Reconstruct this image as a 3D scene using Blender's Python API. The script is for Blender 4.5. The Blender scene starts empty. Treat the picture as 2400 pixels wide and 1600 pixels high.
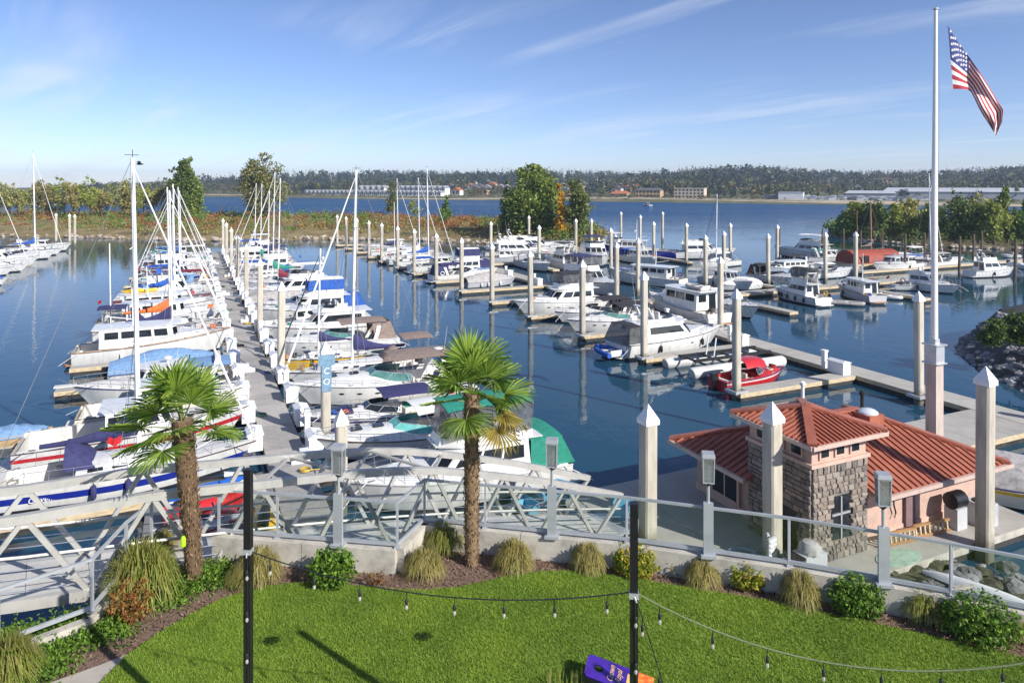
import bpy, math, random
import numpy as np
from mathutils import Vector, Matrix, noise as mnoise
random.seed(11); np.random.seed(11)
R = math.radians
S = bpy.context.scene
C = S.collection
# ---------------------------------------------------------------- camera, sky, sun, exposure
CAMZ = 13.0; F = 1650.0; HZ = 430.0          # camera height, focal length and horizon row in photo pixels
cam = bpy.data.objects.new('camera', bpy.data.cameras.new('camera')); C.objects.link(cam)
cam.location = (0, 0, CAMZ); cam.rotation_euler = (R(90), 0, 0)
cam.data.sensor_width = 36; cam.data.lens = F/2400*36
cam.data.shift_y = -(800-HZ)/2400; cam.data.clip_start = .1; cam.data.clip_end = 12000
S.camera = cam
SUN_AZ = math.atan2(.78, -.626); SUN_EL = R(32)
W = bpy.data.worlds.new('World'); S.world = W; W.use_nodes = True
nt = W.node_tree; nd = nt.nodes; lk = nt.links
nd.clear()
out = nd.new('ShaderNodeOutputWorld'); bg = nd.new('ShaderNodeBackground'); bg.inputs[1].default_value = .106
sky = nd.new('ShaderNodeTexSky'); sky.sky_type = 'NISHITA'; sky.sun_disc = False
sky.sun_elevation = SUN_EL; sky.sun_rotation = SUN_AZ; sky.altitude = 0; sky.air_density = .7; sky.dust_density = .15; sky.ozone_density = 5.0
tc = nd.new('ShaderNodeTexCoord'); sx = nd.new('ShaderNodeSeparateXYZ'); lk.new(tc.outputs['Generated'], sx.inputs[0])
def wm(op, a, b=None):
    n = nd.new('ShaderNodeMath'); n.operation = op
    for i, v in enumerate((a, b)):
        if v is None: continue
        if isinstance(v, (int, float)): n.inputs[i].default_value = v
        else: lk.new(v, n.inputs[i])
    return n.outputs[0]
zz = wm('ADD', wm('MAXIMUM', sx.outputs[2], 0), .09)
cx = nd.new('ShaderNodeCombineXYZ'); lk.new(wm('DIVIDE', sx.outputs[0], zz), cx.inputs[0]); lk.new(wm('DIVIDE', sx.outputs[1], zz), cx.inputs[1])
mp = nd.new('ShaderNodeMapping'); mp.inputs['Scale'].default_value = (.36, 2.0, 1); mp.inputs['Location'].default_value = (13.1, .3, 0)
mpr = nd.new('ShaderNodeMapping'); mpr.inputs['Rotation'].default_value = (0, 0, R(50)); lk.new(cx.outputs[0], mpr.inputs[0]); lk.new(mpr.outputs[0], mp.inputs[0])
n1 = nd.new('ShaderNodeTexNoise'); n1.inputs['Scale'].default_value = 1.1; n1.inputs['Detail'].default_value = 9; n1.inputs['Roughness'].default_value = .6; n1.inputs['Distortion'].default_value = .55
lk.new(mp.outputs[0], n1.inputs['Vector'])
n2 = nd.new('ShaderNodeTexNoise'); n2.inputs['Scale'].default_value = .55; n2.inputs['Detail'].default_value = 2
mp2 = nd.new('ShaderNodeMapping'); mp2.inputs['Location'].default_value = (11.2, 2.5, 0); lk.new(cx.outputs[0], mp2.inputs[0]); lk.new(mp2.outputs[0], n2.inputs['Vector'])
r1 = nd.new('ShaderNodeMapRange'); r1.inputs[1].default_value = .47; r1.inputs[2].default_value = .88; lk.new(n1.outputs[0], r1.inputs[0])
r2 = nd.new('ShaderNodeMapRange'); r2.inputs[1].default_value = .38; r2.inputs[2].default_value = .6; lk.new(n2.outputs[0], r2.inputs[0])
cf = wm('MULTIPLY', wm('MULTIPLY', r1.outputs[0], r2.outputs[0]), .85)
mx = nd.new('ShaderNodeMixRGB'); mx.inputs[2].default_value = (6.0, 6.2, 6.8, 1); lk.new(cf, mx.inputs[0])
tint = nd.new('ShaderNodeMixRGB'); tint.blend_type = 'MULTIPLY'; tint.inputs[0].default_value = 1; tint.inputs[2].default_value = (1.1, .975, .99, 1); lk.new(sky.outputs[0], tint.inputs[1]); lk.new(tint.outputs[0], mx.inputs[1])
lk.new(mx.outputs[0], bg.inputs[0]); lk.new(bg.outputs[0], out.inputs[0])
sun = bpy.data.objects.new('sun', bpy.data.lights.new('sun', 'SUN')); C.objects.link(sun)
sun.data.energy = 4.5; sun.data.angle = R(.5); sun.data.color = (1, .95, .87)
sdir = Vector((math.sin(SUN_AZ)*math.cos(SUN_EL), math.cos(SUN_AZ)*math.cos(SUN_EL), math.sin(SUN_EL)))
sun.rotation_euler = sdir.to_track_quat('Z', 'Y').to_euler()
vs = S.view_settings; vs.view_transform = 'Standard'; vs.look = 'None'; vs.gamma = 1; vs.exposure = .54; vs.use_curve_mapping = False
# ---------------------------------------------------------------- frames
UX, UY = .91006, .41447                      # marina grid: u along the fingers, v along the docks
def uv(u, v, z=0.): return Vector((UX*u-UY*v, UY*u+UX*v, z))
def px(x, y, z=0.):                          # a photo pixel on the level plane z
    Y = F*(CAMZ-z)/(y-HZ); return Vector((Y*(x-1200)/F, Y, z))
def touv(p): return UX*p[0]+UY*p[1], -UY*p[0]+UX*p[1]
UANG = math.atan2(UY, UX)
# ---------------------------------------------------------------- materials
MATS = {}
def ramp(nt, cols):
    r = nt.nodes.new('ShaderNodeValToRGB'); e = r.color_ramp.elements
    while len(e) < len(cols): e.new(.5)
    for i, c in enumerate(cols): e[i].position = i/max(1, len(cols)-1); e[i].color = (*c, 1)
    return r
def M(name, col, rough=.6, metal=0., var=.12, scale=3., bump=0., bscale=30., spec=.5, stretch=None, cols=None, coat=0., trans=0., alpha=1., island=0.):
    if name in MATS: return MATS[name]
    m = bpy.data.materials.new(name); MATS[name] = m; m.use_nodes = True
    t = m.node_tree; b = t.nodes['Principled BSDF']; L = t.links.new
    b.inputs['Roughness'].default_value = rough; b.inputs['Metallic'].default_value = metal
    b.inputs['Specular IOR Level'].default_value = spec; b.inputs['Coat Weight'].default_value = coat
    b.inputs['Transmission Weight'].default_value = trans; b.inputs['Alpha'].default_value = alpha
    c = t.nodes.new('ShaderNodeTexCoord'); vec = c.outputs['Object']
    if stretch:
        mp = t.nodes.new('ShaderNodeMapping'); mp.inputs['Scale'].default_value = stretch; L(vec, mp.inputs[0]); vec = mp.outputs[0]
    n = t.nodes.new('ShaderNodeTexNoise'); n.inputs['Scale'].default_value = scale; n.inputs['Detail'].default_value = 6; n.inputs['Roughness'].default_value = .62; L(vec, n.inputs['Vector'])
    if cols is None: cols = [tuple(min(1, x*(1-1.6*var)) for x in col), col, tuple(min(1, x*(1+var)) for x in col)]
    mr = t.nodes.new('ShaderNodeMapRange'); mr.inputs[1].default_value = .3; mr.inputs[2].default_value = .7; L(n.outputs[0], mr.inputs[0])
    fac = mr.outputs[0]
    if island:
        g = t.nodes.new('ShaderNodeNewGeometry'); oi = t.nodes.new('ShaderNodeObjectInfo')
        mm = t.nodes.new('ShaderNodeMix'); mm.inputs[0].default_value = island; L(fac, mm.inputs[2])
        ad = t.nodes.new('ShaderNodeMath'); ad.operation = 'ADD'; L(g.outputs['Random Per Island'], ad.inputs[0]); L(oi.outputs['Random'], ad.inputs[1])
        fr = t.nodes.new('ShaderNodeMath'); fr.operation = 'FRACT'; L(ad.outputs[0], fr.inputs[0]); L(fr.outputs[0], mm.inputs[3]); fac = mm.outputs[0]
    r = ramp(t, cols); L(fac, r.inputs[0]); L(r.outputs[0], b.inputs['Base Color'])
    if bump:
        n2 = t.nodes.new('ShaderNodeTexNoise'); n2.inputs['Scale'].default_value = bscale; n2.inputs['Detail'].default_value = 4; L(vec, n2.inputs['Vector'])
        bp = t.nodes.new('ShaderNodeBump'); bp.inputs['Strength'].default_value = bump; bp.inputs['Distance'].default_value = .02
        L(n2.outputs[0], bp.inputs['Height']); L(bp.outputs[0], b.inputs['Normal'])
    return m
def LM(name, cols, tr=.35, patch=0.):                  # leaves: one hue per leaf, some light through them
    m = bpy.data.materials.new(name); MATS[name] = m; m.use_nodes = True
    t = m.node_tree; t.nodes.clear(); L = t.links.new
    g = t.nodes.new('ShaderNodeNewGeometry'); r = ramp(t, cols); L(g.outputs['Random Per Island'], r.inputs[0])
    d = t.nodes.new('ShaderNodeBsdfPrincipled'); d.inputs['Roughness'].default_value = .55; d.inputs['Specular IOR Level'].default_value = .3
    tl = t.nodes.new('ShaderNodeBsdfTranslucent'); mi = t.nodes.new('ShaderNodeMixShader'); mi.inputs[0].default_value = tr
    o = t.nodes.new('ShaderNodeOutputMaterial')
    col = r.outputs[0]
    if patch:                                # slow drift of hue over the ground, worn and fresh patches
        n = t.nodes.new('ShaderNodeTexNoise'); n.inputs['Scale'].default_value = patch; n.inputs['Detail'].default_value = 4; n.inputs['Roughness'].default_value = .65; L(g.outputs['Position'], n.inputs['Vector'])
        q = ramp(t, [(.66, .74, .7), (.95, .97, .9), (1.2, 1.1, 1.0)]); mr = t.nodes.new('ShaderNodeMapRange'); mr.inputs[1].default_value = .32; mr.inputs[2].default_value = .68; L(n.outputs[0], mr.inputs[0]); L(mr.outputs[0], q.inputs[0])
        mu = t.nodes.new('ShaderNodeMixRGB'); mu.blend_type = 'MULTIPLY'; mu.inputs[0].default_value = 1; L(col, mu.inputs[1]); L(q.outputs[0], mu.inputs[2]); col = mu.outputs[0]
    L(col, d.inputs['Base Color']); L(col, tl.inputs[0]); L(d.outputs[0], mi.inputs[1]); L(tl.outputs[0], mi.inputs[2]); L(mi.outputs[0], o.inputs[0])
    return m
GEL = M('gelcoat white', (.7, .7, .68), .28, var=.1, scale=2.2, coat=.25, stretch=(1.4, 1, .3), bump=.06, bscale=3)
GEL2 = M('gelcoat cream', (.76, .72, .6), .28, var=.05, scale=1.2, coat=.2)
DECKW = M('nonskid deck', (.62, .61, .58), .55, var=.06, scale=2.5, bump=.1, bscale=90)
BEIGE = M('cockpit beige', (.6, .53, .42), .6, var=.12)
TEAK = M('teak', (.36, .2, .09), .5, var=.25, scale=5, stretch=(.6, 6, 6))
GLASS = M('tinted glass', (.018, .023, .028), .06, var=.3, spec=.8)
TEALG = M('teal glass', (.09, .22, .2), .06, var=.25, spec=.8)
VINYL = M('clear vinyl', (.16, .165, .17), .12, var=.4, scale=3, spec=.6, alpha=.5)
STEEL = M('stainless', (.75, .76, .78), .25, .9, var=.05)
ALU = M('aluminium', (.58, .59, .6), .42, .55, var=.1, scale=4)
MASTW = M('mast paint', (.82, .82, .8), .35, var=.04)
BOOT = M('bottom paint', (.02, .022, .03), .6, var=.3)
BLACK = M('black rubber', (.015, .015, .016), .5, var=.3)
BLACKP = M('black paint', (.012, .012, .014), .3, var=.3, scale=2)
WIRE = M('rigging wire', (.5, .5, .5), .35, .7, var=.05)
RED = M('red paint', (.5, .025, .03), .3, var=.12, coat=.3)
ORANGE = M('orange canvas', (.75, .17, .03), .75, var=.12)
NAVY = M('navy canvas', (.035, .036, .12), .85, var=.25, scale=5, bump=.3, bscale=7)
BLUE = M('blue canvas', (.02, .1, .42), .8, var=.2, scale=5, bump=.3, bscale=7)
PALEBL = M('faded blue canvas', (.17, .3, .5), .8, var=.2, scale=5, bump=.3, bscale=7)
TURQ = M('turquoise canvas', (.13, .47, .44), .8, var=.15, scale=5, bump=.3, bscale=7)
GREEN = M('green canvas', (.02, .24, .17), .8, var=.18, scale=4, bump=.3, bscale=6)
BROWN = M('brown canvas', (.25, .19, .16), .85, var=.2, scale=5, bump=.3, bscale=7)
BLKC = M('black canvas', (.03, .03, .035), .85, var=.3, scale=5, bump=.3, bscale=7)
GREYC = M('grey tarp', (.4, .38, .37), .8, var=.3, scale=4, bump=.6, bscale=6)
MAROON = M('maroon canvas', (.2, .02, .04), .8, var=.2)
WHITEC = M('white canvas', (.78, .78, .76), .7, var=.06, bump=.2, bscale=8)
YELLOW = M('yellow paint', (.78, .47, .02), .25, var=.06, coat=.3)
BLUEP = M('blue paint', (.015, .03, .28), .25, var=.1, coat=.4)
GREYH = M('grey paint', (.5, .51, .53), .3, var=.06, coat=.2)
BROWNH = M('dark brown paint', (.05, .02, .02), .3, var=.2)
CONC = M('concrete', (.47, .44, .38), .85, var=.22, scale=2.2, bump=.4, bscale=35)
PILEM = M('pile concrete', (.5, .46, .38), .85, var=.26, scale=1.6, bump=.3, bscale=30, stretch=(2, 2, .35), island=.25)
def tide(m, z0, z1, dark):                   # algae band where the water wets the pile
    t = m.node_tree; b = t.nodes['Principled BSDF']; src = b.inputs['Base Color'].links[0].from_socket
    g = t.nodes.new('ShaderNodeNewGeometry'); s = t.nodes.new('ShaderNodeSeparateXYZ'); t.links.new(g.outputs['Position'], s.inputs[0])
    n = t.nodes.new('ShaderNodeTexNoise'); n.inputs['Scale'].default_value = 5; t.links.new(g.outputs['Position'], n.inputs['Vector'])
    a = t.nodes.new('ShaderNodeMath'); a.operation = 'MULTIPLY_ADD'; a.inputs[1].default_value = -.5; t.links.new(n.outputs[0], a.inputs[0]); t.links.new(s.outputs[2], a.inputs[2])
    r = t.nodes.new('ShaderNodeMapRange'); r.inputs[1].default_value = z0-.25; r.inputs[2].default_value = z1-.25; r.inputs[3].default_value = .85; r.inputs[4].default_value = 0; t.links.new(a.outputs[0], r.inputs[0])
    x = t.nodes.new('ShaderNodeMixRGB'); x.inputs[2].default_value = (*dark, 1); t.links.new(r.outputs[0], x.inputs[0]); t.links.new(src, x.inputs[1]); t.links.new(x.outputs[0], b.inputs['Base Color'])
tide(PILEM, .45, 1.05, (.07, .07, .045))
CAPM = M('white pile cap', (.82, .82, .82), .4, var=.04)
PLANK = M('grey deck plank', (.36, .34, .32), .8, var=.2, scale=3, island=.55, stretch=(1, 1, 1), cols=[(.25, .24, .22), (.37, .35, .33), (.47, .45, .41)])
CDECK = M('concrete deck', (.4, .38, .34), .85, var=.2, scale=.8, bump=.3, bscale=30, island=.35, cols=[(.3, .28, .25), (.4, .38, .34), (.47, .45, .4)])
WALER = M('timber waler', (.55, .44, .28), .8, var=.28, scale=2.5, bump=.3, stretch=(1, 1, 5))
FLOATM = M('float side', (.035, .035, .033), .8, var=.4)
DBOX = M('white plastic', (.8, .8, .8), .35, var=.05)
PINK = M('pink stucco', (.52, .36, .295), .85, var=.1, scale=3, bump=.2, bscale=60)
PINKT = M('pink trim', (.6, .42, .34), .7, var=.08)
ROOFM = M('terracotta metal', (.4, .13, .075), .5, .05, var=.2, scale=1.6, cols=[(.26, .08, .05), (.37, .12, .072), (.45, .165, .105)], island=.35)
STONE = M('field stone', (.3, .26, .22), .85, var=.3, scale=5, bump=.6, bscale=14, island=.8, cols=[(.1, .09, .085), (.19, .165, .15), (.27, .22, .18), (.33, .285, .24), (.22, .185, .165)])
MORTAR = M('mortar', (.2, .18, .16), .9, var=.2)
ROCK = M('riprap', (.2, .19, .19), .9, var=.3, scale=2, bump=.8, bscale=6, island=.6, cols=[(.07, .07, .075), (.16, .16, .165), (.3, .29, .29), (.4, .39, .38)])
ROCK2 = M('shore rock', (.36, .3, .25), .9, var=.3, scale=1, island=.6, cols=[(.2, .16, .13), (.36, .3, .25), (.5, .45, .38)])
BARK = M('bark', (.16, .11, .07), .95, var=.4, scale=6, bump=.8, bscale=12, stretch=(2, 2, .5))
PALMB = M('palm fibre', (.2, .13, .07), .95, var=.4, scale=9, bump=.9, bscale=25, island=.6, cols=[(.05, .03, .018), (.17, .105, .055), (.34, .24, .14)])
MULCH = M('bark mulch', (.14, .085, .06), .95, var=.4, scale=14, bump=.9, bscale=40, island=.6, cols=[(.07, .04, .03), (.16, .1, .07), (.28, .2, .15)])
STR = [0]
# ---------------------------------------------------------------- mesh builder
class MB:
    def __init__(s): s.v = []; s.f = []; s.m = []
    def add(s, vs, fs, mi=0):
        o = len(s.v); s.v += [tuple(p) for p in vs]; s.f += [tuple(i+o for i in f) for f in fs]; s.m += [mi]*len(fs); return s
    def box(s, c, d, mi=0, rz=0., top=1., M4=None):
        x, y, z = d[0]/2, d[1]/2, d[2]/2; cr, sr = math.cos(rz), math.sin(rz); vs = []
        for k, sz in ((1., -z), (top, z)):
            for a, b in ((-x, -y), (x, -y), (x, y), (-x, y)):
                a *= k; b *= k; vs.append((c[0]+a*cr-b*sr, c[1]+a*sr+b*cr, c[2]+sz))
        if M4 is not None: vs = [M4 @ Vector(p) for p in vs]
        return s.add(vs, [(3, 2, 1, 0), (4, 5, 6, 7), (0, 1, 5, 4), (1, 2, 6, 5), (2, 3, 7, 6), (3, 0, 4, 7)], mi)
    def bar(s, a, b, w, h, mi=0, up=(0, 0, 1)):   # rectangular bar from a to b
        a = Vector(a); b = Vector(b); d = (b-a).normalized(); u = Vector(up)
        if abs(d.dot(u)) > .98: u = Vector((0, 1, 0))
        x = d.cross(u).normalized(); y = x.cross(d).normalized(); vs = []
        for p in (a, b):
            for i, j in ((-1, -1), (1, -1), (1, 1), (-1, 1)): vs.append(p+x*(i*w/2)+y*(j*h/2))
        return s.add(vs, [(3, 2, 1, 0), (4, 5, 6, 7), (0, 1, 5, 4), (1, 2, 6, 5), (2, 3, 7, 6), (3, 0, 4, 7)], mi)
    def tube(s, pts, r, n=6, mi=0, cap=True):
        pts = [Vector(p) for p in pts]; k = len(pts); rs = r if isinstance(r, (list, tuple)) else [r]*k; vs = []; fs = []
        for i, p in enumerate(pts):
            d = (pts[min(i+1, k-1)]-pts[max(i-1, 0)]).normalized(); u = Vector((0, 0, 1)) if abs(d.z) < .9 else Vector((1, 0, 0))
            x = d.cross(u).normalized(); y = x.cross(d)
            for j in range(n):
                a = 2*math.pi*j/n; vs.append(p+(x*math.cos(a)+y*math.sin(a))*rs[i])
        for i in range(k-1):
            for j in range(n): fs.append((i*n+j, i*n+(j+1) % n, (i+1)*n+(j+1) % n, (i+1)*n+j))
        if cap: fs += [tuple(range(n-1, -1, -1)), tuple((k-1)*n+j for j in range(n))]
        return s.add(vs, fs, mi)
    def lathe(s, c, prof, n=10, mi=0):            # prof = [(r, z)]
        vs = []; fs = []; k = len(prof)
        for r, z in prof:
            for j in range(n): a = 2*math.pi*j/n; vs.append((c[0]+r*math.cos(a), c[1]+r*math.sin(a), c[2]+z))
        for i in range(k-1):
            for j in range(n): fs.append((i*n+j, i*n+(j+1) % n, (i+1)*n+(j+1) % n, (i+1)*n+j))
        fs += [tuple(range(n-1, -1, -1)), tuple((k-1)*n+j for j in range(n))]
        return s.add(vs, fs, mi)
    def grid(s, rows, mi=0, close=False):
        n = len(rows[0]); vs = [p for r in rows for p in r]; fs = []
        for i in range(len(rows)-1):
            for j in range(n if close else n-1): fs.append((i*n+j, i*n+(j+1) % n, (i+1)*n+(j+1) % n, (i+1)*n+j))
        return s.add(vs, fs, mi)
    def prism(s, poly, z0, z1, mi=0):
        n = len(poly); vs = [(p[0], p[1], z0) for p in poly]+[(p[0], p[1], z1) for p in poly]
        return s.add(vs, [tuple(range(n-1, -1, -1)), tuple(range(n, 2*n))]+[(i, (i+1) % n, n+(i+1) % n, n+i) for i in range(n)], mi)
    def slab(s, a, b, c, d, t, mi=0):             # a quad given thickness t along its normal
        a, b, c, d = map(Vector, (a, b, c, d)); n = (b-a).cross(d-a).normalized()*t
        return s.add([a, b, c, d, a+n, b+n, c+n, d+n], [(3, 2, 1, 0), (4, 5, 6, 7), (0, 1, 5, 4), (1, 2, 6, 5), (2, 3, 7, 6), (3, 0, 4, 7)], mi)
    def mesh(s, name, mats, smooth=True, ang=35):
        me = bpy.data.meshes.new(name); me.from_pydata(s.v, [], s.f)
        for m in (mats if isinstance(mats, (list, tuple)) else [mats]): me.materials.append(m)
        if len(set(s.m)) > 1: me.polygons.foreach_set('material_index', s.m)
        if smooth:
            me.polygons.foreach_set('use_smooth', [True]*len(s.f)); me.set_sharp_from_angle(angle=R(ang))
        me.update(); return me
    def build(s, name, mats, parent=None, loc=None, smooth=True, ang=35):
        return link(name, s.mesh(name, mats, smooth, ang), parent, loc)
def link(name, me, parent=None, loc=None, rz=None):
    o = bpy.data.objects.new(name, me); C.objects.link(o)
    if parent: o.parent = parent
    if loc is not None: o.location = loc
    if rz is not None: o.rotation_euler = (0, 0, rz)
    return o
def tag(o, label=None, cat=None, group=None, kind=None):
    if label: o['label'] = label
    if cat: o['category'] = cat
    if group: o['group'] = group
    if kind: o['kind'] = kind
    return o
def thing(name, label, cat, loc=(0, 0, 0), rz=0., group=None):
    o = bpy.data.objects.new(name, None); C.objects.link(o); o.location = loc; o.rotation_euler = (0, 0, rz)
    o.empty_display_size = .2
    return tag(o, label, cat, group)
def npmesh(name, verts, faces, mats, mi=None, smooth=False):      # numpy quads or triangles
    me = bpy.data.meshes.new(name); v = np.asarray(verts, np.float32).reshape(-1, 3); f = np.asarray(faces, np.int32); k = f.shape[1]
    me.vertices.add(len(v)); me.vertices.foreach_set('co', v.ravel()); me.loops.add(f.size); me.loops.foreach_set('vertex_index', f.ravel())
    me.polygons.add(len(f)); me.polygons.foreach_set('loop_start', np.arange(0, f.size, k, dtype=np.int32))
    for m in (mats if isinstance(mats, (list, tuple)) else [mats]): me.materials.append(m)
    if mi is not None: me.polygons.foreach_set('material_index', np.asarray(mi, np.int32))
    if smooth: me.polygons.foreach_set('use_smooth', np.ones(len(f), bool))
    me.update(calc_edges=True); return me
def leafquads(P, size, up=.0, asp=.55, rng=np.random):            # random leaf-shaped quads at points P
    n = len(P); d = rng.normal(size=(n, 3)); d[:, 2] += up; d /= np.linalg.norm(d, axis=1)[:, None]+1e-9
    e = rng.normal(size=(n, 3)); e -= (e*d).sum(1)[:, None]*d; e /= np.linalg.norm(e, axis=1)[:, None]+1e-9
    s = (size*rng.uniform(.65, 1.35, n))[:, None]; a = d*s; b = e*s*asp*.5
    V = np.stack([P-a*.5, P+b-a*.08, P+a*.5, P-b-a*.08], 1)
    return V.reshape(-1, 3), np.arange(n*4).reshape(n, 4)
def clump_points(blobs, n, per=22, sig=.16, rng=np.random, shell=.62):   # leaves gathered in clumps through ellipsoids
    vol = np.array([b[3]*b[4]*b[5] for b in blobs])**.8; cnt = rng.multinomial(max(1, n//per), vol/vol.sum()); out = []
    for b, k in zip(blobs, cnt):
        if not k: continue
        d = rng.normal(size=(k, 3)); d /= np.linalg.norm(d, axis=1)[:, None]
        r = rng.uniform(shell**2, 1, k)**.5; r[rng.rand(k) < .18] *= rng.uniform(.3, .9)
        c = d*r[:, None]*np.array(b[3:6])+np.array(b[:3])
        p = np.repeat(c, per, 0)+rng.normal(size=(k*per, 3))*sig*np.mean(b[3:6]); out.append(p)
    return np.concatenate(out)
# ---------------------------------------------------------------- boats
class Hull:
    def __init__(s, L, B, fb, fs, p=2.3, st=.9, rake=.1, chine=.84):
        s.L, s.B, s.fb, s.fs, s.p, s.st, s.rake, s.ch = L, B, fb, fs, p, st, rake*L, chine
    def hb(s, t): return max(.015, s.B/2*min(1, s.st+(1-s.st)*t/.35)*(1-max(0, (t-.42)/.58)**s.p))
    def sheer(s, t): return s.fs+(s.fb-s.fs)*t**1.7
    def x(s, t): return -s.L/2+s.L*t
    def t(s, x): return (x+s.L/2)/s.L
    def pt(s, t, f, sg=1, off=0.):
        hb = s.hb(t); cb = hb*(s.ch-.5*max(0, (t-.5)/.5)**2); ff = max(f, 0)
        y = cb+(hb-cb)*ff**.85 if f >= 0 else cb*(1+f*.9)
        xx = s.x(t)-s.rake*(1-f)*max(0, (t-.55)/.45)**1.6
        return Vector((xx, sg*(y+off), s.sheer(t)*f if f >= 0 else f*1.1))
def hull_part(H, root, hm, stripe=None, boot=None, sf=(.72, .86)):
    ts = [0, .08, .2, .32, .44, .55, .65, .74, .82, .885, .94, .975, 1.]
    fr = [1, sf[1], sf[0], .16, -.12, -.38]; mi = [0, 1, 0, 2, 2]
    mb = MB(); rows = []
    for t in ts:
        rows.append([H.pt(t, f, 1) for f in fr]+[H.pt(t, f, -1) for f in reversed(fr)])
    n = len(fr); vs = [p for r in rows for p in r]; m = 2*n
    o = mb.add(vs, [])
    for i in range(len(ts)-1):
        for j in range(m-1):
            k = 2 if j == n-1 else mi[j if j < n-1 else m-2-j]
            mb.f.append((i*m+j, (i+1)*m+j, (i+1)*m+j+1, i*m+j+1)); mb.m.append(k)
    mb.f.append(tuple(range(m))); mb.m.append(0)
    if H.L > 4:
        r = MB()
        for sg in (1, -1): r.tube([H.pt(t, .965, sg, .01) for t in ts], .028, 5)
        k = int(H.L*97) % 5; r.build('rub_rail', [BLACK, GREYH, NAVY, STEEL, BROWNH][k], root)
        lines(H, root, int(H.L*131))
    return mb.build('hull', [hm, stripe or hm, boot or BOOT], root, ang=50)
def lines(H, root, seed):                    # mooring lines, cleats and a little deck gear
    r = random.Random(seed); m = MB()
    for t in (.05, .9):
        for sg in (1, -1):
            p = H.pt(t, 1, sg); d = 1 if t > .5 else -1; m.tube([p, p+Vector((d*.6, sg*.25, -.35)), p+Vector((d*1.2, sg*.4, -H.sheer(t)*.62))], .018, 4, cap=False)
    m.build('mooring_line', [WHITEC, NAVY, BLACK][seed % 3], root)
    for t in (.08, .35, .7, .88):
        for sg in (1, -1):
            p = H.pt(t, 1, sg, -.1); m = MB(); m.box((p.x, p.y, p.z+.05), (.26, .05, .05)); m.box((p.x, p.y, p.z+.015), (.08, .05, .05)); m.build('cleat', STEEL, root, smooth=False)
    for _ in range(r.choice([2, 3, 4, 5])):      # bags, coolers, coiled rope, buckets left on deck
        t = r.choice([.1, .16, .24, .6, .72, .8, .88]); y = r.uniform(-.55, .55)*H.hb(t); x = H.x(t); z = H.sheer(t)+(.04 if t > .5 else -.12); c = r.choice([NAVY, BLUE, RED, BLACK, TEAK, BROWN, GREEN, GREYC, BLKC, ORANGE]); m = MB(); k = r.random()
        if k < .45: m.box((x, y, z+.14), (r.uniform(.3, .7), r.uniform(.25, .5), .28), top=.85, rz=r.uniform(0, 1)); m.build('deck_bag', c, root, smooth=False)
        elif k < .7: m.tube([(x+.2*math.cos(a), y+.2*math.sin(a), z+.04+.01*a) for a in [i*.7 for i in range(20)]], .03, 4, cap=False); m.build('rope_coil', [WHITEC, BLUE, BEIGE][int(k*100) % 3], root)
        else: m.lathe((x, y, z), [(.12, 0), (.15, .3), (.13, .3), (.1, .04)], 9); m.build('bucket', c, root)
    if r.random() < .16:
        b = Vector((-H.L/2+.1, H.hb(0)*.5, H.sheer(0))); m = MB(); m.tube([b, b+Vector((-.35, 0, 1.2))], .022, 5); s = m.build('flag_staff', STEEL, root); m = MB(); e = b+Vector((-.33, 0, 1.15)); m.add([e, e+Vector((-.02, .05, -.38)), e+Vector((-.3, .2, -.55)), e+Vector((-.32, .12, -.2))], [(0, 1, 2, 3)]); m.build('ensign', r.choice([RED, BLUE, RED]), s, smooth=False)
    if r.random() < .16:
        t = r.choice([.05, .12]); p = H.pt(t, 1, -1, -.02)+Vector((0, -.04, .35)); m = MB(); m.tube([p+Vector((.26*math.cos(a), 0, .26*math.sin(a))) for a in [i*math.pi/8 for i in range(17)]], .06, 6, cap=False); m.build('life_ring', r.choice([ORANGE, WHITEC, YELLOW, RED]), root)
    if r.random() < .65: fenders(root, H, sorted(r.sample([.25, .38, .5, .62], r.choice([1, 2, 3]))), r.choice([1, -1, -1]), r.choice([WHITEC, BLACK, NAVY, WHITEC]))
def deck_part(H, root, dm, c0=None, c1=None, sole=.35, cam=.06, cs=.38, soleM=None, coam=.2):
    mb = MB(); ts = [0, .06, .14, .22, .3, .38, .46, .54, .62, .7, .78, .85, .91, .96, .995]
    def row(t):
        hb = H.hb(t)-.015; z = H.sheer(t)-.03; c = cam*math.sin(math.pi*min(1, max(0, (t-cs)/(1-cs))**.7)) + .03
        return [(H.x(t), hb*k, z+c*(1-k*k)**.8) for k in (1, .82, .5, 0, -.5, -.82, -1)]
    segs = [[t for t in ts if c1 is None or t >= c1]]
    if c1 is not None:
        segs[0] = [c1]+[t for t in segs[0] if t > c1+.01]
        if c0 > .02: segs.append([t for t in ts if t < c0-.01]+[c0])
    for g in segs: mb.grid([row(t) for t in g])
    if c1 is not None:
        g = [c0+(c1-c0)*i/6 for i in range(7)]
        for sg in (1, -1):
            mb.grid([[(H.x(t), sg*(H.hb(t)-.015), H.sheer(t)-.03), (H.x(t), sg*(H.hb(t)-coam), H.sheer(t)+.02), (H.x(t), sg*(H.hb(t)-coam-.03), sole)] for t in g])
        mb.grid([[(H.x(t), k*(H.hb(t)-coam-.03), sole) for k in (1, 0, -1)] for t in g], 1)
        for t in (c0, c1):
            w = H.hb(t)-coam-.03; r = row(t); mb.add([(H.x(t), w, sole), (H.x(t), -w, sole), (H.x(t), -H.hb(t)+.02, r[-1][2]), (H.x(t), 0, r[3][2]), (H.x(t), H.hb(t)-.02, r[0][2])], [(0, 1, 2, 3, 4)])
    return mb.build('deck', [dm, soleM or BEIGE], root, ang=50)
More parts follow.
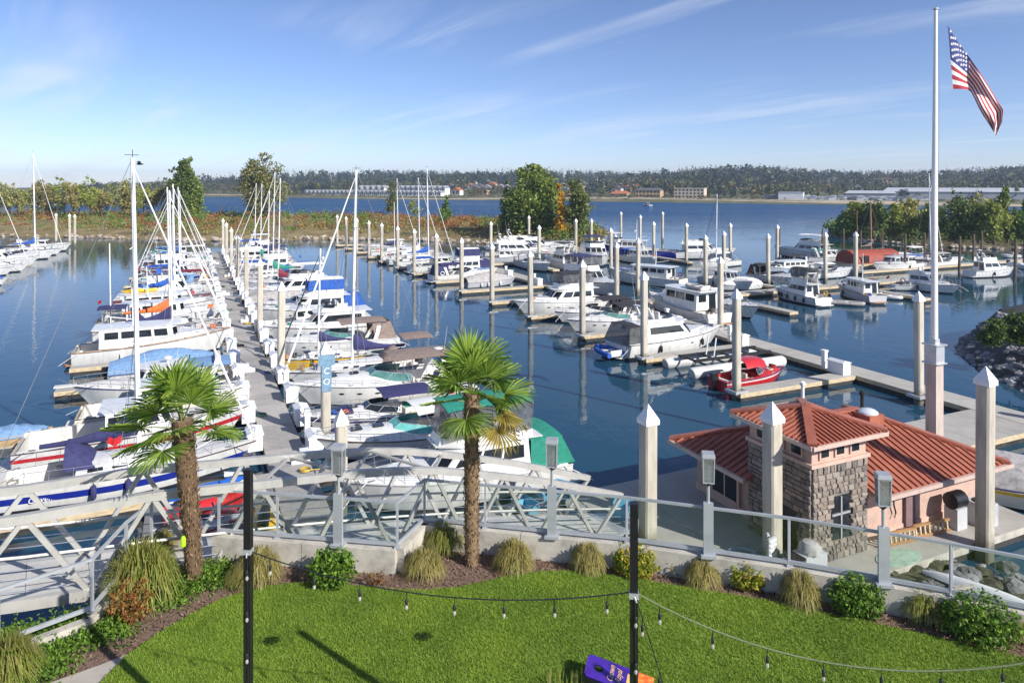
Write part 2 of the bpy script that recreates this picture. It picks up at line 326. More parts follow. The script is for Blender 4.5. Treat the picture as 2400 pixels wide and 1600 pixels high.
def house(root, name, x0, x1, w0, w1, z0, z1, rf=.3, rb=.05, tum=.1, ch=.35, mat=GEL, side=(), front=(), back=(), glass=GLASS, roof=None, over=.06, camber=.06, roofmat=None, rt=.05):
    base = [(x0, w0), (x1-ch, w1), (x1, w1*.55), (x1, -w1*.55), (x1-ch, -w1), (x0, -w0)]
    k0 = max(.05, w0-tum); k1 = max(.05, w1-tum)
    top = [(x0+rb, k0), (x1-rf-ch, k1), (x1-rf, k1*.55), (x1-rf, -k1*.55), (x1-rf-ch, -k1), (x0+rb, -k0)]
    mb = MB(); B = [Vector((a, b, z0)) for a, b in base]; T = [Vector((a, b, z1)) for a, b in top]
    mb.add(B+T, [(i, 6+i, 6+(i+1) % 6, (i+1) % 6) for i in range(6)]+[(6, 11, 10, 9, 8, 7)])
    h = mb.build(name, mat, root, ang=20)
    def win(i, s0, s1, t0, t1):
        a, b, c, d = B[i], B[(i+1) % 6], T[(i+1) % 6], T[i]
        P = lambda s, t: (a.lerp(b, s)).lerp(d.lerp(c, s), t)
        n = (b-a).cross(d-a).normalized()
        ctr = sum(B, Vector())/6
        if n.dot((a+b)/2-ctr) < 0: n = -n
        q = [P(s0, t0), P(s1, t0), P(s1, t1), P(s0, t1)]
        m = MB(); m.add([p+n*.008 for p in q]+[p-n*.03 for p in q], [(0, 1, 2, 3), (0, 4, 5, 1), (1, 5, 6, 2), (2, 6, 7, 3), (3, 7, 4, 0)])
        m.build('window', glass, h, smooth=False)
    for w in side: win(0, *w); win(4, 1-w[1], 1-w[0], *w[2:])
    for w in front: win(2, *w); win(1, .12, .92, *w[2:]); win(3, .08, .88, *w[2:])
    for w in back: win(5, *w)
    if roof is not None:
        m = MB(); e = [(x0+rb-over-roof, k0+over), (x1-rf-ch, k1+over), (x1-rf+over+roof*.6, k1*.5+over), (x1-rf+over+roof*.6, -k1*.5-over), (x1-rf-ch, -k1-over), (x0+rb-over-roof, -k0-over)]
        lo = [(a, b, z1+.005) for a, b in e]; mid = [(a, b, z1+rt) for a, b in e]; inn = [(a*.86+(x0+x1)*.07, b*.7, z1+rt+camber) for a, b in e]
        m.add(lo+mid+inn, [tuple(range(5, -1, -1))]+[(i, (i+1) % 6, 6+(i+1) % 6, 6+i) for i in range(6)]+[(6+i, 6+(i+1) % 6, 12+(i+1) % 6, 12+i) for i in range(6)]+[tuple(range(12, 18))])
        m.build('roof', roofmat or mat, root, ang=30)
    return h
def canvas(root, name, x0, x1, w, z, arch=.18, mat=NAVY, drop=0., wtaper=0., sag=0.):
    mb = MB(); rows = []
    for i in range(7):
        s = i/6; xx = x0+(x1-x0)*s; ww = w*(1-wtaper*s); r = []
        for j in range(9):
            k = -1+j/4; e = 1-abs(k)**2.4
            r.append((xx, ww*k, z+arch*e-drop*abs(k)**6-sag*math.sin(s*math.pi*2)**2-.05*abs(2*s-1)**3))
        rows.append(r)
    mb.grid(rows); mb.grid([[(p[0], p[1]*.99, p[2]-.03) for p in reversed(r)] for r in rows])
    mb.build(name, mat, root, ang=80)
def frame(root, H, x0, x1, w, z, zs):
    mb = MB()
    for x in (x0+.1, (x0+x1)/2, x1-.1):
        for sg in (1, -1): mb.tube([(x*.6+(x0+x1)*.2, sg*w*1.02, zs), (x, sg*w*.97, z+.03)], .018, 5)
    mb.build('canvas_frame', STEEL, root)
def rail(root, H, t0=.5, h=.55, n=7, name='bow_rail', r=.016, t1=.985, inset=.06, mid=True):
    mb = MB()
    for sg in (1, -1):
        top = []
        for i in range(n+1):
            t = t0+(t1-t0)*i/n; p = Vector((H.x(t), sg*max(.04, H.hb(t)-inset), H.sheer(t)-.03)); q = p+Vector((.05, 0, h*(1 if i else .55)))
            mb.tube([p, q], r*.8, 4, cap=False); top.append(q)
        mb.tube(top, r, 5, cap=False)
        if mid: mb.tube([q*.5+Vector((H.x(t0+(t1-t0)*i/n), sg*max(.04, H.hb(t0+(t1-t0)*i/n)-inset), H.sheer(t0+(t1-t0)*i/n)-.03))*.5 for i, q in enumerate(top)], r*.6, 4, cap=False)
    mb.build(name, STEEL, root)
def ports(root, H, ts, f=.62, l=.32, h=.12, mat=GLASS, name='porthole'):
    for t in ts:
        for sg in (1, -1):
            m = MB(); dt = l/H.L/2; df = h/H.sheer(t)/2; q = []
            for k in range(8):
                a = 2*math.pi*k/8; q.append(H.pt(t+dt*math.cos(a), f+df*math.sin(a), sg, .008))
            m.add(q, [tuple(range(8)) if sg < 0 else tuple(range(7, -1, -1))]); m.add([p-Vector((0, sg*.03, 0)) for p in q], [tuple(range(8))])
            m.build(name, mat, root, smooth=False)
def fenders(root, H, ts, sg=-1, mat=BLACK, r=.11, l=.55):
    for t in ts:
        p = H.pt(t, .55, sg, .1); m = MB()
        m.lathe((p.x, p.y+sg*.03, p.z-l/2), [(.02, -.04), (r*.7, 0), (r, .08), (r, l-.08), (r*.7, l), (.02, l+.04)], 8)
        m.tube([(p.x, p.y, p.z+l/2), H.pt(t, 1.02, sg)], .012, 4); m.build('fender', mat, root)
def radar(root, p, r=.3):
    m = MB(); m.lathe(p, [(.05, -.25), (.05, 0), (r*.8, .01), (r, .08), (r*.95, .17), (r*.5, .22), (.02, .23)], 12); m.build('radar_dome', GEL, root)
def antenna(root, p, h, tilt=.12, r=.012):
    m = MB(); m.tube([p, (p[0]-h*tilt, p[1], p[2]+h)], [r, r*.5], 4); m.build('antenna', MASTW, root)
def arch(root, H, t=.24, h=1.35, rake=-.45, w=.1, mat=GEL, name='radar_arch'):
    mb = MB(); x = H.x(t); b = H.hb(t)-.08; z = H.sheer(t)
    P = [(x, b, z), (x+rake*.6, b*.97, z+h*.55), (x+rake, b*.86, z+h*.92), (x+rake*1.05, b*.7, z+h), (x+rake*1.05, -b*.7, z+h), (x+rake, -b*.86, z+h*.92), (x+rake*.6, -b*.97, z+h*.55), (x, -b, z)]
    rows = [[(p[0]-w*1.6, p[1], p[2]), (p[0]+w*1.6, p[1], p[2]), (p[0]+w*1.3, p[1]*.94, p[2]-.07), (p[0]-w*1.3, p[1]*.94, p[2]-.07)] for p in P]
    mb.grid(rows, close=True); mb.build(name, mat, root, ang=40)
    return x+rake*1.05, z+h
def seats(root, H, pts, mat=DECKW):
    for x, y, z in pts:
        m = MB(); m.box((x, y, z+.22), (.5, .55, .44)); m.box((x-.24, y, z+.6), (.12, .55, .5)); m.build('seat', mat, root)
def platform(root, H, l=.6, z=.2, mat=DECKW):
    m = MB(); w = H.hb(0)*.86; m.prism([(-H.L/2-l, -w*.8), (-H.L/2-l, w*.8), (-H.L/2-l*.7, w), (-H.L/2, w), (-H.L/2, -w), (-H.L/2-l*.7, -w)], z, z+.09); m.build('swim_platform', mat, root)
def windshield(root, H, xf, xb, h=.55, glass=GLASS, rake=.65):
    t = H.t(xb); wb = H.hb(t)-.16; wf = (H.hb(H.t(xf))-.12)*.55; zb = H.sheer(t); zf = H.sheer(H.t(xf))
    n = 5; P = [(xb, wb), (xb+(xf-xb)*.55, (wb+wf)*.52), (xf, wf*.8), (xf, -wf*.8), (xb+(xf-xb)*.55, -(wb+wf)*.52), (xb, -wb)]
    lo = []; hi = []
    for i, (x, y) in enumerate(P):
        zz = zb+(zf-zb)*((x-xb)/(xf-xb))+.02; lo.append(Vector((x, y, zz+.13))); fr = (x-xb)/(xf-xb)
        hi.append(Vector((x-rake*fr*h*1.6-.1, y*.9, zb+.13+h*(.72+.28*fr)+(zf-zb)*fr*.6)))
    w = MB()
    for i in range(5): w.tube([lo[i], lo[i+1]], .028, 4); w.tube([hi[i], hi[i+1]], .022, 4)
    for i in range(6): w.tube([lo[i], hi[i]], .02, 4)
    fr = w.build('windshield', ALU, root)
    for i in range(5):
        m = MB(); m.slab(lo[i], lo[i+1], hi[i+1], hi[i], .012); m.build('pane', glass, fr, smooth=False)
    return hi
def outboard(root, x, y=0., mat=BLACKP, k=1.):
    m = MB(); m.box((x-.22*k, y, .95*k), (.5*k, .34*k, .5*k), top=.8); m.box((x-.2*k, y, .45*k), (.2*k, .14*k, .7*k)); m.box((x-.24*k, y, .02), (.45*k, .08*k, .12*k)); m.build('outboard_motor', mat, root)
def tarp(root, H, h=.7, mat=GREYC, t0=.0, t1=.93, peak=.45, seed=0):
    mb = MB(); rows = []; n = 16
    for i in range(n+1):
        t = t0+(t1-t0)*i/n; hb = H.hb(t)+.03; z = H.sheer(t); e = max(0, 1-abs((i/n-peak)/(1-peak if i/n > peak else peak+.25))**1.6); r = []
        for j in range(11):
            k = -1+j/5; f = (1-abs(k)**1.7)
            w = .05*math.sin(t*31+seed+k*5)*f+.03*math.sin(k*11+t*17)
            r.append((H.x(t), hb*k, z-.14*(abs(k) > .95)+.03+h*e*f+w*f))
        rows.append(r)
    mb.grid(rows); mb.build('boat_cover', mat, root, ang=80)
def dinghy(parent, loc, rz=0., col=GREYC, top=None, name='dinghy_tubes', L=2.6):
    m = MB(); P = []
    for k in range(15):
        a = -1+2*k/14; P.append((-L/2+L*(1-abs(a)**2.2), .62*math.copysign(min(1, abs(a)*1.6), a) if abs(a) > .001 else 0, .2+.12*(1-abs(a))))
    M4 = Matrix.Translation(loc) @ Matrix.Rotation(rz, 4, 'Z')
    m.tube([M4 @ Vector(p) for p in P], .19, 8)
    m.box((0, 0, .12), (L*.75, .95, .12), 1, M4=M4); m.box((-.1, 0, .34), (.22, 1., .05), 1, M4=M4); m.box((-L/2+.1, 0, .3), (.08, .95, .45), 1, M4=M4)
    return m.build(name, [col, DECKW], parent)
def express(root, L, hm=GEL, stripe=None, can=None, glass=GLASS, pad=None, archm=GEL, boot=None, back=None, rad=False, fen=None, deckm=None):
    H = Hull(L, L*.335 if L < 9 else L*.31, L*.145+.25, L*.1+.18, 2.4, .93, .12)
    hull_part(H, root, hm, stripe, boot); deck_part(H, root, deckm or GEL, .03, .42, .32, cam=.05*L, cs=.36)
    xf, xb = H.x(.62), H.x(.37); hi = windshield(root, H, xf, xb, .06*L, glass)
    platform(root, H); ports(root, H, (.56, .66, .76), .66, .34, .13)
    rail(root, H, .5, .42)
    m = MB()
    for k in (.66, .78): m.box((H.x(k), 0, H.sheer(k)+.05*L*math.sin(math.pi*((k-.36)/.64)**.7)+.045), (.5, .5, .035))
    m.build('deck_hatch', GLASS, root)
    z0 = .32
    seats(root, H, [(H.x(.33), .45, z0), (H.x(.33), -.45, z0)]); m = MB(); m.box((H.x(.08), 0, z0+.22), (.55, H.hb(.08)*1.5, .44)); m.build('stern_bench', DECKW, root)
    if archm: ax, az = arch(root, H, .2, .135*L, -.35, mat=archm)
    if archm and rad: radar(root, (ax, 0, az+.3)); antenna(root, (ax, H.hb(.2)*.6, az), 2.2)
    if can:
        z = H.sheer(.35)+.155*L; canvas(root, 'bimini', H.x(.1), H.x(.47), H.hb(.3)*.86, z, .17, can); frame(root, H, H.x(.12), H.x(.44), H.hb(.3)*.86, z, H.sheer(.3))
    if back:
        m = MB(); x0, x1 = H.x(.02), H.x(.2); b = H.hb(.1)-.1; z = H.sheer(.1); zt = H.sheer(.35)+.15*L
        for sg in (1, -1): m.slab((x0, sg*b, z), (x1, sg*b, z), (x1+.2, sg*b*.87, zt), (x0+.5, sg*b*.87, zt), .015*sg)
        m.slab((x0, -b, z), (x0, b, z), (x0+.5, b*.87, zt), (x0+.5, -b*.87, zt), .015); m.build('camper_back', back, root, smooth=False)
    if pad:
        m = MB(); rows = []
        for i in range(5):
            t = .67+.2*i/4; zc = H.sheer(t)-.03+.03+.05*L*math.sin(math.pi*((t-.36)/.64)**.7)
            rows.append([(H.x(t), k*H.hb(t)*.75, zc*(1-k*k*.08)+.03-.06*abs(k)*.05*L) for k in (-1, -.5, 0, .5, 1)])
        m.grid(rows); m.build('sunpad', pad, root, ang=80)
    if fen: fenders(root, H, fen[0], fen[1], fen[2])
    return H
def flybridge(root, L, hm=GEL, stripe=None, can=None, fcan=None, glass=GLASS, mast=True, boot=None, fen=None, enc=None, fx=(.2, .56), wins=3, rad=True, low=False, roofc=None):
    H = Hull(L, L*.315, L*.15+.35, L*.095+.35, 2.5, .92, .13)
    hull_part(H, root, hm, stripe, boot); deck_part(H, root, GEL, .02, .2, .45, cam=.03*L, cs=.5)
    z0 = H.sheer(.4)-.06; zh = z0+1.25+.02*L; w0 = H.hb(.25)-.22; w1 = (H.hb(.6)-.25)
    sd = [(.06+.88*i/wins+.015, .06+.88*(i+1)/wins-.02, .42, .82) for i in range(wins)]
    house(root, 'saloon', H.x(.2), H.x(.68), w0, w1, z0, zh, rf=.11*L, rb=.05, tum=.16, ch=.06*L, mat=GEL, side=sd, front=[(.04, .47, .3, .85), (.53, .96, .3, .85)], back=[(.08, .45, .05, .85), (.55, .92, .35, .85)], glass=glass, roof=.06*L, camber=.03)
    house(root, 'trunk_cabin', H.x(.6), H.x(.86), w1*.95, H.hb(.84)*.6, H.sheer(.68)-.05, H.sheer(.7)+.38, rf=.06*L, tum=.08, ch=.05*L, mat=GEL)
    platform(root, H); rail(root, H, .45, .6); ports(root, H, (.6, .7), .62)
    fz = zh+.06; x0, x1 = H.x(fx[0]), H.x(fx[1]); w = w0-.22; m = MB(); hh = .34 if low else .62
    P = [(x0, w), (x1-.08*L, w), (x1, w*.55), (x1, -w*.55), (x1-.08*L, -w), (x0, -w)]
    for i in range(5):
        a, b = P[i], P[i+1]; k = .14
        m.slab((a[0], a[1], fz), (b[0], b[1], fz), (b[0]-k*(b[0] > x0+.1), b[1]*.95, fz+hh), (a[0]-k*(a[0] > x0+.1), a[1]*.95, fz+hh), .05)
    fly = m.build('flybridge', GEL, root, ang=25)
    m = MB()
    for i in (1, 2, 3):
        a, b = P[i], P[i+1]; m.slab((a[0]-.14, a[1]*.95, fz+hh), (b[0]-.14, b[1]*.95, fz+hh), (b[0]-.36, b[1]*.9, fz+hh+.3), (a[0]-.36, a[1]*.9, fz+hh+.3), .015)
    m.build('windscreen', glass, fly, smooth=False)
    seats(root, H, [(x0+.36*(x1-x0)+.5, .4, fz), (x0+.36*(x1-x0)+.5, -.4, fz)], DECKW)
    zt = fz+1.75
    if fcan:
        canvas(root, 'bimini', x0, x1-.25, w*1.02, zt, .15, fcan); frame(root, H, x0, x1-.4, w, zt, fz+.3)
    if enc:
        m = MB(); xa, xb_ = x0+.05, x1-.3
        Q = [(xa, w), (xb_, w*.95), (xb_+.1, 0), (xb_, -w*.95), (xa, -w)]
        for i in range(4):
            a, b = Q[i], Q[i+1]; m.slab((a[0], a[1], fz+hh), (b[0], b[1], fz+hh), (b[0]-.1, b[1], zt), (a[0]-.1, a[1], zt), .01)
        m.build('clear_curtain', enc, root, smooth=False)
    if can:
        canvas(root, 'cockpit_canvas', H.x(.045), H.x(.2), w0*.99, zh-.04, .1, can)
        m = MB(); b = w0*.98
        for sg in (1, -1): m.slab((H.x(-.02), sg*b, H.sheer(0)), (H.x(.2), sg*b, H.sheer(0)), (H.x(.2), sg*b, zh-.05), (H.x(.05), sg*b, zh-.05), .012*sg)
        m.slab((H.x(-.02), -b, H.sheer(0)), (H.x(-.02), b, H.sheer(0)), (H.x(.05), b, zh-.05), (H.x(.05), -b, zh-.05), .012); m.build('cockpit_curtain', VINYL if can is BLKC else can, root, smooth=False)
    if mast:
        m = MB(); xm = x0+.1*(x1-x0); wm_ = w*.85
        for sg in (1, -1): m.bar((xm+.5, sg*wm_, fz), (xm-.15, sg*wm_*.9, fz+1.3), .28, .08)
        m.bar((xm-.15, -wm_*.9, fz+1.3), (xm-.15, wm_*.9, fz+1.3), .3, .09); m.build('radar_arch', GEL, root)
        if rad: radar(root, (xm-.15, 0, fz+1.65), .28)
        antenna(root, (xm-.15, w*.7, fz+1.3), 2.6); antenna(root, (xm-.15, -w*.7, fz+1.3), 2.2)
    if fen: fenders(root, H, *fen)
    return H
def trawler(root, L, hm=GEL, stripe=None, trim=TEAK, roofm=GEL, mast=2.6, din=None, kayak=None, boot=None, hs=(.16, .66), pilot=False, glass=GLASS, fen=None, open_back=False, wins=4, hh=1.55):
    H = Hull(L, L*.33, L*.17+.35, L*.085+.42, 2.2, .88, .09)
    hull_part(H, root, hm, stripe, boot, sf=(.88, .97)); deck_part(H, root, DECKW, .02, hs[0]+.02, .5, cam=.04)
    z0 = H.sheer(.4)-.08; zh = z0+hh; w0 = H.hb(hs[0]+.05)-.28
    sd = [(.05+.9*i/wins+.02, .05+.9*(i+1)/wins-.02, .48, .85) for i in range(wins)]
    house(root, 'cabin', H.x(hs[0]), H.x(hs[1]), w0, min(w0, H.hb(hs[1])-.22), z0, zh, rf=.22, rb=.02, tum=.08, ch=.35, mat=GEL, side=sd, front=[(.03, .48, .46, .87), (.52, .97, .46, .87)], back=[(.1, .42, .05, .85), (.55, .9, .45, .85)], glass=glass, roof=.45, camber=.04, roofmat=roofm)
    house(root, 'trunk_cabin', H.x(hs[1]-.03), H.x(min(.88, hs[1]+.2)), w0*.85, H.hb(.85)*.55, H.sheer(.7)-.06, H.sheer(.7)+.42, rf=.25, tum=.08, ch=.3, side=[(.2, .42, .35, .75), (.58, .8, .35, .75)])
    if trim:
        m = MB()
        for sg in (1, -1): m.tube([H.pt(t, 1, sg) for t in (0, .1, .25, .4, .55, .7, .82, .9, .96, 1)], .045, 5)
        m.build('toe_rail', trim, root)
    rail(root, H, .4, .62); platform(root, H, .5, .22, TEAK)
    if mast:
        m = MB(); xm = H.x((hs[0]+hs[1])/2-.05); m.tube([(xm, 0, zh), (xm-.1, 0, zh+mast)], [.06, .035], 6); m.tube([(xm, 0, zh+.5), (xm-1.8, 0, zh+.9)], .035, 5); m.build('mast', MASTW, root); radar(root, (xm+.25, 0, zh+mast*.45), .22)
    if din: dinghy(root, (H.x(hs[0]+.13), 0, zh+.08), 0, din)
    if kayak:
        m = MB(); P = [(H.x(hs[0])-.3+3.4*i/10, w0*.55, zh+.25+.06*abs(i/5-1)**2) for i in range(11)]
        m.tube(P, [.03]+[.2*math.sin(math.pi*(.12+.76*i/8)) + .06 for i in range(9)]+[.03], 8); m.build('kayak', kayak, root)
    if fen: fenders(root, H, *fen)
    return H
def sailboat(root, L, hm=GEL, stripe=None, cover=BLUE, dodger=None, mh=None, jib=WHITEC, boot=None, mt=.56, sf=(.66, .92), jr=1., mastm=MASTW, radome=False, mizzen=0, name=None, biminic=None, fen=None, deckm=None, r=.075, emblem=False):
    H = Hull(L, L*.3, L*.085+.42, L*.07+.36, 1.75, .72, .13, .78)
    hull_part(H, root, hm, stripe, boot, sf=sf); deck_part(H, root, deckm or DECKW, .05, .3, .45, cam=.05, cs=.2)
    z0 = H.sheer(.5)-.05; zc = z0+.36
    house(root, 'cabin_trunk', H.x(.31), H.x(.76), H.hb(.35)*.66, H.hb(.72)*.55, z0, zc, rf=.35, rb=.05, tum=.1, ch=.4, mat=GEL, side=[(.1, .24, .35, .75), (.32, .46, .35, .75), (.56, .66, .35, .75), (.74, .82, .35, .75)], roof=0., over=-.02, camber=.08, rt=.03)
    m = MB(); m.box((H.x(.68), 0, zc+.13), (.5, .5, .05)); m.build('deck_hatch', GLASS, root)
    mh = mh or L*1.22; xm = H.x(mt); top = zc+.05+mh
    m = MB(); m.tube([(xm, 0, zc-.02), (xm-.02*mh*.5, 0, zc+mh*.5), (xm-.02*mh, 0, top)], [r, r, r*.8], 8); mast = m.build('mast', mastm, root)
    for k in (.45,) if mh < 11 else (.38, .7):
        m = MB(); xx = xm-.02*mh*k; m.tube([(xx-.1, -L*.085, zc+mh*k), (xx, 0, zc+mh*k+.03), (xx-.1, L*.085, zc+mh*k)], .028, 5); m.build('spreader', MASTW, mast)
    m = MB(); m.tube([(xm-.02*mh, 0, top), (xm-.02*mh, 0, top+.35)], .012, 4); m.tube([(xm-.02*mh-.3, 0, top+.12), (xm-.02*mh+.25, 0, top+.12)], .012, 4); m.build('masthead_vane', BLACK, mast)
    bl = L*.36; zb = zc+.75; m = MB(); m.tube([(xm-.08, 0, zb), (xm-bl, 0, zb+.05)], .055, 7); m.build('boom', MASTW, root)
    m = MB(); rows = []
    for i in range(11):
        s = i/10; xx = xm-.05-bl*.97*s; hgt = (.95*(1-s)**3+.3-.1*s)*min(1, L/9.5); wd = .17*(1-.5*s)+.02*math.sin(s*23)
        rows.append([(xx, wd*math.cos(a)*(.5 if math.sin(a) > .8 else 1), zb-.07+hgt*(.5+.5*math.sin(a))) for a in [2*math.pi*j/8 for j in range(8)]])
    m.grid(rows, close=True); m.add(rows[-1], [tuple(range(8))]); m.add(rows[0], [tuple(range(7, -1, -1))]); m.build('sail_cover', cover, root, ang=60)
    m = MB()
    for sg in (1, -1):
        m.tube([(xm-.1, sg*(H.hb(mt)-.05), H.sheer(mt)), (xm-.02*mh*.45, sg*L*.085, zc+mh*.45), (xm-.02*mh, 0, top)], .012, 4, cap=False)
        m.tube([(xm-.7, sg*(H.hb(mt)-.05), H.sheer(mt)), (xm-.02*mh*.45, 0, zc+mh*.45)], .011, 4, cap=False)
    m.tube([(-L/2+.1, 0, H.fs), (xm-.02*mh, 0, top)], .012, 4, cap=False); m.build('rigging', WIRE, root)
    m = MB(); a = Vector((L/2-.15, 0, H.fb+.1)); b = Vector((xm-.02*mh, 0, top-.3)); m.tube([a, a.lerp(b, .04), a.lerp(b, .25), a.lerp(b, .9), b], [.015, .05*jr, .045*jr, .025*jr, .01], 6); m.build('furled_jib', jib, root)
    rail(root, H, .72, .6, 3, 'pulpit'); rail(root, H, .06, .6, 8, 'lifeline', .012, .72)
    if dodger:
        m = MB(); rows = []
        for i in range(5):
            s = i/4; xx = H.x(.27)+s*L*.11; w = H.hb(.33)*.66; hgt = .95*(1-s**2.2)
            rows.append([(xx, w*k, zc-.05+hgt*(1-abs(k)**3)**.6) for k in (-1, -.85, -.5, 0, .5, .85, 1)])
        m.grid(rows); m.build('dodger', dodger, root, ang=80)
    if biminic: canvas(root, 'bimini', H.x(.03), H.x(.24), H.hb(.15)*.9, H.sheer(.1)+1.75, .12, biminic); frame(root, H, H.x(.05), H.x(.22), H.hb(.15)*.88, H.sheer(.1)+1.75, H.sheer(.1))
    if mizzen:
        m = MB(); m.tube([(H.x(.12), 0, H.sheer(.1)), (H.x(.11), 0, H.sheer(.1)+mizzen)], [.06, .045], 7); m.build('mizzen_mast', mastm, root)
    if radome: radar(root, (xm-.35, 0, zc+mh*.35), .26)
    if fen: fenders(root, H, *fen)
    return H
def runabout(root, L, hm=GEL, stripe=None, cover=None, motor=BLACKP, hard=None, glass=GLASS, can=None, boot=None, tow=False):
    H = Hull(L, L*.36, L*.13+.3, L*.1+.2, 2.2, .94, .12)
    hull_part(H, root, hm, stripe, boot); deck_part(H, root, GEL if hm is not RED else RED, .04, .5, .25, cam=.03*L, cs=.45)
    if motor: outboard(root, -L/2, 0, motor, 1.05)
    if cover: tarp(root, H, .16*L, cover, seed=L*7)
    else:
        windshield(root, H, H.x(.62), H.x(.46), .09*L, glass); seats(root, H, [(H.x(.36), .4, .25), (H.x(.36), -.4, .25)], BEIGE)
        m = MB(); m.box((H.x(.09), 0, .45), (.4, H.hb(.1)*1.4, .4)); m.build('stern_bench', DECKW, root)
        if hard: canvas(root, 'soft_top', H.x(.3), H.x(.58), H.hb(.4)*.86, H.sheer(.4)+1.05, .2, hard, drop=.3)
        if can: canvas(root, 'bimini', H.x(.14), H.x(.5), H.hb(.3)*.9, H.sheer(.3)+1.3, .14, can); frame(root, H, H.x(.16), H.x(.48), H.hb(.3)*.88, H.sheer(.3)+1.3, H.sheer(.3))
        if tow: arch(root, H, .3, 1.4, .1, .04, STEEL, 'wake_tower')
    return H
def cuddy(root, L, hm=GEL, stripe=None, can=None, motor=None, roofm=GEL, mast=True, archm=None, boot=None, glass=GLASS, pul=False, balls=None):
    H = Hull(L, L*.34, L*.15+.3, L*.1+.25, 2.3, .92, .12)
    hull_part(H, root, hm, stripe, boot, sf=(.55, .72)); deck_part(H, root, DECKW, .02, .34, .3, cam=.035*L, cs=.55)
    z0 = H.sheer(.45)-.05; zh = z0+1.25; w = H.hb(.4)-.24
    house(root, 'cabin', H.x(.36), H.x(.66), w, H.hb(.64)-.25, z0, zh, rf=.5, rb=.02, tum=.12, ch=.35, side=[(.05, .47, .45, .88), (.53, .95, .45, .88)], front=[(.03, .48, .35, .88), (.52, .97, .35, .88)], back=[(.1, .4, .05, .88)], glass=glass, roof=.3, roofmat=roofm)
    rail(root, H, .48, .6)
    if motor: outboard(root, -L/2, .3, motor); outboard(root, -L/2, -.3, motor)
    else: platform(root, H)
    if mast: antenna(root, (H.x(.4), w*.5, zh), 2.4); radar(root, (H.x(.45), 0, zh+.35), .24)
    if archm: arch(root, H, .2, 1.7, -.5, mat=archm)
    if can: canvas(root, 'cockpit_canvas', H.x(.06), H.x(.37), H.hb(.2)*.9, H.sheer(.2)+1.25, .15, can); frame(root, H, H.x(.08), H.x(.36), H.hb(.2)*.88, H.sheer(.2)+1.25, H.sheer(.2))
    if pul:
        m = MB(); m.box((L/2+.3, 0, H.fb+.02), (1.1, .45, .09)); m.build('bow_pulpit', DECKW, root)
    if balls:
        for t in (.7, .56):
            p = H.pt(t, .7, -1, .2); m = MB(); m.lathe((p.x, p.y-.05, p.z-.25), [(.03, -.28), (.17, -.22), (.27, 0), (.17, .22), (.05, .3), (.03, .38)], 10); m.build('ball_fender', balls, root)
    return H
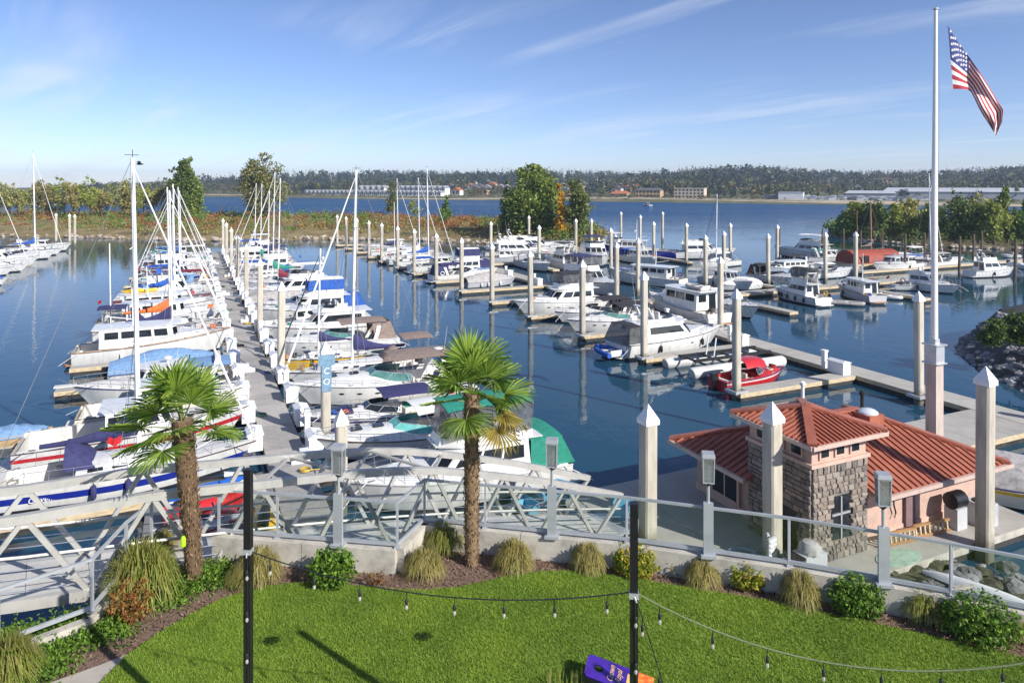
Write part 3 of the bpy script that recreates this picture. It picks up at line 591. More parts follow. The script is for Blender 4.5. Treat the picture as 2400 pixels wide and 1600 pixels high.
# ---------------------------------------------------------------- the setting: water, banks, far shore
def water_mat():
    m = bpy.data.materials.new('river water'); m.use_nodes = True; t = m.node_tree; b = t.nodes['Principled BSDF']; L = t.links.new
    b.inputs['Base Color'].default_value = (.014, .058, .1, 1); b.inputs['Roughness'].default_value = .045; b.inputs['IOR'].default_value = 1.33; b.inputs['Specular IOR Level'].default_value = .5
    g = t.nodes.new('ShaderNodeNewGeometry'); sp = t.nodes.new('ShaderNodeSeparateXYZ'); L(g.outputs['Position'], sp.inputs[0])
    hs = []
    for sc, st in ((.9, (1, .55, 1)), (3.2, (1, .6, 1)), (.16, (1, .5, 1))):
        mp = t.nodes.new('ShaderNodeMapping'); mp.inputs['Scale'].default_value = st; mp.inputs['Rotation'].default_value = (0, 0, .5); L(g.outputs['Position'], mp.inputs[0])
        n = t.nodes.new('ShaderNodeTexNoise'); n.inputs['Scale'].default_value = sc; n.inputs['Detail'].default_value = 3; L(mp.outputs[0], n.inputs['Vector']); hs.append(n.outputs[0])
    def mth(op, a, b_):
        n = t.nodes.new('ShaderNodeMath'); n.operation = op
        for i, v in enumerate((a, b_)):
            if isinstance(v, (int, float)): n.inputs[i].default_value = v
            else: L(v, n.inputs[i])
        return n.outputs[0]
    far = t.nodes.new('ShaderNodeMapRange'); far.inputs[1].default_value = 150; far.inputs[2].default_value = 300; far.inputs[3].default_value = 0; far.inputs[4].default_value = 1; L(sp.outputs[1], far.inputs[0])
    gust = t.nodes.new('ShaderNodeMapRange'); gust.inputs[1].default_value = .5; gust.inputs[2].default_value = .66; gust.inputs[4].default_value = 1.; 
    n = t.nodes.new('ShaderNodeTexNoise'); n.inputs['Scale'].default_value = .045; n.inputs['Detail'].default_value = 2; L(g.outputs['Position'], n.inputs['Vector']); L(n.outputs[0], gust.inputs[0])
    h = mth('ADD', mth('MULTIPLY', hs[0], .6), mth('MULTIPLY', hs[1], mth('ADD', mth('MULTIPLY', gust.outputs[0], .35), .06)))
    h = mth('ADD', h, mth('MULTIPLY', mth('MULTIPLY', hs[2], far.outputs[0]), 8.))
    h = mth('MULTIPLY', h, mth('ADD', mth('MULTIPLY', far.outputs[0], 11.), 1.))
    bp = t.nodes.new('ShaderNodeBump'); bp.inputs['Strength'].default_value = 1; bp.inputs['Distance'].default_value = .03
    L(h, bp.inputs['Height']); L(bp.outputs[0], b.inputs['Normal'])
    # wind waves tilt the far river's facets up: less mirror, more of the water's own blue
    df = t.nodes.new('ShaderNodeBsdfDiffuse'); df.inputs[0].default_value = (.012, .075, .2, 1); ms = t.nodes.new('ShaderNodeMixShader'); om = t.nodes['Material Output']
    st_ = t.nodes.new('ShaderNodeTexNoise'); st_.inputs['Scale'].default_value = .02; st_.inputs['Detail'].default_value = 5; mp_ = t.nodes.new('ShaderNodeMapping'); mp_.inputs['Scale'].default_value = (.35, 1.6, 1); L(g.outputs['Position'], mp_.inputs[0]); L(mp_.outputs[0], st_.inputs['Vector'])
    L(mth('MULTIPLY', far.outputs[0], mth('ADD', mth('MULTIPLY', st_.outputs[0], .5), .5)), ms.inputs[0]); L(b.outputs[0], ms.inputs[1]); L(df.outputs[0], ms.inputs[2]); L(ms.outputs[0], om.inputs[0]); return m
m = MB(); m.add([(-1500, 6, 0), (1500, 6, 0), (1500, 2600, 0), (-1500, 2600, 0)], [(0, 1, 2, 3)])
tag(m.build('river_water', water_mat(), smooth=False), kind='structure')
SAND = M('river sand', (.4, .33, .25), .95, var=.2, scale=.2)
def shore_y(x): return 532-.5*x
def hill(x, d):
    if d < 0: return -2+d*0
    z = min(2.6, d*.28); z += max(0, min(1, (d-70)/380))**1.2*13 + max(0, (d-300)/700)*9
    return z*(1+.05*math.sin(x*.011+1)+.06*math.sin(x*.031))
m = MB(); rows = []
ds = [-4, 0, 3, 8, 14, 25, 45, 70, 110, 160, 220, 290, 370, 460, 560, 680, 850, 1200]
for i in range(81):
    x = -900+i*25
    r = []
    for d in ds: r.append((x+d*.45, shore_y(x)+4*math.sin(x*.02)+d*.9, hill(x, d) if d > 0 else (.05 if d == 0 else -2)))
    rows.append(r)
m.grid(rows); HILLG = M('far bank grass', (.1, .11, .045), .95, var=.3, scale=.05, cols=[(.06, .075, .03), (.11, .115, .05), (.2, .17, .09)])
tag(m.build('far_riverbank', [HILLG]), kind='structure')
m = MB(); m.grid([[(x+d*.45, shore_y(x)+4*math.sin(x*.02)+d*.9, hill(x, d)+.12) for d in (-.5, 4+3*math.sin(x*.017), 7+5*math.sin(x*.013))] for x in range(-700, 700, 20)])
tag(m.build('sand_beach', SAND), kind='structure')
def bankpos(xpix, d, guessY=500):            # point on the far bank seen in column xpix, d metres inland
    k = (xpix-1200)/F; Y = guessY
    for _ in range(30):
        X = k*Y; s = shore_y(X-d*.45); Y = Y*.5+.5*(s+4*math.sin((X-d*.45)*.02)+d*.9)
    X = k*Y; return Vector((X, Y, hill(X-d*.45, d)))
# forest on the far hills: one mass of small conifers and round trees
def forest(name, label, n, dlo, dhi, mats, seed, hlo=9, hhi=17, conifer=.6, power=1.):
    rng = np.random.RandomState(seed); Vs = []; Fs = []; Ms = []; o = 0
    for _ in range(n):
        d = dlo+(dhi-dlo)*rng.rand()**power; x = rng.uniform(-640, 760)-d*.1; X = x+d*.45; Y = shore_y(x)+d*.9; z = hill(x, d)-.4
        if abs(X/Y) > .86: continue
        h = rng.uniform(hlo, hhi)*(1+.25*math.sin(x*.02)); mi = rng.randint(len(mats)); k = 34
        if rng.rand() < conifer:
            f = rng.rand(k)**.8; a = rng.rand(k)*6.28; r = (1-f)*h*.2+.3; P = np.stack([r*np.cos(a), r*np.sin(a), f*h], 1); sz = .16*h*(1.25-f)
        else:
            dd = rng.normal(size=(k, 3)); dd /= np.linalg.norm(dd, axis=1)[:, None]; P = dd*np.array([.36, .36, .38])*h*rng.uniform(.6, 1, (k, 1)); P[:, 2] += h*.5; sz = .2*h*np.ones(k); mi = (mi+1) % len(mats)
        V, Q = leafquads(P+np.array([X, Y, z]), sz, .2, .9, rng); Vs.append(V); Fs.append(Q+o); Ms += [mi]*k; o += len(V)
    ob = link(name, npmesh(name, np.concatenate(Vs), np.concatenate(Fs), mats, Ms)); return tag(ob, label, 'forest', kind='stuff')
FA = LM('far conifer', [(.014, .03, .03), (.022, .045, .042), (.035, .06, .05)], .15)
FB_ = LM('far broadleaf', [(.05, .075, .03), (.085, .11, .04), (.13, .14, .05)], .2)
FC = LM('far autumn', [(.1, .1, .04), (.16, .12, .04), (.06, .085, .035)], .2)
forest('far_forest', 'dark conifer woods along the skyline of the far hills', 5200, 200, 900, [FA, FA, FA, FB_], 1, 7, 18, .75)
forest('far_woodland', 'mixed green and yellow woods on the slope behind the far houses', 3000, 48, 330, [FB_, FA, FC], 2, 6, 12, .3, 1.1)
forest('far_shore_thicket', 'low thicket along the far shore', 1300, 9, 30, [FC, FB_], 3, 1.4, 3.2, 0)
WHT = M('white siding', (.74, .74, .72), .7, var=.06, scale=.3); GRR = M('grey shingle', (.25, .26, .29), .85, var=.15, scale=.4); TANW = M('tan wall', (.5, .34, .2), .8, var=.08, scale=.3); CREAM = M('cream wall', (.62, .52, .4), .8, var=.06, scale=.3)
ORR = M('orange roof tile', (.48, .16, .07), .7, var=.15, scale=.5); DKR = M('dark roof', (.12, .11, .12), .8, var=.2, scale=.4); LGR = M('pale metal roof', (.55, .57, .6), .5, .2, var=.06, scale=.2)
def far_house(name, label, cat, xp, d, w, dep, h, rh, wall, roof, wins=(2, 1), gable=True, group=None, rz=None, flat=False):
    p = bankpos(xp, d); rz = math.atan2(-.447, .894)+(rz or 0)
    t = thing(name, label, cat, p-Vector((0, 0, .3)), rz, group)
    m = MB(); m.box((0, dep/2, (h+.3)/2), (w, dep, h+.3)); wl = m.build('wall', wall, t, smooth=False)
    m = MB(); z = h+.3
    if flat: m.box((0, dep/2, z+.25), (w+.5, dep+.5, .5))
    elif gable: m.add([(-w/2-.3, -.4, z-.1), (w/2+.3, -.4, z-.1), (w/2+.3, dep+.3, z-.1), (-w/2-.3, dep+.3, z-.1), (0, -.4, z+rh), (0, dep+.3, z+rh)], [(0, 1, 4), (2, 3, 5), (1, 2, 5, 4), (3, 0, 4, 5), (3, 2, 1, 0)])
    else: m.add([(-w/2-.5, -.5, z-.1), (w/2+.5, -.5, z-.1), (w/2+.5, dep+.5, z-.1), (-w/2-.5, dep+.5, z-.1), (-w/2+rh*1.2, dep/2, z+rh), (w/2-rh*1.2, dep/2, z+rh)], [(0, 1, 5, 4), (1, 2, 5), (2, 3, 4, 5), (3, 0, 4), (3, 2, 1, 0)])
    m.build('roof', roof, t, smooth=False)
    if wins:
        nx, nz = wins; fh = h/nz
        me = MB(); me.box((0, 0, 0), (min(2.2, w/nx*.5), .12, fh*.5)); me = me.mesh('window', GLASS, False)
        for i in range(nx):
            for j in range(nz): link('window', me, wl, (-w/2+w*(i+.5)/nx, -.02, .3+fh*(j+.52)))
    return t
for i in range(34):
    far_house('waterfront_townhouse', 'small grey-roofed white townhouse in the long low row on the far beach', 'house', 716+i*9.5, 15, 3.1, 7, 3.0, 1.6, WHT, GRR, (1, 1), group='low row of far townhouses')
for i in range(14):
    far_house('tall_townhouse', 'tall white gabled townhouse rising behind the low far row', 'house', (842+i*13.5) if i < 5 else 938+(i-5)*12.5, 42, 4.4, 8, 6.4, 2.2, WHT, GRR, (1, 2), group='tall far townhouses')
far_house('orange_roofed_restaurant', 'long low far building with an orange roof', 'building', 1450, 22, 13, 8, 2.6, 2.2, CREAM, ORR, (4, 1), False)
far_house('tan_office_building', 'tan two-storey far building with rows of dark windows', 'building', 1518, 22, 18.5, 9, 5.4, 1.6, TANW, DKR, (7, 2), False)
far_house('cream_hotel_building', 'cream three-storey far building above a green bank', 'building', 1615, 24, 21, 9, 6.6, 1, CREAM, CREAM, (8, 3), flat=True)
far_house('white_warehouse', 'big white windowless warehouse on the far shore', 'building', 1853, 14, 15, 10, 4.4, .8, WHT, LGR, None, flat=True)
far_house('grey_shed', 'low blue-grey shed beside the white warehouse', 'building', 1808, 18, 9, 6, 2.6, .6, M('bluegrey wall', (.2, .25, .3), .7), GRR, None)
far_house('long_metal_warehouse', 'very long pale-roofed warehouse behind the wooded island', 'building', 2250, 62, 88, 20, 5, 2.5, M('grey wall', (.36, .38, .42), .7, var=.06), LGR, None, False)
far_house('metal_warehouse', 'long pale-roofed warehouse nearer the white warehouse', 'building', 2040, 46, 30, 14, 4, 1.6, M('grey wall', (.36, .38, .42)), LGR, None, False)
rr = random.Random(5)
for i in range(26):
    far_house('harbour_shed', 'small white shed in the far boat yard', 'shed', 1892+i*11+rr.uniform(-4, 4), 10+rr.uniform(0, 12), rr.uniform(2.2, 5), 3, rr.uniform(1.2, 2.6), .6, rr.choice([WHT, WHT, LGR]), rr.choice([LGR, GRR, WHT]), None, group='sheds of the far boat yard')
for i in range(70):
    wm_ = rr.choice([WHT, CREAM, CREAM, TANW]); rm_ = rr.choice([GRR, DKR, DKR, ORR] if i < 30 else [GRR, DKR])
    far_house('hillside_house', f"{ {WHT: 'white', CREAM: 'cream', TANW: 'tan'}[wm_]} house with {({GRR: 'a grey', DKR: 'a dark', ORR: 'an orange'})[rm_]} roof half hidden in the far hillside trees", 'house', rr.choice([rr.uniform(1050, 1500), rr.uniform(1050, 1500), rr.uniform(0, 2400)]), rr.uniform(60, 430), rr.uniform(6, 11), 6, rr.uniform(4, 6), 2.2, wm_, rm_, (2, 1), group='houses on the far hillside')
# ---------------------------------------------------------------- spits and islands
def land(name, near, far, top, mat, skirt=2.):      # near and far: shoreline polylines of equal length
    m = MB(); rows = []
    for i, (a, b) in enumerate(zip(near, far)):
        a = Vector((*a, 0)); b = Vector((*b, 0)); r = []
        for f, h in ((-.03, -1.2), (0, .05), (.07, top*.55), (.2, top*.85), (.5, top), (.8, top*.9), (.94, top*.5), (1, .05), (1.03, -1.2)):
            p = a.lerp(b, f); p.z = h+(.18*math.sin(i*2.3+f*9) if 0 < f < 1 else 0); r.append(p)
        rows.append(r)
    m.grid(rows); return tag(m.build(name, mat), kind='structure')
DRYG = M('dry grass', (.2, .16, .07), .95, var=.3, scale=.25, bump=.6, bscale=3, cols=[(.1, .09, .03), (.2, .15, .06), (.3, .24, .12)])
n1_ = [(-260, 215), (-190, 190), (-150, 176), (-108.3, 170), (-85, 163), (-68.8, 158), (-42, 163), (-22, 160), (-5, 151), (5, 141), (11.4, 134), (15, 136)]
f1_ = [(-330, 300), (-235, 280), (-185, 265), (-150, 260), (-122, 255), (-98, 250), (-66, 245), (-38, 236), (-13, 215), (5, 190), (16, 165), (19, 146)]
land('breakwater_spit', n1_, f1_, 2.6, DRYG)
n2_ = [(79, 176), (79, 162), (84, 147), (92, 141), (102, 136), (130, 128), (180, 118)]
f2_ = [(82, 182), (92, 192), (106, 190), (120, 186), (135, 180), (170, 170), (230, 158)]
land('wooded_island', n2_, f2_, 2.4, M('island soil', (.12, .1, .05), .95, var=.3, scale=.3))
def interp(near, far, s, f):
    k = s*(len(near)-1); i = min(int(k), len(near)-2); a = k-i
    p = Vector((*near[i], 0)).lerp(Vector((*near[i+1], 0)), a); q = Vector((*far[i], 0)).lerp(Vector((*far[i+1], 0)), a); return p.lerp(q, f)
def stuffleaves(name, label, cat, P, size, mat, up=.3, asp=.6, seed=0):
    V, Q = leafquads(np.asarray(P), size, up, asp, np.random.RandomState(seed)); return tag(link(name, npmesh(name, V, Q, mat)), label, cat, kind='stuff')
RD = LM('red shrub leaf', [(.22, .065, .03), (.34, .12, .04), (.42, .22, .06), (.22, .13, .05)], .3)
OLV = LM('olive shrub leaf', [(.2, .2, .05), (.3, .26, .08), (.38, .3, .12), (.16, .19, .05)], .3)
GRN = LM('green shrub leaf', [(.08, .15, .03), (.14, .24, .05), (.22, .33, .07)], .3)
YGR = LM('yellow green leaf', [(.17, .24, .045), (.28, .34, .06), (.36, .37, .09)], .3)
rg = np.random.RandomState(4)
def scatter_bushes(near, far, n, s0, s1, f0, f1, h, per, top, spread=1.4):
    P = []
    for _ in range(n):
        f = rg.uniform(f0, f1); p = interp(near, far, rg.uniform(s0, s1), f); hh = h*rg.uniform(.5, 1.3); g = top*min(1, .55+f*1.5) if f > .05 else .3
        q = rg.normal(size=(per, 3))*np.array([spread*.6, spread*.6, hh*.32]); q[:, 2] = np.abs(q[:, 2])+.1; P.append(q+np.array([p.x, p.y, g*.9]))
    return np.concatenate(P)
stuffleaves('russet_undergrowth', 'russet brambles along the breakwater spit', 'shrubs', scatter_bushes(n1_, f1_, 400, .15, 1, .13, .95, 2.1, 70, 2.6), .5, RD, seed=1)
stuffleaves('olive_undergrowth', 'dry olive grass and brush on the breakwater spit', 'grass', scatter_bushes(n1_, f1_, 900, .1, 1, .05, .85, 1.2, 60, 2.6, 1.9), .42, OLV, up=1.2, seed=2)
stuffleaves('green_undergrowth', 'green bushes on the breakwater spit', 'shrubs', np.concatenate([scatter_bushes(n1_, f1_, 230, .05, .6, .1, .9, 2.8, 70, 2.6), scatter_bushes(n1_, f1_, 130, .72, 1, .08, .9, 2.8, 70, 2.6)]), .5, GRN, seed=3)
stuffleaves('island_undergrowth', 'bright green bushes at the foot of the wooded island', 'shrubs', scatter_bushes(n2_, f2_, 330, .02, 1, .04, .45, 2.8, 70, 2.2, 1.6), .5, GRN, seed=4)
stuffleaves('island_brush', 'yellow-green brush on the wooded island', 'shrubs', scatter_bushes(n2_, f2_, 150, .05, 1, .05, .9, 2.2, 60, 2.2, 1.8), .5, YGR, seed=5)
def rockmesh(seed, mat, flat=.7):
    r = random.Random(seed); m = MB(); vs = []
    for i in range(4):
        ph = math.pi*(i+.5)/4
        for j in range(6):
            a = 2*math.pi*(j+.5*(i % 2))/6; k = r.uniform(.75, 1.15); vs.append((math.sin(ph)*math.cos(a)*k, math.sin(ph)*math.sin(a)*k, math.cos(ph)*k*flat))
    fs = [(i*6+j, (i+1)*6+j, (i+1)*6+(j+1) % 6, i*6+(j+1) % 6) for i in range(3) for j in range(6)]+[tuple(range(6)), tuple(range(23, 17, -1))]
    m.add(vs, fs); return m
RK = [rockmesh(i, ROCK) for i in range(5)]
def rockpile(name, label, pts, mat):
    m = MB(); r = random.Random(3)
    for p, s in pts:
        a = r.uniform(0, 6); b = RK[r.randrange(5)]; ca, sa = math.cos(a)*s, math.sin(a)*s
        m.add([(p[0]+x*ca-y*sa, p[1]+x*sa+y*ca, p[2]+z*s) for x, y, z in b.v], b.f)
    return tag(m.build(name, mat, smooth=False), label, 'rocks', kind='stuff')
pts = []
for i in range(520):
    p = interp(n1_, f1_, rr.uniform(.12, 1), rr.uniform(-.012, .06)); pts.append(((p.x, p.y, rr.uniform(0, .5)), rr.uniform(.3, .85)))
for i in range(260):
    p = interp(n2_, f2_, rr.uniform(0, 1), rr.uniform(-.012, .03)); pts.append(((p.x, p.y, rr.uniform(-.1, .3)), rr.uniform(.25, .6)))
rockpile('shoreline_rocks', 'pale boulders along the waterline of spit and island', pts, ROCK2)
# near riprap bank on the right
bk = [px(2246, 812), px(2262, 836), px(2310, 872), px(2360, 896), px(2430, 925), px(2560, 965)]
m = MB(); rows = []
for i, p in enumerate(bk):
    d = Vector((.93, .37, 0)); rows.append([p-d*.8+Vector((0, 0, -1)), p, p+d*2.2+Vector((0, 0, 1.3)), p+d*5+Vector((0, 0, 2.7)), p+d*12+Vector((0, 0, 3.2))])
p0 = bk[0]; rows.insert(0, [p0+Vector((.2, .6, -1)), p0+Vector((.5, .9, 0)), p0+Vector((2.5, 2, .8)), p0+Vector((5.5, 3, 2)), p0+Vector((12, 6, 2.6))]); rows.insert(0, [Vector((v.x+1.5, v.y+4, -1)) for v in rows[0]])
m.grid(rows); bank = tag(m.build('riprap_bank', M('bank soil', (.07, .065, .06), .95, var=.3)), kind='structure')
rms = [RK[i].mesh('rock', ROCK, False) for i in range(5)]
for i in range(260):
    k = rr.uniform(0, len(bk)-1.01); a = int(k); p = bk[a].lerp(bk[a+1], k-a); e = rr.uniform(-.3, 4.6); q = p+Vector((.93, .37, 0))*e; q.z = e*.56-.05
    o = link('rock', rms[i % 5], bank, q); s = rr.uniform(.22, .5); o.scale = (s*1.2, s, s*.8); o.rotation_euler = (rr.uniform(-.3, .3), rr.uniform(-.3, .3), rr.uniform(0, 6))
# ---------------------------------------------------------------- trees
def tree(name, label, base, h, w, mat, n, ls, shape='oval', cat='tree', trunk=.25, seed=0, low=.18, group=None, nb=12, sig=.28, lean=0.):
    rng = np.random.RandomState(seed+7); t = thing(name, label, cat, base, 0, group); blobs = []
    for i in range(nb):
        f = low+(1-low)*(i+.5)/nb
        if shape == 'oval': rad = w/2*math.sin(math.pi*min(1, max(.05, (f-low)/(1-low)*.86+.12)))**.7
        elif shape == 'column': rad = w/2*(1-.75*((f-low)/(1-low))**2)
        elif shape == 'round': rad = w/2*math.sin(math.pi*min(.98, (f-low)/(1-low)*.8+.2))**.55
        else: rad = w/2*(1.02-(f-low)/(1-low))
        a = rng.rand()*6.28+i*2.4; k = rad*(.52 if shape != 'column' else .3)
        br = max(rad*.62, w*.09); blobs.append((k*math.cos(a)+lean*f*h, k*math.sin(a), f*h-br*.3, br, br, max(h/nb*1.25, br*.8)))
    m = MB(); m.tube([(0, 0, -.3), (lean*h*.3, .02*h, h*.3), (lean*h*.6, -.01*h, h*.6), (lean*h*.85, 0, h*.88)], [trunk, trunk*.75, trunk*.45, trunk*.12], 7)
    for b in blobs: z0 = max(.1*h, b[2]-.22*h); m.tube([(lean*z0, 0, z0), (b[0]*.6+lean*z0*.4, b[1]*.6, (z0+b[2])/2+.05*h), b[:3]], [trunk*.38, trunk*.22, trunk*.06], 5)
    m.build('trunk', BARK, t)
    P = clump_points(blobs, n, 20, sig, rng); P[:, 2] = np.maximum(P[:, 2], .06*h)
    V, Q = leafquads(P, ls, .15, .7, rng); link('crown', npmesh('crown', V, Q, mat), t); return t
POP = LM('poplar leaf', [(.07, .12, .025), (.15, .22, .04), (.24, .31, .06), (.32, .36, .08)], .3)
ALD = LM('alder leaf', [(.24, .28, .07), (.36, .39, .11), (.46, .45, .16), (.4, .32, .1)], .35)
GLD = LM('golden leaf', [(.45, .22, .02), (.6, .33, .03), (.7, .45, .05)], .35)
DKG = LM('dark leaf', [(.045, .085, .02), (.09, .14, .03), (.15, .21, .05)], .25)
def ptree(name, label, xp, y0, ytop, wpx, z, mat, **k):
    p = px(xp, y0, z); h = (y0-ytop)*p.y/F; w = wpx*p.y/F; return tree(name, label, p, h, w, mat, k.pop('n', 1500), k.pop('ls', .6), **k)
ptree('poplar_tree', 'tall green twin-topped poplar on the spit behind the sailboat dock', 440, 512, 374, 88, 2.4, POP, n=10000, ls=.75, shape='column', seed=1, nb=15, trunk=.5, low=.06)
ptree('poplar_tree', 'dark narrow left stem joined to the twin-topped poplar', 422, 514, 380, 60, 2.4, DKG, n=4200, ls=.75, shape='oval', seed=2, nb=12, trunk=.4, low=.3)
ptree('cottonwood_tree', 'big rounded yellow-green cottonwood standing alone on the spit', 617, 512, 360, 104, 2.4, LM('cottonwood leaf', [(.1, .13, .04), (.17, .2, .06), (.25, .25, .09), (.35, .28, .1)], .3), n=6500, ls=.7, shape='round', seed=3, nb=16, trunk=.5, low=.2, sig=.24)
ptree('slim_tree', 'slim airy tree on the spit behind the finger piles', 917, 506, 424, 40, 2.4, LM('slim leaf', [(.09, .12, .03), (.15, .18, .05), (.2, .2, .06)]), n=1100, ls=.6, shape='column', seed=4, nb=9, trunk=.2)
ptree('young_tree', 'sparse young tree leaning beside the slim one', 968, 512, 468, 36, 2.4, YGR, n=350, ls=.55, shape='round', seed=5, nb=7, trunk=.12, low=.3)
ptree('bushy_tree', 'bushy young tree below the tallest mast', 1046, 528, 462, 44, 2, GRN, n=1500, ls=.6, shape='cone', seed=6, nb=9, trunk=.2, low=.05)
ptree('cottonwood_tree', 'largest dark green cottonwood at the tip of the spit', 1248, 548, 380, 120, 2, POP, n=15000, ls=.62, shape='round', seed=7, nb=24, trunk=.5, low=.1, sig=.22)
ptree('side_tree', 'lower light green tree leaning out of the largest cottonwood', 1190, 545, 430, 50, 2, GRN, n=1600, ls=.6, shape='column', seed=8, nb=10, trunk=.25, low=.12)
ptree('golden_tree', 'slender golden yellow poplar between two green trees', 1312, 560, 428, 32, 1.6, GLD, n=1300, ls=.55, shape='column', seed=9, nb=11, trunk=.18, low=.1)
ptree('oval_tree', 'even oval green tree right of the golden poplar', 1352, 562, 414, 66, 1.4, LM('oval leaf', [(.1, .14, .035), (.17, .21, .06), (.25, .27, .09)]), n=5000, ls=.55, shape='oval', seed=10, nb=14, trunk=.3, low=.12, sig=.25)
ptree('shore_shrub', 'dark lone shrub on the spit', 785, 516, 498, 20, 2.4, DKG, n=350, ls=.5, shape='round', seed=11, nb=5, trunk=.08, low=.1)
for i in range(22):
    am = [ALD, YGR, ALD, OLV][i*7 % 4]
    ptree('alder_tree', {'alder leaf': 'pale airy alder', 'yellow green leaf': 'yellow-green alder', 'olive shrub leaf': 'olive-brown alder'}[am.name]+' in the grove on the spit beyond the outer sailboats', 8+i*17.5+rr.uniform(-6, 6), 512+rr.uniform(-6, 4), rr.uniform(415, 448), rr.uniform(34, 56), 2.4, am, n=820, ls=.6, shape='oval', seed=20+i, nb=9, trunk=.16, low=.36, sig=.26, group='alder grove on the spit')
for i, (x, y0, yt, w, mt) in enumerate([(2012, 556, 470, 70, YGR), (2050, 560, 462, 80, DKG), (2095, 558, 478, 55, YGR), (2128, 556, 458, 62, ALD), (2180, 560, 470, 60, YGR), (2240, 566, 452, 95, DKG), (2292, 566, 455, 85, ALD), (2330, 570, 470, 70, YGR), (2362, 566, 445, 62, POP), (2405, 570, 470, 60, GRN), (1985, 556, 500, 60, GRN)]):
    ptree('island_tree', {'yellow green leaf': 'yellow-green', 'dark leaf': 'dark green', 'alder leaf': 'pale airy', 'poplar leaf': 'tall pointed bright green', 'green shrub leaf': 'fresh green'}[mt.name]+' leafy tree in the clump on the wooded island', x, y0, yt, w, 2, mt, n=2700, ls=.55, shape='oval', seed=60+i, nb=11, trunk=.22, low=.14, sig=.27, group='trees on the wooded island')
for i, (x, y, w, yt) in enumerate([(2325, 806, 70, 742), (2365, 800, 70, 728), (2405, 806, 70, 735)]):
    ptree('bank_shrub', 'dark green shrub growing on top of the riprap bank', x, y, yt, w, 2.2, DKG, n=1500, ls=.2, shape='round', seed=80+i, nb=8, trunk=.06, low=.05, cat='shrub', group='shrubs on the riprap bank')
# ---------------------------------------------------------------- floating docks
ORD = ['first', 'second', 'third', 'fourth', 'fifth', 'sixth', 'seventh', 'eighth', 'ninth', 'tenth', 'eleventh', 'twelfth', 'thirteenth', 'fourteenth', 'fifteenth', 'sixteenth', 'seventeenth', 'eighteenth', 'nineteenth', 'twentieth', 'twenty-first', 'twenty-second', 'twenty-third', 'twenty-fourth', 'twenty-fifth', 'twenty-sixth', 'twenty-seventh', 'twenty-eighth', 'twenty-ninth', 'thirtieth', 'thirty-first', 'thirty-second', 'thirty-third', 'thirty-fourth', 'thirty-fifth', 'thirty-sixth']
DZ = .5
def dock(name, label, u0, u1, v0, v1, sec=1.2, mat=PLANK, along='v', cat='dock', group=None, gap=.018, wal=WALER):
    t = thing(name, label, cat, uv(u0, v0), UANG, group); a, b = u1-u0, v1-v0
    m = MB(); m.box((a/2, b/2, .1), (a-.1, b-.1, .66)); m.build('float', FLOATM, t, smooth=False)
    m = MB()
    for x, y, sx_, sy_ in ((a/2, .05, a, .1), (a/2, b-.05, a, .1), (.05, b/2, .1, b-.2), (a-.05, b/2, .1, b-.2)): m.box((x, y, .36), (sx_, sy_, .24))
    m.build('waler', wal, t, smooth=False)
    n = max(1, int(round((b if along == 'v' else a)/sec))); s = (b if along == 'v' else a)/n; me = MB()
    w = (a-.02 if along == 'v' else b-.02)
    me.box((0, 0, 0), (w, s-gap, .05) if along == 'v' else (s-gap, w, .05)); me = me.mesh('deck_panel', mat, False)
    for i in range(n): link('deck_panel', me, t, (a/2, s*(i+.5), DZ-.025) if along == 'v' else (s*(i+.5), b/2, DZ-.025))
    return t
dock('main_dock', 'long grey planked main walkway between the sailboats, running out from the gangway', 3.1, 4.85, 25.15, 141, 1.2)
dock('main_dock', 'wide concrete walkway running from the right edge out past the red boat', 39.4, 41.4, 4, 150, 2.6, CDECK)
dock('cross_dock', 'concrete cross dock behind the moored white motor yacht with black fenders', 41.45, 86, 61.6, 63.4, 2.6, CDECK, 'u')
dock('cross_dock', 'far concrete cross dock near the blue-hulled boat', 41.45, 88, 101, 102.6, 2.6, CDECK, 'u')
dock('side_dock', 'far grey jetty past the brown-hulled boat', 86.5, 135, 70, 71.4, 2.6, CDECK, 'u')
dock('outer_dock', 'walkway of the neighbouring dock beyond the sailboats', -34, -32.4, 95, 185, 2.6, CDECK)
dock('landing_float', 'grey planked landing float at the foot of the gangway', 1.5, 13.9, 20.0, 25.1, .6, PLANK, 'u')
dock('boathouse_float', 'broad concrete float carrying the red-roofed boathouse', 13.95, 28.6, 15.6, 24.9, 2.4, CDECK, 'u', wal=CONC)
dock('lift_float', 'short concrete float behind the flagpole pile', 30.3, 39.35, 21.5, 25, 2.2, CDECK, 'u')
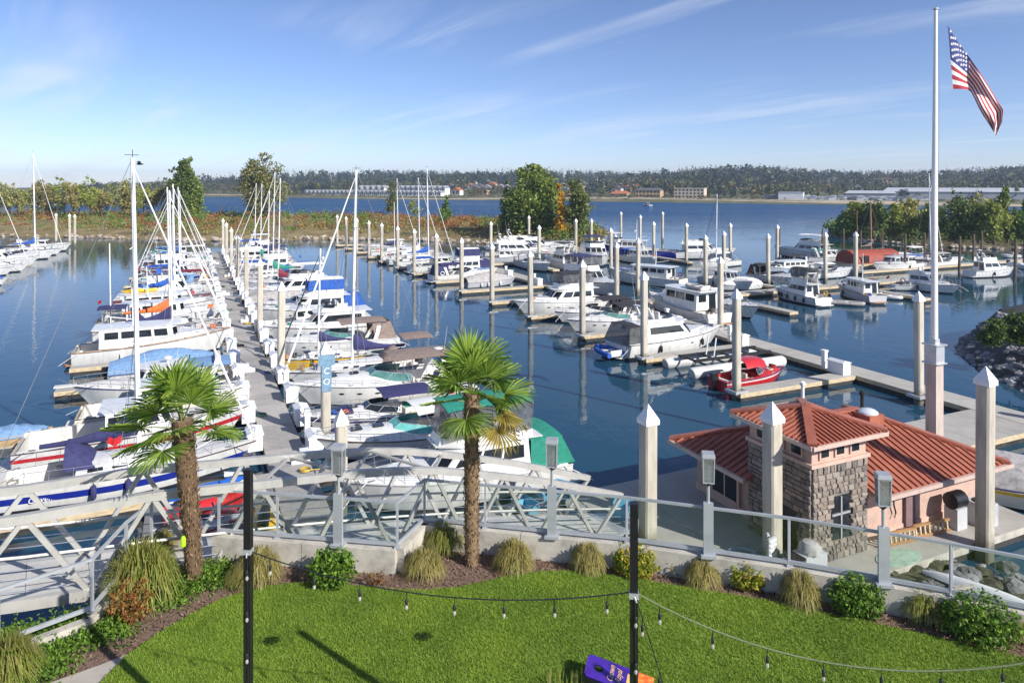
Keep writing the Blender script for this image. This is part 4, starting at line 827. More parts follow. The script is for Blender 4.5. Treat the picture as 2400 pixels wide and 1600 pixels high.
# ---------------------------------------------------------------- piles
def pile_mesh(side, h):
    m = MB(); c = .06; s = side/2; P = [(s, -s+c), (s, s-c), (s-c, s), (-s+c, s), (-s, s-c), (-s, -s+c), (-s+c, -s), (s-c, -s)]
    m.prism(P, -1.6, h); sh = m.mesh('shaft', PILEM, False)
    m = MB(); s2 = s+.035; n = 4; b = [(s2, -s2), (s2, s2), (-s2, s2), (-s2, -s2)]
    m.add([(x, y, h-.02) for x, y in b]+[(x, y, h+.14) for x, y in b]+[(0, 0, h+.14+side*1.05)], [(3, 2, 1, 0)]+[(i, (i+1) % 4, 4+(i+1) % 4, 4+i) for i in range(4)]+[(4+i, 4+(i+1) % 4, 8) for i in range(4)])
    return sh, m.mesh('cap', CAPM, False)
PM = {}
def pile(u, v, label, group, side=.43, h=6.1, collar=True):
    k = (side, round(h, 2))
    if k not in PM: PM[k] = pile_mesh(side, h)
    t = thing('dock_pile', label, 'pile', uv(u, v), UANG, group); q_ = random.Random(u*31+v); t.rotation_euler = (q_.uniform(-.009, .009), q_.uniform(-.009, .009), UANG+q_.uniform(-.06, .06)); link('shaft', PM[k][0], t); link('cap', PM[k][1], t)
    if collar:
        if 'c' not in PM:
            m = MB()
            for x, y, sx_, sy_ in ((0, .4, 1, .14), (0, -.4, 1, .14), (.43, 0, .14, .66), (-.43, 0, .14, .66)): m.box((x, y, DZ+.03), (sx_, sy_, .16))
            PM['c'] = m.mesh('pile_collar', ALU, False)
        link('pile_collar', PM['c'], t)
    return t
def finger(u0, u1, v, w, label, group, along='u'):
    if along == 'u': return dock('finger_dock', label, u0, u1, v-w/2, v+w/2, 3., CDECK, 'u', 'dock', group, .012)
    return dock('finger_dock', label, v-w/2, v+w/2, u0, u1, 3., CDECK, 'v', 'dock', group, .012)
FB = [33., 42.2, 50.6, 59.9, 68.8, 77.4, 86.2, 95.2, 103., 112., 120.1, 128.8, 137.2, 145.4]
for i, v in enumerate(FB):
    u = 29.9-.09*(v-33)*.28
    pile(u, v, f'square concrete pile with white cap, {ORD[i]} along the fairway edge from the red boat', 'piles at the finger ends along the fairway')
    finger(u-.2, 39.35, v, 1.15, f'timber-edged concrete finger dock, {ORD[i]} from the red boat', 'finger docks along the fairway')
for i, v in enumerate([47.5, 62.8, 78.7, 94, 109, 124, 138]):
    pile(5.25, v, f'square concrete pile beside the planked walkway, {ORD[i+1]} from the gangway', 'piles along the planked walkway', collar=False)
t = pile(6.0, 35.2, 'concrete pile with a blue letter sign strapped around its top', 'piles along the planked walkway', collar=False, h=4.7)
SGN = M('faded blue sign', (.17, .29, .4), .6, var=.2, scale=6)
m = MB(); m.box((0, -.235, 3.75), (.47, .03, 1.75)); m.box((0, -.24, 4.4), (.8, .035, .5)); m.build('sign_board', SGN, t, smooth=False)
def text_mesh(s, size, mat, ext=.004, shear=0.):
    cu = bpy.data.curves.new('lettering', 'FONT'); cu.body = s; cu.size = size; cu.extrude = ext; cu.shear = shear; cu.align_x = 'CENTER'; cu.align_y = 'CENTER'
    o = bpy.data.objects.new('tmp', cu); C.objects.link(o); bpy.context.view_layer.update()
    me = bpy.data.meshes.new_from_object(o.evaluated_get(bpy.context.evaluated_depsgraph_get())); bpy.data.objects.remove(o); me.materials.clear(); me.materials.append(mat); return me
for k, s in enumerate(('C', 'O')):
    o = link('lettering', text_mesh(s, .42, CAPM), t, (0, -.256, 3.87-.52*k)); o.rotation_euler = (R(90), 0, 0)
pile(5.35, 28., 'tall concrete pile rising beside the foot of the gangway', 'piles along the planked walkway', collar=False, h=3.55)
pile(14.6, 20.55, 'stout concrete pile at the landing float corner nearest the blue carts', 'piles of the boathouse float', h=4.6, side=.5, collar=False)
pile(17.62, 17.75, 'concrete pile standing against the stone tower', 'piles of the boathouse float', h=5.1, side=.5, collar=False)
pile(24.9, 15.35, 'concrete pile in front of the boathouse wall beside the air conditioner', 'piles of the boathouse float', h=6.1, side=.46, collar=False)
pile(39.0, 27.8, 'concrete pile held to the walkway behind the flagpole', 'piles along the concrete walkway')
pile(41.7, 48., 'concrete pile beside the walkway behind the white sport cruiser', 'piles along the concrete walkway')
for i, (u, v) in enumerate([(41.8, 64.5), (47.2, 68.4), (57.9, 69.3), (66.6, 67.8), (64.8, 73.9), (75.1, 66.5), (79.6, 65.6), (82.2, 81.9)]):
    pile(u, v, 'white-capped concrete pile among the yachts of the concrete cross dock', 'piles of the nearer cross dock', collar=False)
for i, (u, v) in enumerate([(48.3, 96.1), (45.6, 108.7), (54.6, 85.7), (60.8, 125.4), (63.3, 111.1), (65.8, 109.9), (72.5, 91.5), (70.1, 97), (79., 88.6), (82.5, 118.7), (88.1, 134.2), (96.6, 130.3)]):
    pile(u, v, 'white-capped concrete pile among the large yachts near the spit', 'piles of the far cross dock', collar=False)
for i, (u, v) in enumerate([(-26.4, 178), (-23.3, 173.2), (-21.8, 169.2), (-31.2, 140)]):
    pile(u, v, 'white-capped concrete pile beyond the neighbouring dock', 'piles of the neighbouring dock', collar=False)
WOODP = M('tarred timber', (.12, .085, .06), .9, var=.3, scale=2)
for i, (x, y, yt) in enumerate([(1825, 600, 533), (1925, 610, 535), (1975, 600, 535), (2006, 605, 527), (2015, 610, 540), (2066, 600, 540), (2119, 636, 548), (2165, 612, 545), (2247, 636, 553), (2280, 620, 548), (2299, 605, 540), (2377, 660, 560), (2399, 630, 538), (518, 505, 478)]):
    p = px(x, y, 0); h = (y-yt)*p.y/F; m = MB(); m.tube([(0, 0, -1.5), (.03*h, 0, h*.6), (.035*h, 0, h)], [.2, .18, .16], 8)
    tag(m.build('timber_pile', WOODP, None, p), 'weathered round timber pile in the basin beside the wooded island' if x > 600 else 'lone dark timber post standing in the river', 'pile', 'timber piles near the island' if x > 600 else None)
for lab, a in (('first', 53.4), ('second', 73.1)): finger(51, 61.55, a, 1.1, f'concrete finger dock reaching toward the boathouse, {lab} beside the motor yacht with black fenders', 'fingers of the cross dock', 'v')
finger(63.45, 74, 64.6, 1.1, 'concrete finger dock reaching toward the river', 'fingers of the cross dock', 'v')
finger(90.5, 101, 72.5, 1.1, 'far concrete finger dock beside the blue-hulled boat', 'fingers of the far cross dock', 'v')
finger(90.5, 101, 48.3, 1.1, 'far concrete finger dock in front of the big white yacht', 'fingers of the far cross dock', 'v')
for i, v in enumerate([31.6, 41., 50.2, 56, 64, 72.5, 81, 89.5, 98, 106.5, 115, 123.5, 132]):
    finger(-7.5, 3.05, v, .9, f'narrow finger dock on the open-water side of the walkway, {ORD[i]} from the gangway', 'fingers of the planked walkway')
for i, v in enumerate([31.2, 39.6, 48.2, 57.5, 66, 74.5, 83, 91.5, 100, 108.5, 117, 125.5, 134]):
    finger(4.9, 14.5, v, .9, f'narrow finger dock on the fairway side of the planked walkway, {ORD[i]} from the gangway', 'fingers of the planked walkway')
for i, v in enumerate([36., 33.]):
    pass
# dock boxes and power pedestals
m = MB(); m.box((0, 0, .36), (1.25, .66, .72)); bx_body = m.mesh('box_body', DBOX, False)
m = MB(); m.prism([(-.67, -.38), (.67, -.38), (.67, .38), (-.67, .38)], .722, .78); m.add([(-.67, -.38, .782), (.67, -.38, .782), (.67, .38, .782), (-.67, .38, .782), (-.6, .1, .92), (.6, .1, .92)], [(0, 1, 5, 4), (2, 3, 4, 5), (1, 2, 5), (3, 0, 4)]); bx_lid = m.mesh('lid', DBOX, False)
m = MB(); m.box((0, 0, .55), (.3, .26, 1.1)); m.box((0, 0, 1.16), (.38, .34, .12)); ped = m.mesh('pedestal_body', DBOX, False)
m = MB(); m.box((0, -.14, .8), (.2, .03, .3)); pedf = m.mesh('outlet_panel', GREYH, False)
def dockbox(u, v, rz, label, group, z=DZ):
    t = thing('dock_box', label, 'dock box', uv(u, v, z), UANG+rz, group); link('box_body', bx_body, t); link('lid', bx_lid, t)
def pedestal(u, v, rz, label, group):
    t = thing('power_pedestal', label, 'power pedestal', uv(u, v, DZ), UANG+rz, group); link('pedestal_body', ped, t); link('outlet_panel', pedf, t)
k = 0
for i in range(26):
    v = 33.6+i*4.25*(1 if i < 14 else 1.); 
    if v > 138: break
    dockbox(5.25, v+.3, R(90), f'white dock box on the fairway edge of the planked walkway, {ORD[i]} from the gangway', 'white dock boxes along the planked walkway')
    dockbox(2.72, v+1.9, R(90), f'white dock box on the open-water edge of the planked walkway, {ORD[i]} from the gangway', 'white dock boxes along the planked walkway')
    if i % 2 == 0: pedestal(5.2, v+2.2, R(-90), f'white power pedestal on the fairway edge of the planked walkway, {ORD[i//2]} from the gangway', 'power pedestals along the planked walkway')
for i, v in enumerate([32.1, 41.3, 49.5, 59, 68, 76.5, 85.3, 94.3]):
    dockbox(38.95, v+1.3, R(90), f'white slatted dock box on the concrete walkway, {ORD[i]} from the red boat', 'white dock boxes on the concrete walkway')
    pedestal(39.1, v+2.6, R(90), f'white power pedestal on the concrete walkway, {ORD[i]} from the red boat', 'power pedestals on the concrete walkway')
dockbox(52.8, 61.9, 0, 'white dock box on the cross dock beside the first finger', 'dock boxes of the cross dock'); dockbox(74.5, 61.9, 0, 'white dock box on the cross dock beside the small dinghy', 'dock boxes of the cross dock')
# ---------------------------------------------------------------- the boats, each where its slip is
NB = [0]
def put(kind, bow, stern, label, group=None, cat=None, name=None, **kw):
    bow = Vector(bow); stern = Vector(stern); d = bow-stern; L = kw.pop('L', None) or d.length; c = (bow+stern)/2
    t = thing(name or {express: 'express_cruiser', flybridge: 'flybridge_cruiser', trawler: 'trawler_yacht', sailboat: 'sailboat', runabout: 'runabout_boat', cuddy: 'cabin_boat'}[kind], label, cat or ('sailboat' if kind is sailboat else 'boat'), (c.x, c.y, 0), math.atan2(d.y, d.x), group)
    H = kind(t, L, **kw); t.scale = (1, 1, 1 if kind is sailboat else .86); return t, H
def slip(kind, side, v, L, bowin, label, **kw):
    # side -1: open-water side of the planked walkway; +1: fairway side; L metres, bow to the walkway or away
    a = 2.75 if side < 0 else 5.2; far = a+side*L; bow, st = (a, far) if bowin else (far, a)
    return put(kind, uv(bow, v), uv(st, v), label, kw.pop('group', None), **kw)
OW = 'open-water side'; FW = 'fairway side'
# open-water side, from the gangway outwards
t, H = slip(sailboat, -1, 34.2, 10.2, True, 'white sailboat with a navy hull stripe, navy sail cover and bow at the walkway', stripe=BLUEP, cover=NAVY, dodger=NAVY, mh=12.6, biminic=None, r=.1, mt=.53, sf=(.4, .66), jr=1.3)
m = MB(); xb = H.x(.53)-.9; m.add([(xb-.3, -.19, 2.1), (xb, -.21, 1.9), (xb+.3, -.19, 2.1), (xb+.22, -.19, 2.35), (xb, -.2, 2.22), (xb-.22, -.19, 2.35)], [(0, 1, 4, 5), (1, 2, 3, 4)]); m.build('sail_emblem', RED, t, smooth=False)
o = link('lettering', text_mesh('Clavente', .3, CAPM, .003, .2), t, H.pt(.21, .5, -1, .012)); o.rotation_euler = (R(90), 0, 0)
slip(cuddy, -1, 38.9, 10, True, 'white motor boat with deep red topsides lying behind the navy-striped sailboat', hm=GEL, stripe=RED, mast=False)
slip(cuddy, -1, 43.4, 8.2, True, 'cream cabin boat with a clear aft deck', hm=GEL2, stripe=GEL2, can=None, mast=True)
slip(cuddy, -1, 47.2, 9, False, 'white fishing boat with bow pulpit, radar arch and blue ball fenders', hm=GEL, archm=GEL, pul=True, balls=BLUE, can=PALEBL, boot=BLUEP)
slip(runabout, -1, 52.6, 7.6, True, 'boat under a faded blue cover with an open red stern hatch', cover=PALEBL, motor=BLACKP)
slip(trawler, -1, 59., 10.4, True, 'wood-trimmed white trawler yacht with an open flying bridge', hm=GEL, trim=TEAK, mast=3.2, fen=((.3, .55), -1, WHITEC), din=None)
slip(sailboat, -1, 62.6, 9.4, True, 'sailboat with a navy-covered tender hung off its stern', cover=NAVY, dodger=NAVY, stripe=None, mh=11)
slip(sailboat, -1, 66.6, 10., True, 'sailboat with orange sail covers and orange deck bags', cover=ORANGE, dodger=NAVY, biminic=NAVY, mh=11.2, mizzen=7)
slip(trawler, -1, 70.6, 9.4, True, 'long white cabin cruiser with a flat hard top over dark windows', mast=None, trim=None, din=None)
slip(trawler, -1, 75.4, 10.2, True, 'white trawler carrying a yellow kayak on its roof', kayak=YELLOW, mast=3, trim=None, din=None)
slip(sailboat, -1, 79., 9.6, True, 'sailboat with life rings and yellow gear on its stern rail', cover=WHITEC, dodger=BLUE, mh=11.5)
cov = [BLUE, BLUE, PALEBL, MAROON, NAVY, BLUE, WHITEC, PALEBL, NAVY, BLUE, GREEN, NAVY, WHITEC, BLUE]
nm = {BLUE: 'bright blue', PALEBL: 'faded blue', MAROON: 'maroon', NAVY: 'navy', WHITEC: 'white', GREEN: 'green'}
PK = [sailboat, flybridge, sailboat, express, sailboat, cuddy, sailboat, flybridge, trawler, sailboat, express, sailboat, cuddy]
for i in range(13):
    v = 83.2+i*4.25; kd = PK[i]; cn = nm[cov[i]]
    if kd is sailboat: slip(sailboat, -1, v, 8.6+rr.uniform(0, 1.6), i % 4 != 2, f'sailboat with a {cn} sail cover, {ORD[i]} boat outward of the yellow-kayak trawler', cover=cov[i], dodger=rr.choice([BLUE, NAVY, None, PALEBL]), mh=rr.uniform(9.2, 11.8), group='far boats on the open-water side', radome=i % 4 == 1, r=.075, stripe=rr.choice([None, BLUEP, None, MAROON]))
    else: slip(kd, -1, v, 8.6+rr.uniform(0, 1.4), i % 3 != 0, f'white motor boat, {ORD[i]} boat outward of the yellow-kayak trawler', group='far boats on the open-water side', **({'trim': None} if kd is trawler else {'fcan': cov[i]} if kd is flybridge else {'can': cov[i]}))
# fairway side
slip(flybridge, 1, 27.6, 9.6, True, 'white flybridge cruiser shrouded at the stern in green canvas', fcan=GREEN, enc=VINYL, can=GREEN, mast=False, fx=(.18, .6), low=True)
slip(express, 1, 33.3, 8.6, True, 'white express cruiser with a turquoise windshield cover', can=WHITEC, glass=TURQ, archm=None, back=VINYL)
slip(express, 1, 37.2, 7.4, True, 'small white cruiser with navy canvas and navy sunpad', can=NAVY, pad=NAVY, archm=None, stripe=NAVY, glass=GLASS)
slip(express, 1, 42., 10.6, True, 'large white express cruiser with brown bimini and raked radar arch', can=BROWN, glass=TEALG, archm=GEL, rad=True, stripe=None, fen=((.5,), -1, WHITEC))
slip(sailboat, 1, 45.9, 9.8, True, 'sailboat with a long navy sail cover and white furled jib beside the brown-topped cruiser', cover=NAVY, mh=12.4, dodger=BROWN, r=.1, biminic=BROWN, jr=1.6)
slip(sailboat, 1, 50.6, 6.6, True, 'small yellow-hulled sailboat with three round ports', hm=YELLOW, deckm=GEL, cover=NAVY, mh=7.2, jib=BLACK)
slip(express, 1, 55., 9.6, True, 'white cruiser with a tan camper canvas beyond the yellow sailboat', can=BROWN, glass=TEALG, back=BROWN, rad=False)
slip(flybridge, 1, 59.8, 10, True, 'white cruiser with sweeping dark side windows and bow rail overhanging the fairway', mast=False, low=True, fx=(.3, .55), wins=1)
slip(cuddy, 1, 64., 8.4, False, 'sport boat with an open cockpit and white outboard-style bow facing the fairway', can=None)
slip(flybridge, 1, 68.6, 10, True, 'flybridge cruiser with bright blue canvas around its bridge', fcan=WHITEC, enc=BLUE, can=BLUE, mast=True)
slip(express, 1, 73.2, 9.2, True, 'white express cruiser with blue canvas and a wide arch', can=BLUE, back=BLUE, archm=GEL)
slip(runabout, 1, 77.3, 7.2, False, 'white runabout with a grey cover near the blue-canvas cruisers', cover=GREYC)
slip(flybridge, 1, 81.6, 10.4, True, 'flybridge cruiser with black tender on the stern', fcan=WHITEC, mast=True)
slip(sailboat, 1, 85.6, 9, True, 'sailboat with maroon dodger', cover=MAROON, dodger=MAROON, mh=12.2)
slip(express, 1, 90, 9, True, 'white express cruiser with black canvas on the fairway side', can=BLKC, back=BLKC)
slip(sailboat, 1, 94.2, 9.6, True, 'sailboat with a green sail cover and blue awning', cover=GREEN, biminic=BLUE, mh=13)
cov2 = [WHITEC, BLUE, NAVY, GREEN, WHITEC, BLUE, NAVY, PALEBL, WHITEC, NAVY]
for i in range(9):
    v = 98.6+i*4.3; kd = [sailboat, express, flybridge][i % 3]
    if kd is sailboat: slip(sailboat, 1, v, 9+rr.uniform(0, 1.2), True, f'sailboat with a {nm[cov2[i]]} sail cover, {ORD[i]} boat outward of the green-and-blue sailboat', cover=cov2[i], mh=rr.uniform(10, 12.6), r=.075, dodger=rr.choice([NAVY, None, BLUE]), group='far boats on the fairway side')
    else: slip(kd, 1, v, 9.4, i % 2 == 0, f'white motor cruiser, {ORD[i]} boat outward of the green-and-blue sailboat', group='far boats on the fairway side', **({'fcan': cov2[i], 'mast': True} if kd is flybridge else {'can': cov2[i]}))
HOSE = [M('yellow cord', (.5, .36, .06), .6), M('green hose', (.06, .17, .1), .6), M('blue hose', (.1, .17, .3), .6), BLACK]
m = MB(); m.box((0, 0, .12), (.8, .6, .24)); m.box((.2, 0, .36), (.4, .6, .24)); stp = m.mesh('steps', DBOX, False)
for i in range(12):
    v = 32+i*8.6+rr.uniform(-.6, .6); s = -1 if i % 2 else 1; u = 3.45 if s < 0 else 4.5; m = MB()
    P = [(.22*math.cos(a)*(1+.03*a/6), .22*math.sin(a), .03+.006*a) for a in [k*.6 for k in range(30)]]+[(s*.9, .3, .03), (s*1.5, .6, -.05)]; m.tube(P, .022, 5, cap=False)
    tag(m.build('hose_coil', HOSE[i % 4], None, uv(u, v, DZ+.01)), f"{['yellow power cord', 'green hose', 'blue hose', 'black power cord'][i % 4]} coiled on the planked walkway, {ORD[i]} coil from the gangway", 'hose', 'cords and hoses on the planked walkway')
    if i % 2 == 0: tag(link('boarding_steps', stp, None, uv(3.5 if i % 4 else 4.45, v+1.3, DZ), UANG+(math.pi if i % 4 else 0)), f'white boarding steps on the planked walkway, {ORD[i//2]} from the gangway', 'steps', 'boarding steps on the planked walkway')
# concrete walkway, fairway side (slips between the capped piles)
def bslip(kind, v, u0, u1, label, **kw): return put(kind, uv(u1, v), uv(u0, v), label, **kw)   # bow at u1
bslip(runabout, 35.1, 30.2, 35.9, 'red aluminium fishing boat with a red soft top and outboard motors', hm=RED, hard=RED, motor=BLACKP, stripe=GEL)
bslip(flybridge, 44.8, 28.9, 39., 'white sport cruiser with black curtained cockpit and blue tender on its stern', can=BLKC, fcan=None, mast=True, rad=False, wins=1, low=True, fx=(.22, .5), fen=((.3, .72), -1, BLACK))
bslip(express, 53.3, 38.4, 29.4, 'sleek white express cruiser with teal windshield and black bimini', can=BLKC, glass=TEALG, fen=((.3, .45), 1, BLACK))
bslip(flybridge, 62.4, 39, 28.6, 'white flybridge yacht with a black bridge canopy and open aft deck', fcan=BLKC, enc=VINYL, mast=True, rad=False)
bslip(express, 57.4, 38.9, 30.4, 'white cruiser with dark canvas lying behind the teal-windshield cruiser', can=BLKC, back=BLKC)
bslip(express, 88.6, 28.6, 38.2, 'white express cruiser with blue sun cover on its foredeck', can=NAVY, pad=PALEBL, hm=GEL, back=NAVY, fen=((.4, .6, .75), -1, BLACK))
bslip(flybridge, 92.6, 38.6, 29.4, 'tall flybridge yacht enclosed in dark blue curtains', fcan=WHITEC, enc=NAVY, can=NAVY, mast=True)
bslip(runabout, 82.2, 31, 38, 'grey covered boat between empty fingers', cover=GREYC, hm=GREYH)
bslip(cuddy, 99.2, 28.8, 38.4, 'cabin boat with an orange ring on its rail', can=BLUE)
bslip(sailboat, 106.6, 28.6, 38.4, 'sailboat with a bright blue boom cover near the spit', cover=BLUE, mh=14, r=.09)
bslip(sailboat, 110, 28.4, 37.8, 'ketch with two white masts near the spit', cover=WHITEC, mh=12.5, mizzen=9)
bslip(cuddy, 116, 28.6, 38, 'white cabin boat with outboards near the spit', motor=BLACKP)
bslip(sailboat, 124, 28.8, 38, 'sailboat with a navy boom cover at the outermost fairway fingers', cover=NAVY, mh=12.5)
bslip(express, 132, 38, 28.8, 'white cruiser at the outermost fairway fingers', can=WHITEC)
# concrete walkway, inner side and cross docks
def pp(kind, bx_, by_, sx_, sy_, label, **kw): return put(kind, px(bx_, by_), px(sx_, sy_), label, **kw)
put(trawler, uv(43.4, 60.9), uv(43.9, 50.6), 'two-level white trawler with oval side windows and covered dinghy on its roof', trim=None, din=GREYC, mast=None, hh=2., wins=3, name='trawler_yacht')
put(flybridge, uv(43.6, 66.6), uv(43.4, 79.), 'grey-hulled sport fisher with a long raked white foredeck facing the boathouse', hm=GREYH, fcan=NAVY, enc=VINYL, mast=False)
put(trawler, uv(50.6, 80), uv(55.6, 70.6), 'white trawler with warm wooden interior behind its windows', trim=None, mast=2.4, hh=1.5)
put(runabout, uv(49.4, 66), uv(46.8, 59.5), 'small cruiser behind the two-level trawler', can=BLKC)
pp(flybridge, 1812, 693, 1930, 719, 'white motor yacht with black fenders hanging along its side', wins=2, fcan=BLKC, mast=True, rad=False, fen=((.2, .36, .52, .66, .74), 1, BLACK), boot=BLACK, enc=VINYL)
pp(trawler, 1962, 688, 2058, 713, 'tan-and-white trawler with an orange square on its stern', trim=TEAK, hm=GREYH, roofm=GEL, mast=3.4, wins=5)
put(trawler, uv(71.6, 74.6), uv(80.5, 74.2), 'pale blue-hulled pilothouse boat behind the black-fendered yacht', hm=M('pale blue paint', (.42, .5, .58), .3, coat=.2), trim=None, mast=None, hh=1.2)
put(express, uv(84.8, 70.4), uv(76.6, 70.6), 'white express boat with tan canvas moored at the cross dock', can=WHITEC)
put(flybridge, uv(95.6, 96), uv(98.5, 84.5), 'tall white flybridge yacht lying nearest the river', fcan=WHITEC, mast=True)
put(cuddy, uv(99.5, 82), uv(93, 86), 'white boat with a dark green arch canopy beside the red floating house', can=GREEN, archm=GEL)
put(express, uv(78, 80), uv(86.5, 80), 'white cruiser with clutter on its deck in the basin', can=BLKC)
pp(flybridge, 2252, 692, 2110, 675, 'white flybridge yacht with its bow toward the wooded island', wins=2, mast=False, fcan=BLKC, boot=BLACK, fen=((.1, .26, .38), -1, BLACK), low=True)
pp(flybridge, 2378, 646, 2272, 650, 'white bridge-deck cruiser with a dark brown transom', stripe=None, mast=True, fcan=None, boot=BROWNH, wins=2)
pp(express, 2085, 612, 2160, 606, 'white cruiser with an orange stripe beside the red floating house', can=WHITEC, stripe=ORANGE)
pp(cuddy, 2085, 638, 2150, 628, 'small boat with blue canvas in front of the timber pile', can=BLUE)
pp(sailboat, 2215, 622, 2140, 620, 'white sailboat with a single tall mast near the wooded island', mh=13.6, cover=NAVY, r=.09)
pp(runabout, 2345, 604, 2390, 604, 'small white open skiff at the far grey jetty', can=None)
pp(runabout, 2410, 633, 2366, 626, 'pale skiff beside the brown-transom cruiser', cover=WHITEC)
pp(sailboat, 2075, 601, 2000, 603, 'old ketch with two brown wooden masts behind the red floating house', mh=8.6, mizzen=7.4, cover=BROWN, jib=BROWN, jr=.6, mastm=TEAK, r=.11, hm=GEL2)
# big yachts near the spit
put(flybridge, uv(65, 112.5), uv(47.5, 116.4), 'largest white motor yacht with a raked mast of radar domes', wins=4, mast=True, fcan=None, L=16.5, low=True)
put(flybridge, uv(58, 108), uv(45.4, 112), 'white motor yacht alongside the largest yacht', wins=3, mast=True)
put(cuddy, uv(51, 104), uv(43, 107), 'small grey pilothouse boat with a dark canopy near the big yachts', can=BLKC, hm=GREYH)
put(flybridge, uv(57, 92), uv(62, 104.5), 'white aft-cabin yacht showing its stern windows', wins=2, fcan=NAVY, mast=True)
put(flybridge, uv(78, 121), uv(68, 124), 'white yacht with navy bridge canopy nearest the open river', fcan=NAVY, mast=True)
put(trawler, uv(66.5, 108.5), uv(76.5, 99), 'blue-hulled workboat with a white wheelhouse and tripod mast', hm=BLUEP, trim=None, mast=4.2, hs=(.4, .72), hh=1.7)
put(flybridge, uv(86, 95), uv(75.5, 99.5), 'white cruiser with dark raked windows ahead of the blue workboat', mast=True, wins=2, boot=BLACK)
put(sailboat, uv(70.5, 86), uv(79, 87), 'low sailboat with a thin bare mast by the cross dock', mh=10, cover=WHITEC, jib=NAVY)
put(runabout, uv(58, 67), uv(64, 67), 'white skiff behind the sailless pile of the cross dock', cover=WHITEC)
put(express, uv(84.5, 55), uv(77, 60), 'white runabout tied at the far end of the cross dock', can=None, archm=None, L=6)
for u0, v0, u1, v1, kd, lab, kw in ((47.2, 90.5, 47.4, 100.4, express, 'white cruiser with grey canvas between far fingers of the cross dock', dict(can=GREYC)), (51.5, 100.3, 51.7, 90.2, flybridge, 'white flybridge cruiser moored stern-out near the far cross dock', dict(fcan=BLKC, mast=True)), (66.5, 91, 66.6, 100.4, cuddy, 'white cabin boat with blue cockpit cover at the far cross dock', dict(can=BLUE)), (82, 91.5, 82.2, 100.5, express, 'white cruiser with navy canvas at the end of the far cross dock', dict(can=NAVY)), (69.2, 64.2, 69.4, 73.4, express, 'white cruiser with black canvas on the river side of the cross dock', dict(can=BLKC, back=BLKC)), (60.8, 64.3, 60.9, 73, cuddy, 'white hardtop boat on the river side of the cross dock', dict(can=GREYC)), (48.6, 50.6, 48.7, 60.6, express, 'white open cruiser between the two-level trawler and the first finger', dict(can=None)), (91, 72, 99.5, 72.2, cuddy, 'white fishing boat in front of the red floating house', dict(motor=BLACKP)), (112, 72.3, 103, 72.1, express, 'white cruiser with grey top along the far grey jetty', dict(can=GREYC)), (54, 103.6, 54.2, 113, express, 'white cruiser tucked inside the big yachts', dict(can=NAVY)), (70.6, 103.4, 70.8, 113, flybridge, 'white flybridge cruiser between the aft-cabin yacht and the workboat', dict(fcan=WHITEC))):
    put(kd, uv(u0, v0), uv(u1, v1), lab, **kw)
# neighbouring dock at the left edge
for i, (bx_, by_, dl, lab, kd, kw) in enumerate([
    (168, 588, 10, 'white cabin cruiser with an anchor roller at the outer end of the neighbouring dock', cuddy, dict(archm=GEL)),
    (150, 597, 10, 'white sailboat with a blue boom cover on the neighbouring dock', sailboat, dict(cover=BLUE, mh=17, r=.11)),
    (130, 606, 9.5, 'white cruiser with a leaning white crane arm on the neighbouring dock', express, dict(can=BLKC)),
    (95, 622, 10.5, 'white sloop hull with a tan boot stripe on the neighbouring dock', flybridge, dict(boot=BEIGE, mast=False, low=True)),
    (70, 636, 9.5, 'white sailboat with a shorter mast on the neighbouring dock', sailboat, dict(cover=WHITEC, mh=12.5, r=.09)),
    (35, 645, 9, 'white cruiser half out of view on the neighbouring dock', express, dict(can=WHITEC)),
    (20, 668, 7, 'small boat with a dark blue outboard cover at the left edge', runabout, dict(cover=BLUE, motor=BLUEP))]):
    b = px(bx_, by_); put(kd, b, b-uv(dl, 0), lab, **kw)
# floating house, pontoon lift, tenders, jet skis
p = uv(97, 77.6); t = thing('floating_house', 'floating boathouse with a rounded red roof among the timber piles', 'boathouse', p, UANG-.15)
m = MB(); m.box((0, 0, .3), (9.6, 4.6, .7)); m.build('float', WALER, t, smooth=False)
REDR = M('rust red roof', (.3, .06, .035), .7, var=.15, scale=.8)
m = MB(); rows = [[(x, 2.3*math.cos(a), .65+2.0*math.sin(a)) for a in [math.pi*j/10 for j in range(11)]] for x in (-4.3, -1.5, 1.5, 4.3)]; m.grid(rows); m.add(rows[0], [tuple(range(11))]); m.add(rows[-1], [tuple(range(10, -1, -1))]); m.build('roof', REDR, t, ang=50)
for x in (-2.4, 1.8):
    m = MB(); m.box((x, -2.05, 1.35), (.9, .5, 1.1)); m.build('doorway', BLACK, t, smooth=False)
p = uv(34.6, 39.4); t = thing('boat_lift', 'empty grey pontoon boat lift with long air tanks next to the red boat', 'boat lift', p, UANG)
TANK = M('lift tank', (.6, .6, .58), .5, var=.1, scale=1)
for y in (-1.6, 1.3):
    m = MB(); m.tube([(-4.2, y, .28), (-4.1, y, .3), (3.8, y, .3), (3.9, y, .28)], [.36, .42, .42, .36], 12); m.build('air_tank', TANK, t)
m = MB()
for x in (-3, -1.4, .2, 1.8, 3.2): m.bar((x, -1.6, .78), (x, 1.3, .78), .14, .1)
for y in (-.9, .6): m.bar((-3.4, y, .9), (3.4, y, .9), .2, .18)
m.build('lift_frame', BLACK, t, smooth=False)
m = MB()
for x, y in ((-1.4, -.5), (-1.4, .3)): m.tube([(x, y, .9), (x+.2, y, 2.2)], .05, 6)
m.build('guide_post', MASTW, t)
